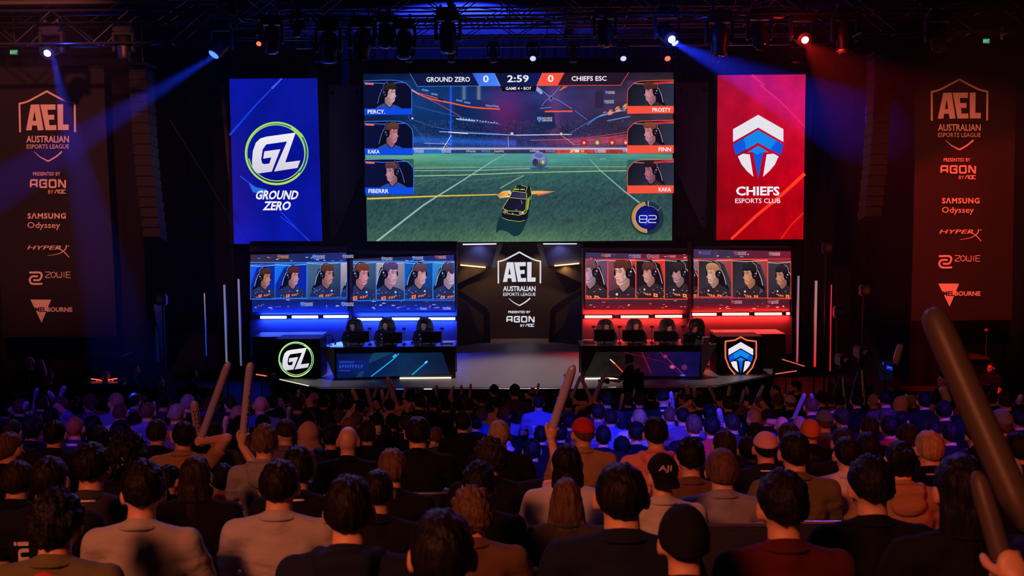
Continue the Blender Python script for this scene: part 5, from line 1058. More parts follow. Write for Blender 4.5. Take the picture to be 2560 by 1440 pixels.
# seated person seen from behind unless turned; px,py = top of the head in the photo, w = width of the hair there
PEOPLE = []
def head_w(style): return {'curly': .215, 'messy': .185, 'bob': .205, 'hood': .215, 'long': .18, 'buzz': .158, 'bald': .155, 'bowl': .18, 'cap': .175, 'backcap': .175, 'bucket': .22, 'beanie': .175}.get(style, .170)
def person(px, py, w, style='short', hc='black', shirt='black', yaw=0, tilt=0, skin=0, extra=(), arms='LR', d=None, s=1.0, label=None, wide=1.0, seed=None, hatcol=None):
    sd = seed if seed is not None else int(px * 3 + py) % 3
    if d is None: d = FPX * head_w(style) * s / w
    d = max(2.3, min(20.5, d)); top = P(px, py, d); htop = {'curly': 1.29, 'hood': 1.29}.get(style, 1.262)
    if style == 'bald': htop = 1.255
    e = empty('person', top - Vector((0, 0, htop * s))); e.scale = (s * wide, s, s); tag(e, cat='person')
    yaw = min((-50, -20, 0, 18, 45, 150), key=lambda q: abs(q - yaw)); b, sh, tr, M = body(yaw, tilt, arms)
    part(e, 'body', b, SK[skin]); part(e, 'shirt', sh, CM[shirt]); part(e, 'trousers', tr, CM['denim' if sd else 'black'])
    if style != 'bald':
        hat = style in ('cap', 'backcap', 'sidecap', 'bucket', 'beanie', 'hood')
        if hat and style != 'hood': part(e, 'hair', hair('buzz', 0), HM[hc], M)
        part(e, 'hood' if style == 'hood' else 'cap' if hat else 'hair', hair(style, sd if not hat else 0), CM[hatcol or shirt] if hat else HM[hc], M)
    if d < 9 and style != 'hood': part(e, 'neckline', misc('neckline'), CM[shirt])
    for x in extra:
        if x == 'hoodroll': part(e, 'hood', misc(x), CM[shirt])
        elif x == 'lanyard': part(e, 'lanyard', misc(x), mat('lanyard_white', (.7, .66, .66), .6))
        elif x == 'collar': part(e, 'collar', misc(x), CM['red' if shirt == 'olive' else shirt])
        elif x == 'headset': part(e, 'headset', misc(x), BLK, M)
        elif x == 'clip': part(e, 'hair_clip', misc(x), ALU, M)
        elif x == 'specs':
            mb = MB(); [mb.tube((q * .03 - .016, .092, -.012), (q * .03 + .016, .092, -.012), .014, n=12) for q in ()]
        elif x == 'face':
            part(e, 'eye', misc('eyes'), mat('eye_white', (.3, .28, .28), .3), M); part(e, 'eyebrow', misc('brows'), HM[hc], M); part(e, 'lips', misc('lips'), mat('lips', (.3, .1, .09), .5), M)
        elif x == 'beard': part(e, 'beard', misc('beard'), HM[hc], M)
    rec_ = dict(e=e, px=px, py=py, w=w, style=style, hc=hc, shirt=shirt, extra=extra, d=d, s=s, wide=wide, label=label, hat=hatcol, yaw=yaw); PEOPLE.append(rec_); return rec_
def cyl_stick(e_name, base, tip, r, label, group, pm=0):
    """inflated cheering stick with pinched, rounded ends and dark print"""
    base, tip = Vector(base), Vector(tip); L = (tip - base).length; e = empty(e_name, base, label=label, cat='cheering stick', group=group)
    prof = [(.004, 0), (r * .45, .004), (r * .72, .02), (r * .95, .06), (r, .10), (r * .99, L * .5), (r, L - .09), (r * .93, L - .04), (r * .74, L - .015), (r * .40, L - .003), (.004, L)]
    q = (tip - base).to_track_quat('Z', 'Y').to_matrix().to_4x4(); mb = MB(); mb.lathe(prof, q, 18)
    mb.build('tube', STK[pm], e)
    rn = random.Random(int(L * 1e4)); mb = MB(); z = L * .22; k = 0
    while z < L * .82:
        h_ = rn.uniform(.018, .035); a0 = rn.uniform(-.25, .1) - 1.57
        for (zz, hh, aa, ww) in ((z, h_, a0, .25), (z + h_ * .4, .006, a0, .85), (z, h_ * .8, a0 + .62, .2)):
            v = []
            for (a, b) in ((aa, zz), (aa + ww, zz), (aa + ww, zz + hh), (aa, zz + hh)): v.append(mb.bm.verts.new(q @ Vector(((r + .0015) * math.cos(a), (r + .0015) * math.sin(a), b))))
            mb.bm.faces.new(v)
        z += h_ + .016; k += 1
    mb.build('print', mat('stick_print', (.03, .03, .05), .5), e, smooth=False); return e
STK = [mat('stick_film_lilac_lit', (.42, .38, .60), .2, spec=.9), mat('stick_film_warm', (.62, .50, .46), .22, spec=.8), mat('stick_film_shaded', (.07, .05, .045), .45, spec=.3)]  # whitish film; lilac light, warm light and shade put into the base colours
def raised_arm(rc, side, hand, axis, grip_r=.028, col=None):
    """arm from the shoulder of a seated person up to a stick it grips; hand and axis in the world"""
    e = rc['e']; s = rc['s']; sc = e.scale; L = lambda p: Vector(((p.x - e.location.x) / sc[0], (p.y - e.location.y) / sc[1], (p.z - e.location.z) / sc[2]))
    sh = Vector(ARM[side][0]); h = L(Vector(hand)); a = Vector(axis).normalized(); q = 1 if side == 'R' else -1
    v = h - sh; D = v.length; l1, l2 = .30, .285
    if D > .57: l1 *= D / .57; l2 *= D / .57
    wr = h + Vector((0, -.035, -.06)) * (1 if D > .2 else .3); v = wr - sh; D = max(v.length, .05)
    ca = max(-1, min(1, (l1 * l1 + D * D - l2 * l2) / (2 * l1 * D))); ang = math.acos(ca); ax = v.cross(Vector((q * .9, -.6, 0.1))).normalized(); el = sh + Matrix.Rotation(ang, 3, ax) @ v.normalized() * l1
    pr = [('e', sh, (.056, .056, .056)), ('c', sh, el, .048, .040), ('c', el, wr, .040, .026)]
    n = Vector((0, -1, 0)); n = (n - a * n.dot(a)).normalized(); t = a.cross(n); R_ = grip_r
    pc = h + n * (R_ + .012); pr += [('e', pc, (.034, .016, .044), Matrix((t, n, a)).transposed()), ('c', wr, pc - a * .02, .027, .024)]
    for i, (off, LL) in enumerate(((.034, 190), (.012, 205), (-.010, 200), (-.031, 180))):
        pts = []
        for j in range(6):
            th = math.radians(8 + LL * j / 5) * q; pts.append(h + (n * math.cos(th) + t * math.sin(th)) * (R_ + .010) + a * (off - .004 * j))
        for x, y in zip(pts, pts[1:]): pr.append(('c', x, y, .0095, .0090))
    pts = [h + (n * math.cos(math.radians(k_) * -q) + t * math.sin(math.radians(k_) * -q)) * (R_ + .012) + a * z for k_, z in ((20, -.02), (50, .0), (85, .018), (115, .034))]
    for x, y in zip(pts, pts[1:]): pr.append(('c', x, y, .012, .0105))
    near = rc['d'] < 9; part(e, 'arm', blob('arm', pr, .0062 if near else .011, 2), SK[0])
    sl = sh.lerp(el, .5); part(e, 'sleeve', blob('sleeve', [('c', sh, sl, .064, .060)], .016, 2), CM[rc['shirt']]); return el
# ================================================================== the crowd, each head where the photo has it
# x, top y, hair width, style, hair colour, shirt, extras, yaw, skin, hat colour
S_, B_ = 'short', 'buzz'
CROWD = [
 # nearest people
 (135, 1238, 124, 'messy', 'black', 'olive', ('collar',), 0, 0), (352, 1165, 102, S_, 'black', 'beige', (), 18, 0), (118, 1148, 86, S_, 'black', 'black', (), 0, 0), (225, 1120, 82, S_, 'black', 'charcoal', ('lanyard',), 0, 0),
 (40, 1155, 72, S_, 'dark brown', 'black', (), 0, 0), (20, 1083, 60, S_, 'brown', 'black', (), -20, 0), (312, 1086, 92, 'curly', 'black', 'black', ('clip',), 0, 0), (420, 1166, 54, S_, 'black', 'black', (), -25, 0),
 (487, 1143, 78, 'long', 'dark brown', 'black', (), 0, 0), (553, 1163, 58, S_, 'black', 'red', (), 30, 0), (696, 1157, 92, S_, 'black', 'beige', (), 0, 0), (660, 1069, 62, S_, 'brown', 'grey', ('hoodroll',), 0, 0),
 (742, 1121, 80, S_, 'black', 'black', ('lanyard',), 12, 0), (796, 1124, 48, S_, 'dark brown', 'black', (), 20, 0), (870, 1199, 124, S_, 'black', 'navy', ('hoodroll',), 0, 0), (942, 1174, 80, B_, 'black', 'black', (), 0, 1),
 (978, 1127, 72, S_, 'brown', 'black', (), 25, 0), (1104, 1284, 165, S_, 'black', 'navy', (), 0, 0), (1179, 1227, 98, 'messy', 'brown', 'brown', (), 20, 0), (1196, 1165, 80, S_, 'black', 'black', (), 0, 0),
 (1222, 1101, 74, 'messy', 'dark brown', 'black', (), 35, 0), (1416, 1198, 92, 'bob', 'brown', 'charcoal', (), 0, 0), (1418, 1113, 76, 'long', 'black', 'white', (), 0, 0), (1554, 1164, 122, S_, 'black', 'navy', (), 0, 0),
 (1656, 1140, 80, 'backcap', 'black', 'cream', (), 20, 0, 'black'), (1727, 1102, 70, S_, 'black', 'brown', (), 0, 0), (1806, 1127, 80, 'bowl', 'brown', 'grey', (), 0, 0), (1915, 1084, 60, 'cap', 'black', 'navy', ('lanyard',), 0, 0, 'pink'),
 (1711, 1276, 128, 'beanie', 'black', 'black', (), 0, 0, 'black'), (1960, 1192, 120, S_, 'black', 'maroon', (), 0, 0), (1988, 1085, 74, S_, 'black', 'olive', (), 0, 0), (2120, 1095, 64, S_, 'black', 'white', ('collar',), 0, 0),
 (2171, 1083, 60, S_, 'black', 'black', (), 0, 0), (2252, 1103, 76, 'bun', 'black', 'tan', ('hoodroll',), 0, 0), (2181, 1153, 104, S_, 'black', 'black', (), 0, 0), (2326, 1080, 66, S_, 'blond', 'black', ('lanyard',), 0, 0),
 (2410, 1140, 140, 'long', 'black', 'black', (), 0, 0),
 # middle rows, left
 (12, 1008, 30, S_, 'black', 'purple', (), 10, 0), (27, 1050, 46, S_, 'dark brown', 'black', (), 0, 0), (37, 1069, 46, 'cap', 'dark brown', 'black', (), 10, 0, 'tan'), (79, 1043, 50, 'messy', 'black', 'black', (), 0, 0), (48, 998, 34, S_, 'brown', 'black', (), 25, 0),
 (102, 989, 32, S_, 'dark brown', 'navy', (), 12, 0), (125, 1022, 38, S_, 'black', 'tan', (), 15, 0), (147, 992, 34, S_, 'brown', 'blue', (), 45, 0), (155, 1014, 24, 'cap', 'brown', 'grey', (), 0, 0, 'grey'), (171, 990, 18, 'cap', 'brown', 'navy', (), 0, 0, 'navy'),
 (185, 990, 19, B_, 'brown', 'black', (), 150, 1), (135, 1053, 52, S_, 'black', 'black', (), 0, 0), (186, 1042, 42, B_, 'ginger', 'charcoal', ('lanyard',), 0, 0), (222, 989, 35, 'messy', 'brown', 'purple', (), 40, 0), (256, 992, 28, 'curly', 'dark brown', 'black', (), -60, 0),
 (287, 982, 34, B_, 'blond', 'blue', (), 50, 0), (299, 1009, 34, B_, 'brown', 'white', (), 0, 0), (228, 1025, 30, S_, 'black', 'black', (), 0, 0), (251, 1029, 34, S_, 'brown', 'black', (), 20, 0), (230, 1043, 44, S_, 'black', 'black', (), 0, 0), (245, 1072, 48, S_, 'black', 'black', (), 0, 0), (299, 1057, 44, S_, 'black', 'black', (), 0, 0),
 (335, 984, 30, S_, 'black', 'purple', (), 0, 0), (368, 1005, 36, B_, 'brown', 'blue', (), 0, 0), (407, 985, 34, S_, 'black', 'charcoal', (), 0, 0), (440, 1009, 38, B_, 'grey', 'purple', (), 0, 0), (468, 985, 34, B_, 'grey', 'black', (), 0, 0), (336, 1036, 38, S_, 'black', 'black', (), 0, 0), (358, 1031, 32, B_, 'black', 'black', (), 20, 0),
 (391, 1052, 48, S_, 'dark brown', 'black', (), 0, 0), (421, 1052, 26, S_, 'black', 'black', (), 0, 0), (457, 1056, 54, S_, 'black', 'tan', (), 15, 0), (410, 1079, 38, S_, 'dark brown', 'black', (), 0, 0), (534, 1058, 44, S_, 'black', 'olive', (), 0, 0), (545, 1036, 34, S_, 'dark brown', 'black', (), 0, 0), (574, 990, 32, S_, 'dark brown', 'navy', (), 35, 0),
 (592, 1014, 34, B_, 'blond', 'black', (), 0, 0), (598, 1043, 42, S_, 'black', 'brown', (), 0, 0), (524, 991, 24, B_, 'ginger', 'blue', (), 0, 0), (497, 1000, 20, S_, 'brown', 'black', (), 0, 0), (503, 1038, 22, B_, 'ginger', 'black', (), 0, 0), (357, 990, 18, S_, 'grey', 'black', (), 0, 0), (433, 1000, 20, 'cap', 'brown', 'grey', (), 0, 0, 'grey'),
 # middle rows, centre left
 (650, 991, 33, 'bald', 'grey', 'blue', (), 20, 0), (682, 990, 28, S_, 'black', 'black', (), 0, 0), (743, 991, 32, B_, 'dark brown', 'charcoal', (), 0, 0), (716, 984, 24, S_, 'black', 'black', (), 0, 0), (706, 972, 20, S_, 'black', 'black', ('headset',), 0, 0), (742, 969, 17, S_, 'black', 'black', ('headset',), 0, 0), (784, 984, 26, 'cap', 'brown', 'navy', (), 0, 0, 'pink'),
 (809, 989, 28, S_, 'black', 'navy', (), 0, 0), (833, 988, 26, S_, 'black', 'navy', (), 0, 0), (867, 995, 28, S_, 'black', 'black', (), 0, 0), (898, 999, 31, S_, 'black', 'white', (), 0, 0), (925, 994, 26, S_, 'black', 'black', (), 0, 0), (697, 1020, 36, S_, 'black', 'black', (), 0, 0), (657, 1038, 38, S_, 'black', 'black', (), 0, 0),
 (768, 1031, 38, S_, 'black', 'black', (), 0, 0), (818, 1033, 42, S_, 'black', 'black', (), 0, 0), (842, 1025, 30, S_, 'brown', 'black', (), 20, 0), (891, 1029, 31, B_, 'brown', 'black', (), 0, 0), (873, 1046, 34, S_, 'ginger', 'black', (), 0, 0), (942, 1036, 36, S_, 'black', 'black', (), 0, 0), (892, 1055, 26, B_, 'blond', 'black', (), 0, 0), (744, 1036, 28, S_, 'black', 'black', (), 0, 0),
 (713, 1050, 50, 'fade', 'dark brown', 'purple', (), 15, 0), (770, 1052, 53, 'hood', 'black', 'pink', (), 0, 0), (827, 1066, 46, S_, 'black', 'black', (), 0, 0), (869, 1068, 52, 'bald', 'black', 'black', (), 0, 0), (918, 1058, 44, S_, 'dark brown', 'black', (), 0, 0), (795, 996, 20, S_, 'black', 'black', (), 0, 0), (759, 1000, 18, S_, 'black', 'black', (), 0, 0), (848, 981, 17, B_, 'grey', 'black', (), 0, 0),
 # middle rows, centre
 (973, 996, 28, B_, 'dark brown', 'black', (), 15, 0), (1000, 995, 27, S_, 'black', 'pink', (), 15, 0), (1048, 984, 32, S_, 'black', 'black', (), 12, 0), (1082, 991, 28, S_, 'black', 'charcoal', (), 0, 0), (1114, 996, 28, S_, 'black', 'charcoal', (), 0, 0), (1148, 998, 28, S_, 'black', 'black', (), 0, 0), (1173, 996, 28, S_, 'dark brown', 'purple', (), 0, 0),
 (1107, 985, 23, S_, 'black', 'black', (), 0, 0), (1155, 987, 22, S_, 'black', 'black', (), 0, 0), (1203, 982, 26, S_, 'dark brown', 'charcoal', (), 0, 0), (1235, 964, 22, S_, 'black', 'navy', (), 20, 0), (1245, 994, 26, S_, 'black', 'pink', (), 0, 0), (1018, 993, 17, S_, 'black', 'black', (), 0, 0), (979, 1035, 34, S_, 'black', 'charcoal', (), 12, 0), (1018, 1037, 36, S_, 'dark brown', 'black', (), 0, 0),
 (1054, 1037, 32, S_, 'black', 'black', (), 0, 0), (1044, 1046, 58, S_, 'black', 'black', (), 0, 0), (1088, 1067, 36, B_, 'brown', 'charcoal', (), 0, 0), (1105, 1041, 36, 'curly', 'black', 'black', (), 0, 0), (1157, 1029, 42, S_, 'black', 'black', (), 0, 0), (1189, 1041, 30, S_, 'black', 'black', (), 15, 0), (1203, 1024, 28, S_, 'brown', 'blue', (), 0, 0), (1228, 1035, 26, 'cap', 'black', 'black', (), 0, 0, 'black'),
 (1264, 1018, 28, S_, 'brown', 'blue', (), -20, 0), (1276, 1003, 20, 'cap', 'brown', 'blue', (), 0, 0, 'blue'), (1262, 1044, 30, S_, 'dark brown', 'black', (), 0, 0), (1248, 1053, 54, S_, 'blond', 'black', (), 0, 0), (962, 1064, 34, S_, 'black', 'red', (), 0, 0), (1136, 1042, 26, S_, 'black', 'black', (), 0, 0), (1258, 1094, 48, 'bucket', 'black', 'black', (), 0, 0, 'pink'),
 # middle rows, centre right
 (1287, 964, 27, S_, 'black', 'charcoal', (), 0, 0), (1284, 985, 24, 'cap', 'black', 'black', (), 0, 0, 'black'), (1331, 972, 20, 'cap', 'black', 'black', ('headset',), 0, 0, 'tan'), (1352, 979, 18, S_, 'dark brown', 'black', (), 0, 0), (1346, 989, 29, S_, 'dark brown', 'blue', (), 0, 0), (1420, 993, 25, S_, 'dark brown', 'blue', (), 0, 0), (1395, 972, 18, S_, 'black', 'black', (), 0, 0),
 (1423, 1036, 33, S_, 'black', 'navy', (), 0, 0), (1352, 1067, 36, S_, 'black', 'black', (), 0, 0), (1402, 1064, 34, S_, 'black', 'black', (), 0, 0), (1475, 1010, 26, S_, 'black', 'black', (), 0, 0), (1495, 985, 22, S_, 'dark brown', 'black', (), 0, 0), (1518, 985, 28, S_, 'dark brown', 'charcoal', (), 0, 0), (1570, 984, 28, S_, 'dark brown', 'black', (), 0, 0),
 (1599, 985, 28, S_, 'dark brown', 'navy', (), 0, 0), (1496, 1015, 32, S_, 'dark brown', 'purple', (), 0, 0), (1527, 1025, 33, S_, 'dark brown', 'blue', (), 0, 0), (1524, 1018, 28, 'cap', 'black', 'blue', (), 0, 0, 'blue'), (1508, 1065, 42, S_, 'black', 'black', (), 0, 0), (1599, 1022, 34, B_, 'blond', 'white', (), 0, 0), (1592, 1060, 40, S_, 'black', 'black', (), 0, 0), (1634, 1023, 28, B_, 'dark brown', 'black', (), 0, 0),
 (1675, 1017, 33, B_, 'brown', 'blue', (), 0, 0), (1708, 1018, 34, B_, 'black', 'purple', (), 0, 0), (1628, 975, 22, S_, 'black', 'black', (), 0, 0), (1660, 974, 34, 'fade', 'black', 'black', ('lanyard',), -12, 0), (1709, 980, 24, 'cap', 'black', 'black', (), 20, 0, 'black'), (1722, 983, 27, B_, 'dark brown', 'pink', (), 0, 0), (1750, 987, 30, S_, 'black', 'black', (), 0, 0), (1747, 979, 22, 'backcap', 'black', 'black', (), 0, 0, 'purple'),
 (1801, 977, 26, S_, 'dark brown', 'navy', (), 0, 0), (1821, 992, 30, S_, 'dark brown', 'black', (), 0, 0), (1838, 982, 24, S_, 'black', 'black', (), 0, 0), (1874, 986, 28, 'cap', 'black', 'purple', (), 20, 0, 'navy'), (1899, 991, 28, B_, 'brown', 'purple', (), 15, 0), (1775, 1015, 35, S_, 'black', 'navy', (), 0, 0), (1832, 1034, 38, B_, 'dark brown', 'charcoal', (), 0, 0), (1886, 1021, 36, B_, 'blond', 'blue', (), 12, 0), (1920, 1027, 30, S_, 'dark brown', 'black', (), 0, 0),
 (1457, 1048, 56, 'cap', 'brown', 'tan', (), 15, 0, 'red'), (1505, 1060, 30, S_, 'black', 'black', (), 0, 0), (1442, 1102, 38, S_, 'ginger', 'black', (), 0, 0), (1640, 1046, 60, S_, 'black', 'coral', ('hoodroll',), 0, 0), (1735, 1038, 42, S_, 'brown', 'black', (), 0, 0), (1780, 1043, 42, S_, 'black', 'red', (), 0, 0), (1812, 1079, 56, S_, 'dark brown', 'black', (), 0, 0), (1848, 1061, 40, S_, 'black', 'black', ('headset',), 25, 0), (1890, 1059, 46, S_, 'black', 'black', (), 0, 0),
 (1672, 1120, 46, 'cap', 'black', 'charcoal', (), 0, 0, 'black'), (1872, 1094, 50, S_, 'black', 'black', (), 0, 0),
 # middle rows, right
 (1973, 1061, 52, S_, 'dark brown', 'black', (), 0, 0), (2027, 1052, 47, 'beanie', 'brown', 'black', (), 0, 0, 'orange'), (1956, 1042, 34, 'bald', 'brown', 'black', (), 0, 0), (2000, 1040, 34, B_, 'blond', 'navy', (), 0, 0), (2062, 1028, 42, 'sidecap', 'brown', 'blue', (), 0, 0, 'blue'), (2079, 1023, 30, 'cap', 'brown', 'blue', (), 0, 0, 'blue'), (2106, 1024, 38, S_, 'dark brown', 'black', (), 0, 0), (2152, 1015, 32, 'messy', 'dark brown', 'blue', (), 0, 0),
 (2175, 1048, 44, S_, 'dark brown', 'black', (), 0, 0), (2217, 1025, 36, 'beanie', 'brown', 'black', (), -30, 0, 'charcoal'), (2224, 1041, 44, S_, 'black', 'red', (), 0, 0), (2110, 1071, 56, S_, 'dark brown', 'black', (), 0, 0), (1946, 988, 27, S_, 'brown', 'charcoal', (), -20, 0), (1977, 990, 28, 'cap', 'brown', 'navy', (), 0, 0, 'cream'), (2029, 993, 33, B_, 'brown', 'navy', (), 0, 0), (2054, 982, 28, S_, 'dark brown', 'black', (), 20, 0),
 (2080, 991, 20, S_, 'black', 'black', (), 0, 0), (2098, 988, 26, S_, 'black', 'black', (), 0, 0), (2143, 983, 30, S_, 'black', 'black', (), 0, 0), (2186, 985, 27, B_, 'blond', 'purple', (), 0, 0), (2215, 979, 32, S_, 'black', 'charcoal', ('lanyard',), 0, 0), (2251, 989, 36, 'hood', 'black', 'pink', (), 50, 0), (2282, 986, 26, B_, 'grey', 'black', (), 0, 0), (2311, 981, 34, S_, 'black', 'black', (), 0, 0), (2362, 1004, 38, S_, 'black', 'black', (), -15, 0),
 (2258, 1029, 34, S_, 'black', 'purple', (), -50, 0), (2376, 1058, 44, S_, 'black', 'black', (), 0, 0), (2484, 980, 28, S_, 'dark brown', 'black', (), -30, 0), (2516, 982, 36, S_, 'dark brown', 'black', (), -25, 0), (2505, 1027, 56, 'cap', 'brown', 'black', (), 0, 0, 'blue'), (2550, 1030, 36, S_, 'black', 'black', (), 0, 0), (2394, 1043, 40, 'messy', 'black', 'black', (), 0, 0), (2271, 1066, 50, S_, 'dark brown', 'black', (), 0, 0), (2335, 1053, 40, S_, 'black', 'black', (), 0, 0),
 (2440, 1060, 46, S_, 'black', 'black', (), 0, 0), (2545, 1085, 60, S_, 'black', 'black', (), 0, 0), (2280, 1120, 40, S_, 'black', 'navy', (), 0, 0), (2545, 1010, 34, S_, 'black', 'black', (), 0, 0),
 # gaps between shoulders where more heads and dark hair show
 (590, 1100, 40, S_, 'black', 'black', (), 0, 0), (500, 1090, 44, S_, 'black', 'brown', (), 0, 0), (170, 1100, 44, S_, 'black', 'black', (), 0, 0), (85, 1105, 44, S_, 'black', 'black', (), 0, 0), (1010, 1090, 34, S_, 'black', 'charcoal', (), 0, 0), (1330, 1098, 44, S_, 'black', 'black', (), 0, 0), (1555, 1096, 40, S_, 'black', 'black', (), 0, 0), (2050, 1095, 40, S_, 'black', 'black', (), 0, 0), (640, 1010, 26, S_, 'black', 'black', (), 0, 0), (560, 1015, 26, S_, 'black', 'black', (), 0, 0), (1310, 1020, 26, S_, 'black', 'black', (), 0, 0), (1380, 1020, 26, S_, 'black', 'black', (), 0, 0), (1455, 1030, 26, S_, 'black', 'black', (), 0, 0),
]
arms_of = {}
# sticks: tip, base, distance, radius, film, held by (crowd head px) and arm side
STICKS = [
 ((572, 905), (497, 1112), None, .031, 0, (457, 1056), 'R'), ((626, 906), (606, 1108), None, .030, 0, (553, 1163), 'R'), ((1434, 912), (1376, 1085), None, .030, 0, (1222, 1101), 'R'), ((484, 1003), (495, 1078), None, .040, 1, (534, 1058), 'L'),
 ((69, 1004), (46, 1048), None, .034, 0, (48, 998), 'R'), ((93, 970), (88, 1000), None, .03, 0, (102, 989), 'L'), ((121, 977), (134, 1000), None, .03, 0, (147, 992), 'L'), ((161, 965), (151, 995), None, .034, 0, (147, 992), 'R'), ((103, 1096), (106, 1145), None, .04, 2, (85, 1105), 'R'),
 ((386, 1003), (388, 1030), None, .026, 0, (407, 985), 'L'), ((566, 1040), (560, 1100), None, .034, 1, (590, 1100), 'L'), ((747, 974), (746, 995), None, .028, 0, (743, 991), 'R'), ((757, 985), (768, 1020), None, .03, 0, (759, 1000), 'R'), ((699, 995), (708, 1022), None, .034, 0, (682, 990), 'R'), ((722, 1018), (722, 1040), None, .034, 0, (697, 1020), 'R'),
 ((880, 972), (893, 1004), None, .03, 1, (898, 999), 'L'), ((916, 970), (923, 996), None, .03, 0, (898, 999), 'R'), ((945, 962), (933, 998), None, .03, 0, (925, 994), 'R'), ((954, 973), (958, 1004), None, .028, 1, (973, 996), 'L'), ((968, 942), (985, 998), None, .040, 0, (973, 996), 'R'), ((973, 974), (965, 1000), None, .026, 0, (1000, 995), 'L'),
 ((1015, 966), (1008, 998), None, .03, 0, (1000, 995), 'R'), ((1039, 976), (1041, 992), None, .024, 0, (1018, 993), 'L'), ((1048, 976), (1047, 992), None, .022, 0, (1018, 993), 'R'), ((1092, 962), (1090, 1000), None, .03, 1, (1107, 985), 'L'), ((1135, 965), (1121, 1002), None, .03, 1, (1107, 985), 'R'), ((1153, 962), (1155, 992), None, .028, 0, (1155, 987), 'L'), ((1177, 959), (1174, 1000), None, .028, 1, (1155, 987), 'R'),
 ((945, 1059), (940, 1140), None, .046, 1, (942, 1036), 'R'), ((1086, 1102), (1078, 1128), None, .04, 1, (1088, 1067), 'L'), ((1347, 957), (1342, 990), None, .026, 1, (1352, 979), 'L'), ((1411, 935), (1424, 975), None, .030, 0, (1395, 972), 'R'), ((1452, 939), (1430, 992), None, .030, 0, (1420, 993), 'R'), ((1451, 940), (1478, 1000), None, .032, 0, (1475, 1010), 'L'), ((1513, 932), (1483, 1002), None, .036, 0, (1475, 1010), 'R'),
 ((1558, 984), (1550, 1022), None, .028, 1, (1570, 984), 'L'), ((1587, 972), (1584, 992), None, .024, 0, (1570, 984), 'R'), ((1677, 979), (1681, 1014), None, .03, 0, (1660, 974), 'R'), ((1693, 981), (1679, 1018), None, .034, 0, (1709, 980), 'L'), ((1702, 976), (1700, 990), None, .022, 0, (1709, 980), 'R'), ((1716, 960), (1721, 988), None, .034, 0, (1722, 983), 'L'), ((1735, 966), (1737, 992), None, .03, 0, (1722, 983), 'R'),
 ((1771, 964), (1784, 990), None, .032, 0, (1801, 977), 'L'), ((1825, 965), (1820, 992), None, .032, 1, (1801, 977), 'R'), ((1860, 974), (1847, 1034), None, .034, 0, (1838, 982), 'R'), ((1866, 967), (1871, 990), None, .032, 0, (1874, 986), 'L'), ((1909, 963), (1896, 992), None, .030, 0, (1899, 991), 'R'), ((1797, 1021), (1804, 1062), None, .038, 0, (1775, 1015), 'R'),
 ((1962, 987), (1972, 1002), None, .032, 0, (1946, 988), 'R'), ((2012, 984), (1998, 1016), None, .03, 0, (2029, 993), 'L'), ((2028, 985), (2030, 1000), None, .03, 0, (2029, 993), 'R'), ((2266, 985), (2267, 1012), None, .034, 1, (2282, 986), 'L'), ((2553, 986), (2543, 1022), None, .034, 0, (2545, 1010), 'L'),
]
hold = {}
for st_ in STICKS: hold.setdefault(st_[5], '') ; hold[st_[5]] += st_[6]
FIX = {}
# real depth of every head from its width, then rows eased apart so that neighbours do not share a seat
DD = {}
for c in CROWD: DD[c[:2]] = max(2.35, min(20.2, FPX * head_w(c[3]) / c[2]))
keys = list(DD); D0 = dict(DD)
for it in range(60):
    moved = False
    for i, a in enumerate(keys):
        for b in keys[i + 1:]:
            pa, pb = (a[0] - 1280) / FPX * DD[a], (b[0] - 1280) / FPX * DD[b]
            if abs(pa - pb) < .40 and abs(DD[a] - DD[b]) < .56:
                f_, n_ = (a, b) if (D0[a] - a[1] * .002) > (D0[b] - b[1] * .002) else (b, a); k_ = .5 * (.58 - abs(DD[a] - DD[b])) + .01
                nf, nn = min(DD[f_] + k_, D0[f_] * 1.13, 20.4), max(DD[n_] - k_, D0[n_] * .90, 2.35)
                if nf != DD[f_] or nn != DD[n_]: moved = True
                DD[f_], DD[n_] = nf, nn
    if not moved: break
for c in CROWD:
    x, y, w_, sty, hc, sh, ex, yw, sk = c[:9]; hat = c[9] if len(c) > 9 else None; up_ = hold.get((x, y), ''); arms = ''.join(a for a in 'LR' if a not in up_)
    # rows nearest the stage: keep them on the pit side of the deck
    rnd = random.Random(x * 7 + y); wd = 1.0 + rnd.uniform(-.03, .08)
    if (x, y) in ((1044, 1046), (457, 1056), (1554, 1164)): wd = 1.12
    FIX[(x, y)] = person(x, y, w_, sty, hc, sh, yw, 0, sk, ex, arms or '-', d=DD[(x, y)], s=max(.9, min(1.1, w_ * DD[(x, y)] / FPX / head_w(sty))), wide=wd, hatcol=hat)
for i, (tip, base, dd, r, film, who, side) in enumerate(STICKS):
    rc = FIX[who]; d = rc['d'] - .02; s = rc['s']; tp, bp = P(*tip, d - .05), P(*base, d + .05); ax = (tp - bp).normalized(); sh = rc['e'].location + Vector(ARM[side][0]) * s
    L = (tp - bp).length; want = .52
    if L < want: bp = tp - ax * want
    grip = bp + ax * .05; v = grip - sh
    if v.length > .60: grip = sh + v.normalized() * .60; bp2 = grip - ax * .05; sft = bp2 - bp; bp = bp + sft if i > 3 else bp; grip = bp + ax * .05
    near = d < 9; pos = 'held up by the person with %s hair' % rc['hc']
    STK_LABEL = None
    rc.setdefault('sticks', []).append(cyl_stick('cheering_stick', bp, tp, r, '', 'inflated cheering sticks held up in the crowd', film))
    rc['sticks'][-1]['_px'] = tip[0]; rc['sticks'][-1]['_py'] = tip[1]
    raised_arm(rc, side, grip, ax, r * .93)
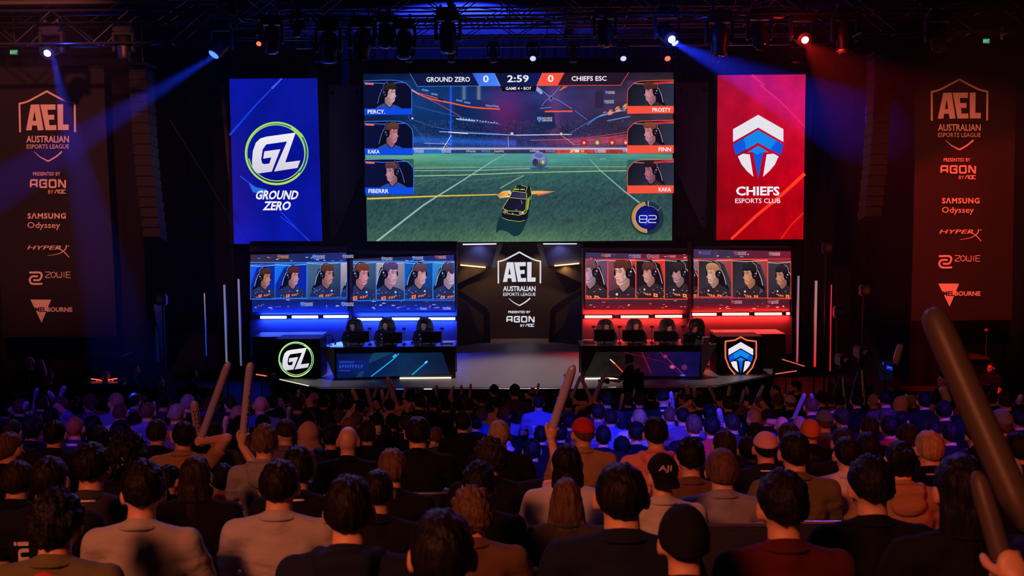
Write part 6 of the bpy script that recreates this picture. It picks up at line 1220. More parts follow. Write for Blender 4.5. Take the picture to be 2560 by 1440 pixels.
# labels that single each person out
def zone(x):
    for a, t in ((190, 'left banner print'), (300, 'left banner edge'), (560, 'dark left drapes'), (690, 'blue panel'), (800, 'GZ logo box'), (1000, 'left desk'), (1140, 'left desk end'), (1300, 'logo wall'), (1450, 'bare stage floor'), (1600, 'right desk'), (1790, 'right desk end'), (1920, 'shield logo box'), (2110, 'red light tubes'), (2300, 'tripod camera')):
        if x < a: return t
    return 'right banner'
BANDS = ((975, 'standing'), (990, 'frontmost'), (1004, 'second'), (1030, 'third'), (1050, 'fourth'), (1075, 'fifth'), (1110, 'sixth'), (1150, 'seventh'), (1190, 'eighth'), (1500, 'nearest'))
def band(y): return next(t for a, t in BANDS if y < a)
ORD = ['first', 'second', 'third', 'fourth', 'fifth', 'sixth', 'seventh', 'eighth', 'ninth', 'tenth']
HS = {'short': 'short %s hair', 'buzz': 'cropped %s hair', 'fade': 'faded %s hair', 'messy': 'messy %s hair', 'curly': 'curly %s hair', 'bowl': '%s bowl haircut', 'long': 'long %s hair', 'bob': 'wavy shoulder-length %s hair', 'bun': '%s hair in a bun', 'pony': '%s ponytail'}
SPECIAL = {(352, 1165): 'broad-backed person in a beige shirt with thick black hair near the lower left', (696, 1157): 'person in an orange-lit beige shirt with a tall black haircut', (660, 1069): 'person with brown hair in a pale grey hoodie, hood down', (770, 1052): 'person wearing a pale pink hood pulled up over the head', (869, 1068): 'bald person in a black shirt with pale graffiti lettering on the back',
 (1222, 1101): 'messy-haired person with a bare arm raised high, gripping a long cheering stick', (1656, 1140): 'person in a cream shirt and black backwards cap with white letters', (1806, 1127): 'person with a brown bowl haircut in a pale grey shirt', (1457, 1048): 'person in a crumpled red cap and olive-brown shirt', (1640, 1046): 'black-haired person in a coral hoodie with the hood down', (1915, 1084): 'person in a pale cap with a strap opening and a lanyard',
 (2027, 1052): 'person in a bright orange knitted beanie', (1416, 1198): 'person with wavy brown shoulder-length hair in a charcoal hoodie', (487, 1143): 'person with long straight dark brown hair parted in the middle', (312, 1086): 'person with frizzy black hair held by a metal clip', (225, 1120): 'black-haired person with a white lanyard around the neck, near the left', (118, 1148): 'person in a black shirt with pale vertical lettering down the back',
 (870, 1199): 'large dark head in a navy hoodie in the nearest row, left of centre', (1104, 1284): 'largest and nearest dark head at the bottom centre', (1554, 1164): 'large black-haired person in a navy shirt blocking the centre right', (1711, 1276): 'person in a black beanie at the bottom right of centre', (1960, 1192): 'black-haired person in a dark maroon shirt at the lower right', (2410, 1140): 'long-haired person in black holding sticks at the far lower right',
 (2120, 1095): 'black-haired person in a pale collared shirt', (2252, 1103): 'person with a black bun and a tan hoodie', (1346, 989): 'person in a bright blue lit shirt with big letters on the back', (553, 1163): 'person in a red and white jersey raising a cheering stick', (135, 1238): 'messy black-haired person in an olive shirt with a red collar', (186, 1042): 'person with a red-lit neck, cropped ginger hair and a lanyard', (1258, 1094): 'person in a pale bucket hat', (2062, 1028): 'person in a blue cap turned sideways'}
cnt = {}
for rc in PEOPLE:
    k = (band(rc['py']), zone(rc['px']))
    cnt.setdefault(k, []).append(rc)
for k, l in cnt.items():
    l.sort(key=lambda r: r['px'])
    for i, rc in enumerate(l):
        hat = rc['style'] in ('cap', 'backcap', 'sidecap', 'bucket', 'beanie')
        a = 'shaved head' if rc['style'] == 'bald' else ('%s hood up' % rc['shirt'] if rc['style'] == 'hood' else '%s %s' % (rc['hat'], 'beanie' if rc['style'] == 'beanie' else 'cap') if hat else HS[rc['style']] % rc['hc'])
        pos = ('' if len(l) == 1 else ORD[i] + ' from left, ') + '%s row below %s' % (k[0], k[1])
        lb = SPECIAL.get((rc['px'], rc['py'])) or '%s, %s top, %s' % (a, rc['shirt'], pos)
        rc['e']['label'] = lb; tag(rc['e'], group='seated spectators seen from behind')
        for q, s_ in enumerate(rc.get('sticks', [])):
            two = len(rc['sticks']) > 1; s_['label'] = ('long ' if rc['d'] < 9 else '') + 'cheering stick of the person %s' % pos if not two else '%s of two sticks, person %s' % ('left' if q == 0 else 'right', pos)
            for kk in ('_px', '_py'): del s_[kk]
for (w_, l_) in (((1222, 1101), 'long lilac-lit cheering stick gripped by a raised bare arm right of centre'), ((457, 1056), 'long cheering stick leaning right, leftmost of the two tall ones'), ((553, 1163), 'upright long cheering stick in a fist, beside the leaning one'), ((534, 1058), 'short orange-lit cheering stick with black print, left of the leaning one')):
    FIX[w_]['sticks'][0]['label'] = l_
# ================================================================== desks, players and gear on the stage
def desk(side):
    left = side == 'left'; Yf = 25.3
    if left: tl, tr, bl_, br_, ex = (836, 877), (1138, 869), (838, 948), (1138, 938), (803, 871)
    else: tl, tr, bl_, br_, ex = (1452, 868), (1754, 877), (1452, 937), (1757, 946), (1791, 867)
    e = empty('player_desk', PZ((tl[0] + tr[0]) / 2, 946, DECK), label='long glossy black player desk with a %s picture front on the %s' % ('blue' if left else 'dark red', side), cat='desk'); o = e.location
    Y = o.y; A3, B3 = P(*tl, Y), P(*tr, Y); zt_ = max(A3.z, B3.z); x0, x1 = A3.x, B3.x
    body_m = mat('desk_black', (.02, .02, .024), .25)
    mb = MB(); mb.box(((x0 + x1) / 2 - o.x, .06, (zt_ - DECK) / 2), (x1 - x0, .10, zt_ - DECK)); mb.build('front_board', body_m, e, smooth=False)
    sgn = -1 if left else 1; xe = x0 if left else x1; xo = P(ex[0], ex[1], Y + .3).x
    mb = MB(); mb.prism([Vector((xe, Y - .002, DECK)) - o, Vector((xe, Y - .002, zt_)) - o, Vector((xo, Y + .28, zt_ + .02)) - o, Vector((xe + sgn * .06, Y + .28, DECK)) - o], (0, .08, 0)); mb.build('slanted_end', mat('desk_grey_end', (.20, .19, .19), .5), e, smooth=False)
    mb = MB(); mb.prism([Vector((x0 - (sgn < 0) * .0, Y - .02, zt_)) - o, Vector((x1, Y - .02, zt_)) - o, Vector((x1 + (.36 if not left else 0), Y + .3, zt_)) - o, Vector((x1, Y + 1.1, zt_)) - o, Vector((x0, Y + 1.1, zt_)) - o, Vector((x0 - (.36 if left else 0), Y + .3, zt_)) - o], (0, 0, .035)); mb.build('top', mat('desk_top', (.03, .03, .035), .12), e, smooth=False)
    for xx in (x0 + .05, x1 - .05, (x0 + x1) / 2): MB().box((xx - o.x, 1.0, (zt_ - DECK) / 2), (.06, .08, zt_ - DECK)).build('leg', body_m, e, smooth=False)
    A = Art(Y - .004)
    if left:
        rectgrid(A, [(841, 885), (1106, 881), (1124, 935), (842, 946)], 60, 20, lambda X, Yy: ramp((X - 840) / 280, [(0, '#04104a'), (.35, '#082050'), (.6, '#08284c'), (1, '#061838')]) * (.6 + .8 * fb(X / 25, Yy / 15))[..., None])
        A.poly([(934, 882), (985, 881), (920, 910), (905, 942), (890, 943)], hx('#123a5c'))
        for p, w_, c in (([(997, 884), (980, 901), (928, 941)], 2.6, '#18b0f0'), ([(1069, 903), (1030, 937)], 3, '#1c9ae0'), ([(1062, 908), (1068, 903)], 3.4, '#8fe0ff'), ([(982, 893), (990, 886)], 3.6, '#30c0ff')): A.line(p, w_, hx(c))
        A.rect(845, 899, 922, 928, hx('#0a1c66'))
        for a, b, c, d in ((849, 903, 884, 908), (849, 912, 908, 920), (849, 925, 875, 928)): A.scrawl(a, b, c, d, hx('#2a50d8'))
        q0, q1 = DZ(1002, 946), DZ(1128, 935)
    else:
        rectgrid(A, [(1490, 880), (1752, 879), (1747, 942), (1462, 938)], 60, 20, lambda X, Yy: ramp((X - 1462) / 290, [(0, '#161c18'), (.25, '#14100f'), (.5, '#2a0818'), (.6, '#1c0a3c'), (1, '#0c0c44')]) * (.5 + 1.0 * fb(X / 22, Yy / 14))[..., None])
        for p, w_, c in (([(1525, 898), (1540, 912), (1557, 930)], 2.6, '#ff4a34'), ([(1525, 898), (1537, 909)], 2.4, '#ffe0d0'), ([(1605, 880), (1628, 933)], 2, '#8a1820'), ([(1560, 880), (1660, 905), (1705, 938)], 1, '#6a1428'), ([(1650, 880), (1678, 906), (1708, 936)], 1, '#b03a68')): A.line(p, w_, hx(c))
        A.ell(1663, 891, 7, 5, hx('#3a0c34'), ccol=hx('#d02a68')); A.ell(1681, 917, 8, 6, hx('#3a1050'), ccol=hx('#ff5a8a')); A.ell(1711, 918, 7, 7, hx('#5a1c58'), ccol=hx('#6a2060')); A.ell(1707, 938, 8, 3, hx('#1c1c78'), ccol=hx('#5a6aff'))
        q0, q1 = DZ(1462, 933), DZ(1545, 941)
    A.build('front_picture', e)
    q0, q1 = (Vector((P(1000, 940, Y).x, Y - .05, DECK + .02)), Vector((P(1128, 940, Y).x, Y - .05, DECK + .02))) if left else (Vector((P(1462, 940, Y).x, Y - .05, DECK + .02)), Vector((P(1545, 940, Y).x, Y - .05, DECK + .02))); MB().tube(q0 - o + Vector((0, -.03, 0)), q1 - o + Vector((0, -.03, 0)), .016, n=8).build('floor_tube', glow('desk_floor_tube', (1, .86, .62), 2), e)
    return e, Y, zt_ + .035
dl, YdL, ztL = desk('left'); dr, YdR, ztR = desk('right')
def gamer(px, py, w_, hc, shirt, Y, label, style='short', tilt=14, yaw=0, extra=('headset', 'face')):
    """player sitting behind the desk and facing the crowd"""
    top = P(px, py, Y); rc = person(px, py, w_, style, hc, shirt, yaw, tilt, 0, extra, 'LR', d=Y); e = rc['e']; e.rotation_euler = (0, 0, math.pi); PEOPLE.pop()
    rn = random.Random(int(px)); pm = mat('jersey_print', (.75, .30, .10), .6); pw = mat('jersey_white', (.6, .6, .65), .6)
    for (x_, z_, w__, h_, m_) in ((-.06, .80, .07, .05, pm), (.05, .80, .09, .035, pm), (.10, .90, .025, .03, pw), (-.10, .90, .03, .02, pw)): MB().box((x_, .125 - .9 * abs(x_) ** 2 - (z_ - .8) * .35, z_), (w__, .012, h_)).build('jersey_mark', m_, e, smooth=False)
    s = (top.z - DECK) / 1.26; s = max(.96, min(1.06, s)); e.scale = (s, s, s); e.location = (top.x, Y, DECK); tag(e, label, 'person')
    return e
def gaming_chair(x, Y, s, label, trim):
    e = empty('gaming_chair', (x, Y + .10, DECK), label=label, cat='chair', group='gaming chairs behind the desks')
    mb = MB(); mb.box((0, 0, .44 * s), (.50, .50, .09), bev=.03); mb.build('seat', mat('chair_leather', (.02, .02, .026), .35), e)
    prof = smooth_closed([(-.20, .50), (-.25, .75), (-.22, .98), (-.24, 1.10), (-.17, 1.30), (-.07, 1.35), (.07, 1.35), (.17, 1.30), (.24, 1.10), (.22, .98), (.25, .75), (.20, .50)], 3)
    mb = MB(); mb.prism([Vector((a * s, .20 + b * .04, b * s)) for a, b in prof], (0, .09, 0)); mb.build('backrest', mat('chair_leather', (0, 0, 0)), e)
    mb = MB(); q = [Vector((a * s * 1.0, .195 + b * .04, b * s)) for a, b in prof]
    for a, b in zip(q, q[1:]): mb.tube(a, b, .012, n=6)
    mb.build('piping', trim, e)
    mb = MB(); mb.tube((0, 0, .40 * s), (0, 0, .10), .03)
    for i in range(5): mb.tube((0, 0, .10), (.26 * math.cos(i * 1.257), .26 * math.sin(i * 1.257), .05), .02)
    mb.build('base', BLK, e)
    for i in range(5): MB().ball((.27 * math.cos(i * 1.257), .27 * math.sin(i * 1.257), .035), .033, 10).build('caster', BLK, e)
    for q_ in (-1, 1): MB().box((q_ * .29, .02, .66 * s), (.07, .26, .03), bev=.012).build('armrest', BLK, e)
def monitor(px0, px1, py0, py1, Y, zt_, label, col):
    a, b = P(px0, py0, Y), P(px1, py1, Y); c = (a + b) / 2; e = empty('monitor', (c.x, Y, zt_), label=label, cat='monitor', group='monitors seen from behind on the desks'); h_ = a.z - b.z; z = c.z - zt_
    mb = MB(); mb.box((0, 0, z), (b.x - a.x, .035, h_), bev=.008); mb.box((0, -.03, z), ((b.x - a.x) * .5, .04, h_ * .5), bev=.01); mb.build('case', mat('monitor_back', (.018, .018, .022), .35), e)
    mb = MB(); mb.tube((0, -.05, .01), (0, -.05, z), .022); mb.box((0, -.06, .008), (.24, .20, .014), bev=.005); mb.build('stand', BLK, e)
    MB().box((0, .020, z), ((b.x - a.x) * .94, .004, h_ * .9)).build('screen', glow('monitor_glow_' + col, (.3, .4, .9) if col == 'blue' else (.9, .3, .3), 5), e, smooth=False)
lamp('SPOT', 'desk_key', (-4.1, 20.5, 8.1), (-3.6, 26.8, 1.8), (.75, .75, 1), 420, size=.1, angle=26, blend=1)
lamp('SPOT', 'desk_key', (4.4, 20.5, 8.1), (3.9, 26.8, 1.8), (1, .75, .72), 420, size=.1, angle=26, blend=1)
TB = mat('chair_trim_blue', (.1, .14, .5), .3); TRd = mat('chair_trim_red', (.5, .03, .04), .3)
for i, (px, py, hc) in enumerate(((881, 801, 'dark brown'), (963, 797, 'dark brown'), (1059, 799, 'black'))):
    Y = YdL + 1.45; x = P(px, py, Y).x; gaming_chair(x, Y, .98, 'black gaming chair behind the %s player at the left desk' % ('left', 'middle', 'right')[i], TB)
    gamer(px, py + 2, 16, hc, 'navy', Y, '%s of three players with headsets behind the left desk, dark jersey' % ('left', 'middle', 'right')[i])
for i, (px, py, hc, yw) in enumerate(((1516, 802, 'dark brown', 0), (1590, 801, 'brown', 0), (1673, 806, 'dark brown', 20), (1736, 812, 'dark brown', 35))):
    Y = YdR + 1.45; x = P(px, py, Y).x; gaming_chair(x + (.12 if i == 3 else 0), Y, .96, 'red trimmed gaming chair of the %s player at the right desk' % ORD[i], TRd)
    gamer(px, py + 2, 16, hc, 'black', Y, '%s from the left of four headset players behind the right desk' % ORD[i], yaw=yw)
for i, (a, b, c, d) in enumerate(((871, 923, 828, 856), (956, 1006, 831, 858), (1053, 1104, 829, 857))): monitor(a, b, c, d, YdL + .38, ztL, 'black monitor in front of the %s player on the left desk' % ('left', 'middle', 'right')[i], 'blue')
for i, (a, b, c, d) in enumerate(((1485, 1536, 824, 853), (1556, 1609, 825, 853), (1635, 1690, 828, 853), (1708, 1738, 836, 857))): monitor(a, b, c, d, YdR + .38, ztR, 'black monitor, %s from the left on the right desk' % ORD[i], 'red')
def keyboard(x, y, z, lab, g):
    e = empty('keyboard', (x, y, z), label=lab, cat='keyboard', group=g); MB().box((0, 0, .012), (.36, .13, .02), bev=.004).build('case', BLKP, e); mb = MB()
    for i in range(11):
        for j in range(4): mb.box((-.155 + i * .031, -.045 + j * .03, .026), (.026, .025, .009))
    k_ = mb.build('keys', mat('keycaps', (.05, .05, .06), .4), e, smooth=False)
for i, px in enumerate((895, 980, 1077)): x = P(px, 850, YdL + .8).x; keyboard(x, YdL + .80, ztL, 'keyboard of the %s player on the left desk' % ('left', 'middle', 'right')[i], 'keyboards on the left desk')
for i, px in enumerate((1510, 1583, 1662, 1720)): x = P(px, 850, YdR + .8).x; keyboard(x, YdR + .80, ztR, 'keyboard of the %s player on the right desk' % ORD[i], 'keyboards on the right desk')
def cam_stalk(px, py, Y, zt_, lab):
    a = P(px, py, Y); e = empty('player_camera', (a.x, Y, zt_), label=lab, cat='camera', group='small cameras on stalks between monitors'); h_ = a.z - zt_
    MB().tube((0, 0, 0), (0, 0, h_), .012).ball((0, 0, .01), (.06, .06, .012), 12).build('stalk', BLK, e); MB().box((0, .01, h_), (.10, .06, .05), bev=.01).tube((0, .03, h_), (0, .06, h_), .018).build('camera_body', BLK, e)
for i, px in enumerate((924, 1010, 1105)): cam_stalk(px, 822, YdL + .5, ztL, 'small player camera on a stalk, %s on the left desk' % ORD[i])
for i, px in enumerate((1484, 1549, 1630, 1708)): cam_stalk(px, 817, YdR + .5, ztR, 'small player camera on a stalk, %s on the right desk' % ORD[i])
# small clutter on the desks
def pc(px, Y, zt_, lab, m, sz=(.16, .2, .14)):
    a = P(px, 860, Y); o = MB().box((a.x, Y, zt_ + sz[2] / 2), sz, bev=.01).build('gear_box', m); tag(o, lab, 'box')
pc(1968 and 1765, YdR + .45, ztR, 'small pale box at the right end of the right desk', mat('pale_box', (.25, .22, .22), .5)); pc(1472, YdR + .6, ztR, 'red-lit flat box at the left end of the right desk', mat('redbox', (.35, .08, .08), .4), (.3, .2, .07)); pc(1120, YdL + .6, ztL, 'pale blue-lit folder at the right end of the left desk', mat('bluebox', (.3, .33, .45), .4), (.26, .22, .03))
a = P(812, 868, YdL + .45); e = empty('headset', (a.x + .12, YdL + .45, ztL), label='shiny spare headset on a stand at the left end of the left desk', cat='headset')
mb = MB()
for i in range(14):
    t0, t1 = math.pi * i / 14, math.pi * (i + 1) / 14; mb.tube((.10 * math.cos(t0), 0, .17 + .10 * math.sin(t0)), (.10 * math.cos(t1), 0, .17 + .10 * math.sin(t1)), .014, n=8)
mb.build('headband', mat('shiny_blue', (.1, .12, .3), .15, .6), e)
for q in (-1, 1): MB().ball((q * .10, 0, .13), (.03, .045, .055), 14).build('ear_cup', BLK, e)
MB().box((0, 0, .006), (.14, .10, .012)).tube((0, 0, .01), (0, 0, .26), .008).build('stand', ALU, e)
for (px, Y, zt_, c, lab) in ((838, YdL + .7, ztL, 'blue', 'mouse at the left of the left desk'), (1030, YdL + .75, ztL, 'blue', 'mouse between the middle and right players, left desk'), (1540, YdR + .75, ztR, 'red', 'mouse right of the first player on the right desk'), (1615, YdR + .75, ztR, 'red', 'mouse right of the second player on the right desk')):
    a = P(px, 860, Y); tag(MB().ball((a.x, Y, zt_ + .018), (.032, .055, .02), 12).build('mouse', BLK), 'small black ' + lab, 'mouse')
for (px, lab) in ((1565, 'second'), (1640, 'third')):
    a = P(px, 860, YdR + .55); tag(MB().lathe([(.03, 0), (.032, .12), (.03, .15), (.012, .18), (.012, .20)], Matrix.Translation((a.x, YdR + .55, ztR))).build('bottle', mat('bottle_red', (.3, .05, .05), .2)), 'small drink bottle near the %s player on the right desk' % lab, 'bottle')
# ================================================================== light tubes and floor lights beside the stage
def tube_stand(px, py0, py1, Y, r, cols, lab, base=True):
    b = P(px, py1, Y); t = P(px, py0, Y); z0 = DECK if Y > 24.6 and False else 0.0; e = empty('light_tube', (b.x, Y, 0), label=lab, cat='light tube', group='tall light tubes flanking the stage'); n = 24
    me = bpy.data.meshes.new('tube'); mb = MB(); h0, h1 = b.z, t.z
    mb.lathe([(r, h0 + (h1 - h0) * i / n) for i in range(n + 1)], None, 10); me = mb.mesh('tube'); at = me.color_attributes.new('tint', 'FLOAT_COLOR', 'POINT')
    for i, v in enumerate(me.vertices):
        k = (v.co.z - h0) / (h1 - h0); j = min(len(cols) - 2, int(k * (len(cols) - 1))); f = k * (len(cols) - 1) - j; A_, B_ = hx(cols[j]), hx(cols[j + 1]); at.data[i].color = (*[p + (q - p) * f for p, q in zip(A_, B_)], 1)
    link('tube', me, LED, e); MB().box((0, r + .02, (h0 + h1) / 2), (r * 2.2, .03, h1 - h0 + .05)).build('channel', BLK, e, smooth=False); MB().tube((0, r + .03, 0), (0, r + .03, h0), .02).box((0, .03, .015), (.35, .35, .03)).build('stand', BLK, e)  # the pale tubes are unlit; their lilac tone is put in as emission
tube_stand(566.5, 712, 905, 25.5, .026, ['#5a6a90', '#6a6a98', '#7a7098'], 'tall pale lilac light tube left of the left booth, leftmost pale one')
tube_stand(602.5, 698, 914, 25.0, .024, ['#55588a', '#6a6494', '#8a78a0'], 'tall pale lilac light tube next to the left booth')
tube_stand(516, 733, 890, 26.5, .012, ['#1838c8', '#2848d8', '#c08890'], 'thin blue glowing light tube at the left wing')
tube_stand(1993, 690, 906, 25.2, .026, ['#c03050', '#a06a80', '#8a7084'], 'tall pale light tube right of the right booth')
tube_stand(2037, 702, 917, 25.0, .030, ['#f01828', '#b84a50', '#a87470', '#a08078'], 'tall light tube glowing red at its foot, second right of the booth')
tube_stand(2075, 712, 928, 24.8, .012, ['#f02020', '#e01c20', '#d83040'], 'thin red glowing light tube, outermost on the right')
for (x0, y0, x1, y1, lab) in ((1938, 935, 1992, 927, 'right of the shield logo box'), (1955, 898, 2012, 916, 'by the foot of the right light tubes'), (640, 936, 666, 940, 'left of the stage corner')):
    a, b = P(x0, y0, 24.4), P(x1, y1, 24.4); e = empty('floor_light_bar', (a + b) / 2, label='low red dotted light bar ' + lab, cat='light bar'); n = 16
    MB().tube(a - e.location + Vector((0, .02, 0)), b - e.location + Vector((0, .02, 0)), .022).tube(Vector((0, .03, 0)), Vector((0, .03, -e.location.z)), .015).build('rail', BLK, e); mb = MB()
    for i in range(n): mb.ball(a.lerp(b, (i + .5) / n) - e.location, .015, 6)
    mb.build('led_dots', glow('red_dot', (1, .10, .08), 1.6), e)
# ================================================================== crew, cameras and dark clutter at the sides
def stander(px, py, Y, hc, shirt, label, yaw=0, rot=0, style='short', extra=('face',), arms=None, skin=1, s=None, key='st', z0=0):
    top = P(px, py, Y); h_ = top.z - z0; s = s or max(.9, min(1.12, h_ / 1.722)); cu = arms or {'R': [(.185, -.02, 1.38), (.24, .04, 1.12), (.20, .16, .90)], 'L': [(-.185, -.02, 1.38), (-.24, .04, 1.12), (-.20, .16, .90)]}
    e = empty('person', (top.x, Y, top.z - 1.722 * s), math.radians(rot), label=label, cat='person'); e.scale = (s, s, s)
    b, sh, tr, M = body(yaw, 0, 'LR', .45, STAND_LEGS, cu, key); part(e, 'body', b, SK[skin]); part(e, 'shirt', sh, CM[shirt]); part(e, 'trousers', tr, CM['black'])
    if style != 'bald': part(e, 'hair', hair(style, 0), HM[hc], M)
    for x in extra:
        if x == 'face':
            part(e, 'eye', misc('eyes'), mat('eye_white', (0, 0, 0)), M); part(e, 'eyebrow', misc('brows'), HM[hc], M); part(e, 'lips', misc('lips'), mat('lips', (0, 0, 0)), M)
        elif x == 'beard': part(e, 'beard', misc('beard'), HM[hc], M)
        elif x == 'headset': part(e, 'headset', misc('headset'), BLK, M)
        elif x == 'lanyard': part(e, 'lanyard', misc('lanyard'), mat('lanyard_white', (.7, .66, .66)), Matrix.Translation((0, 0, .45)))
        elif x == 'badge': MB().box((0, .16, 1.08), (.10, .01, .14)).build('badge', mat('badge', (.7, .66, .62), .5), e); MB().tube((-.05, .10, 1.42), (0, .16, 1.14), .006).tube((.05, .10, 1.42), (0, .16, 1.14), .006).build('strap', mat('lanyard_white', (0, 0, 0)), e)
        elif x == 'backpack': MB().box((0, -.19, 1.18), (.34, .24, .46), bev=.08).build('backpack', CM['black'], e)
    return e
crossed = {'R': [(.185, -.02, 1.38), (.25, .10, 1.12), (-.04, .22, 1.14)], 'L': [(-.185, -.02, 1.38), (-.25, .10, 1.12), (.04, .20, 1.11)]}
stander(73, 889, 17.6, 'black', 'black', 'security guard in a black polo with crossed arms at the far left', rot=180, style='bald', extra=('face', 'badge'), arms=crossed, key='cr')
up1 = {'R': [(.185, -.02, 1.38), (.25, .14, 1.22), (.10, .22, 1.40)], 'L': [(-.185, -.02, 1.38), (-.24, .04, 1.12), (-.16, .2, .95)]}
g = stander(118, 921, 16.4, 'black', 'black', 'crew member beside the guard holding a yellowish cheering stick', rot=165, style='buzz', arms=up1, key='up1')
cyl_stick('cheering_stick', P(112, 945, 16.15), P(99, 899, 16.15), .055, 'yellowish cheering stick in the dark beside the guard at far left', 'inflated cheering sticks at the sides', 1)
stander(393, 937, 18.0, 'black', 'black', 'dark-haired man in glasses facing right, left of the stage', rot=-70, extra=('face',))
stander(331, 905, 19.2, 'black', 'black', 'dim crew member in black standing left of the stage stairs', rot=-60)
stander(479, 917, 20.5, 'black', 'navy', 'crew member with a headset in the dark left of the stage corner', rot=-60, extra=('face', 'headset'))
cam_arms = {'R': [(.185, -.02, 1.38), (.22, .18, 1.18), (.08, .38, 1.22)], 'L': [(-.185, -.02, 1.38), (-.22, .18, 1.18), (-.06, .36, 1.16)]}
ph = stander(1572, 885, 21.6, 'black', 'black', 'dark photographer in a helmet-like headset walking left in front of the stage', rot=75, style='short', extra=('headset', 'backpack'), arms=cam_arms, key='cam')
e = empty('photo_camera', ph.location + Vector((-.47, .02, 1.20)), label='black photo camera held by the photographer before the stage', cat='camera'); MB().box((0, 0, 0), (.10, .15, .11), bev=.015).build('camera_body', BLK, e); MB().tube((-.05, 0, 0), (-.20, 0, -.01), .04, .045, 16).build('lens', BLK, e)
stander(1990, 950, 17.6, 'black', 'black', 'bearded man in black seen in profile facing left, right of the stage', rot=80, extra=('face', 'beard'))
stander(1940, 960, 18.2, 'dark brown', 'black', 'man in a dark top with red-lit face near the stage right corner', rot=110, style='buzz')
stander(2362, 930, 17.2, 'black', 'black', 'dim standing person in the dark below the right banner', rot=100)
stander(2480, 905, 21.0, 'black', 'black', 'dim crew member by the railing under the right banner', rot=120)
o = cyl_stick('cheering_stick', P(2372, 1008, 16.4), P(2355, 966, 16.4), .075, 'red and white cheering stick slanting below the right banner', 'inflated cheering sticks at the sides', 1); o.children[0].data.materials[0] = mat('stick_red', (.6, .02, .02), .3)
cyl_stick('cheering_stick', P(2238, 912, 20), P(2252, 860, 20), .07, 'pale pink cheering stick standing alone in the dark at right', 'inflated cheering sticks at the sides', 1)
def tripod(px, py, Y, label, h_=None):
    t = P(px, py, Y); e = empty('tripod_camera', (t.x, Y, 0), label=label, cat='camera'); H_ = t.z
    for i in range(3):
        a = i * 2.094 + .5; mb = MB(); f = Vector((.45 * math.cos(a), .45 * math.sin(a), 0)); mb.tube((.04 * math.cos(a), .04 * math.sin(a), H_ - .35), f, .018); mb.tube((.04 * math.cos(a) + .02, .04 * math.sin(a), H_ - .35), f + Vector((.05, 0, 0)), .010); mb.build('leg', ALU, e)
    MB().tube((0, 0, H_ - .6), (0, 0, H_ - .2), .03).ball((0, 0, H_ - .2), .07, 12).build('head', BLK, e); MB().box((0, 0, H_), (.20, .42, .24), bev=.03).tube((0, -.2, H_ + .02), (0, -.45, H_ + .02), .07).build('camera_body', BLK, e); MB().tube((.05, -.1, H_ - .2), (.35, -.55, H_ - .35), .012).build('pan_bar', BLK, e)
tripod(2153, 880, 19.6, 'broadcast camera on a shiny tripod right of the stage'); tripod(2105, 900, 20.8, 'second tripod with a small camera behind the light tubes')
e = empty('monitor', P(2215, 958, 19.2), label='dark control monitor showing small blue text right of the tripod', cat='monitor'); frame_box('case', 2197, 902, 2232, 950, 19.2, .06, BLKP, e, pad=1); A = Art(19.2)
A.rect(2197, 902, 2232, 950, hx('#060818')); A.poly([(2216, 913), (2232, 918), (2231, 927), (2215, 922)], hx('#0a28c8')); A.scrawl(2219, 916.5, 2230, 920.5, hx('#4f8aff')); A.rect(2206, 905, 2209, 912, hx('#1c3ad0')); A.build('screen_picture', e)
MB().tube((0, .05, .2), (0, .05, -P(2215, 958, 19.2).z), .025).box((0, .05, -P(2215, 958, 19.2).z + .02), (.4, .4, .04)).build('stand', BLK, e)
def riser(px0, px1, py, Y, lab):
    a, b = P(px0, py, Y), P(px1, py, Y); e = empty('equipment_table', ((a.x + b.x) / 2, Y, 0), label=lab, cat='table'); w_ = b.x - a.x
    MB().box((0, .3, a.z - .02), (w_, .7, .04), bev=.006).build('top', mat('table_top', (.05, .05, .06), .3), e)
    for sx in (-1, 1):
        for sy in (0, .6): MB().tube((sx * (w_ / 2 - .05), sy, 0), (sx * (w_ / 2 - .05), sy, a.z - .04), .02).build('leg', BLK, e)
    MB().box((0, .02, (a.z - .04) / 2), (w_ - .1, .01, a.z - .1)).build('skirt', DRAPE, e); return e, a.z
e, z = riser(208, 311, 958, 19.6, 'black draped equipment table with two red light sticks at left'); e2, z2 = riser(200, 306, 889, 23, 'second draped table behind the first one at left')
for (x0, y0, x1, y1, lab) in ((228, 947, 256, 951, 'left'), (270, 950, 293, 946, 'right')):
    a, b = P(x0, y0, 19.85), P(x1, y1, 19.85); dz = z + .03 - min(a.z, b.z) - .0; o = MB().tube(a, b, .012).tube(a.lerp(b, .5), (a.lerp(b, .5).x, 19.85, z), .008).build('light_stick', glow('red_stick', (1, .12, .06), 1.2)); tag(o, 'small red glowing stick, %s one on the equipment table' % lab, 'light stick')
a = P(264, 940, 19.9); tag(MB().ball((a.x, 19.9, z + .09), (.09, .09, .11), 14).box((a.x, 19.9, z + .02), (.14, .12, .04)).build('dome_lamp', mat('orange_dome', (.6, .2, .12), .3)), 'small rounded orange-lit lamp on the equipment table', 'lamp')
e, z = riser(2398, 2476, 895, 22.5, 'black draped table with a gold-lit edge below the right banner'); MB().tube((-.3, -.01, z - .01), (.3, -.01, z - .01), .012).build('edge_trim', mat('gold', (.7, .35, .12), .3, .6), e)
MB().tube((.35, .2, z), (.35, .2, z + .55), .01).ball((.35, .2, z + .6), .06, 12).build('desk_lamp', ALU, e)
e, z = riser(2436, 2480, 963, 17.4, 'small table with a bright edge under the right banner, nearer one'); MB().tube((-.14, -.01, z - .01), (.12, -.01, z - .01), .012).build('edge_trim', mat('gold', (0, 0, 0)), e)
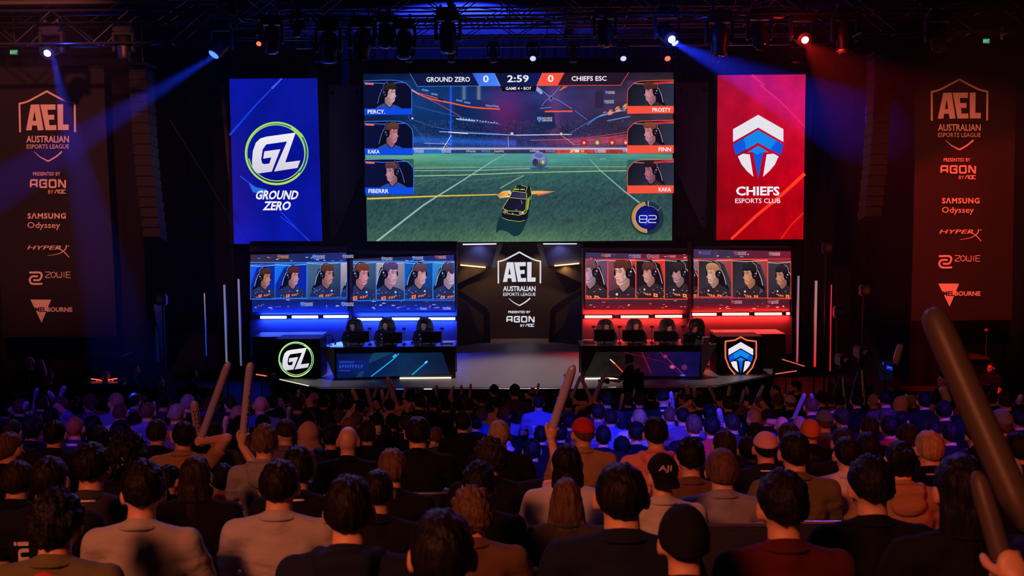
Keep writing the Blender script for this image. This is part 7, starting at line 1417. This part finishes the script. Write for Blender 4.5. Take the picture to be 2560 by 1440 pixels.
# flag-like lit panel and dark crates at the left wing
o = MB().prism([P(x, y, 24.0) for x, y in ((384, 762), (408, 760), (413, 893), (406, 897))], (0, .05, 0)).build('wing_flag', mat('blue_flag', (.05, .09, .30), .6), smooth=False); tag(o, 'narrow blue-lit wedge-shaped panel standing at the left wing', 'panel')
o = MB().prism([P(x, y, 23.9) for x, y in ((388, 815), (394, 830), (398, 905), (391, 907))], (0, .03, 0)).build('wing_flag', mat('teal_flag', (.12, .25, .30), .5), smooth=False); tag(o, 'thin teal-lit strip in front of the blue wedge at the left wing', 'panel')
lamp('SPOT', 'wing_blue', (-8.0, 20.5, 7.5), P(400, 820, 24), (.05, .12, 1), 260, size=.1, angle=22, blend=1)
def pole_lamp(px, py0, Y, lab, col):
    t = P(px, py0, Y); e = empty('stand_light', (t.x, Y, 0), label=lab, cat='stage light'); MB().tube((0, 0, 0), (0, 0, t.z), .025).box((0, 0, .02), (.5, .5, .04)).build('pole', BLK, e); MB().box((0, -.05, t.z - .1), (.24, .2, .26), bev=.03).build('lamp_head', BLK, e); MB().tube((0, -.15, t.z - .1), (0, -.17, t.z - .1), .08, n=16).build('lens', col, e)
dim = mat('dim_lens', (.25, .25, .28), .1, .6)
pole_lamp(406, 738, 23, 'pale square lamp on a tall pole at the left wing', dim); pole_lamp(2160, 715, 24, 'dark lamp on a tall pole at the right wing', dim); pole_lamp(2095, 768, 22.8, 'small shiny lamp on a pole behind the red light tube', dim); pole_lamp(2066, 610, 26, 'black hanging work light right of the red panel', dim)
for i, (px, py, Y, w_, h_) in enumerate(((500, 905, 22.5, .9, 1.0), (545, 915, 21.5, .7, .7), (440, 925, 22, 1.0, .8), (605, 935, 21.5, .8, .6), (2060, 945, 21.5, 1.0, .5), (2130, 940, 22.8, .8, .9), (2290, 935, 21.5, 1.1, 1.0))):
    a = P(px, py, Y); e = empty('flight_case', (a.x, Y, 0), label='black flight case number-free, %s' % ('x'), cat='case', group='flight cases at the sides of the stage'); e['label'] = ['black flight case with a blue shine left of the light tubes', 'low flight case just left of the lilac light tubes', 'wide flight case near the glasses man', 'small flight case at the left stage corner', 'low flight case in front of the red light tube', 'tall flight case behind the tripod camera', 'wide flight case below the right banner edge'][i]
    MB().box((0, 0, h_ / 2), (w_, .6, h_), bev=.015).build('box', mat('case_black', (.02, .02, .022), .4), e); mb = MB()
    for sx in (-1, 1):
        for sz in (0.02, h_ - .02): mb.box((sx * (w_ / 2 - .0), -.30, sz), (.05, .03, .05), bev=.008)
    mb.build('corner', ALU, e)
# ---- the two big sticks close to the camera at the right, and the hand that carries them
near = FIX[(2410, 1140)]; d = 2.35
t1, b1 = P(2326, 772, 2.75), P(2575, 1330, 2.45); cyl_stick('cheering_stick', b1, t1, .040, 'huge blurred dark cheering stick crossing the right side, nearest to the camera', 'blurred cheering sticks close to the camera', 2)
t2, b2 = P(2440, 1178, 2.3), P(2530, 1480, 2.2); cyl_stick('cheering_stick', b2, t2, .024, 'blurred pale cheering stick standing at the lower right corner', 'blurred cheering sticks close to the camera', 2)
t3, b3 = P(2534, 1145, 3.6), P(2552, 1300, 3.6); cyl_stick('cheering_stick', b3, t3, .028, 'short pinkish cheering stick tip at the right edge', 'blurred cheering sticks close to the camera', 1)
raised_arm(near, 'R', b2 + (t2 - b2).normalized() * .05, (t2 - b2).normalized(), .026)
# ---- chairs whose backs show between the nearest people
def seat(px, py, Y, lab):
    t = P(px, py, Y); e = empty('stadium_seat', (t.x, Y, t.z - .86), label=lab, cat='seat', group='folding seats between the spectators'); m_ = mat('seat_plastic', (.03, .03, .035), .3)
    MB().box((0, 0, .66), (.44, .04, .40), bev=.015).build('backrest', m_, e); MB().box((0, .22, .42), (.44, .40, .04), bev=.015).build('seat', m_, e)
    MB().tube((-.22, 0, .87), (.22, 0, .87), .012).build('rail', mat('seat_rail', (.3, .22, .16), .25, .8), e)
    for q in (-1, 1):
        MB().tube((q * .20, .02, 0), (q * .20, .02, .86), .014).build('leg', BLK, e); MB().tube((q * .20, .38, 0), (q * .20, .38, .42), .014).build('leg', BLK, e)
for (px, py, Y, lab) in ((1065, 1238, 6.7, 'seat back with a thin bright rail behind the broad black shirt, centre'), (1820, 1318, 5.1, 'dark seat back below the grey printed shirt'), (2312, 1056, 16.5, 'seat back with a shining rail in the right middle rows'), (2092, 1312, 5.2, 'dark seat back right of the maroon shirt')):
    seat(px, py, Y, lab)
# ---- prints on clothes and caps
def flat_text(parent, t, c, w_, h_, m_, rz=0, yoff=0, nm='lettering', rx=0, bold=.03):
    v, tr = text_mesh(t, bold, 1); me = bpy.data.meshes.new(nm); ca, sa = math.cos(rz), math.sin(rz); pts = []
    for a, b in v:
        x, z = (a - .5) * w_, (.5 - b) * h_; x, z = x * ca - z * sa, x * sa + z * ca; pts.append((c[0] + x, c[1] + z * rx + 1.2 * x * x, c[2] + z))
    me.from_pydata(pts, [], tr); o = link(nm, me, m_); o.parent = parent; return o
WP = mat('white_print', (.60, .52, .50), .7)
def back_y(z): return -.142 if z > .7 else -.13
flat_text(FIX[(869, 1068)]['e'], 'SPUK', (0.02, -.138, .80), .15, .07, WP, rx=-.05)
flat_text(FIX[(1346, 989)]['e'], 'TCK', (0, -.140, .78), .22, .12, mat('blue_print', (.45, .5, .8), .6), rx=-.05, bold=0)
flat_text(FIX[(118, 1148)]['e'], 'iooni', (-.07, -.152, .74), .30, .07, WP, rz=math.pi / 2)
flat_text(FIX[(1656, 1140)]['e'], 'AJI', (0.0, -.104, 1.215), .075, .045, WP, rx=-.25)
bpy.data.scenes.remove(_scr)
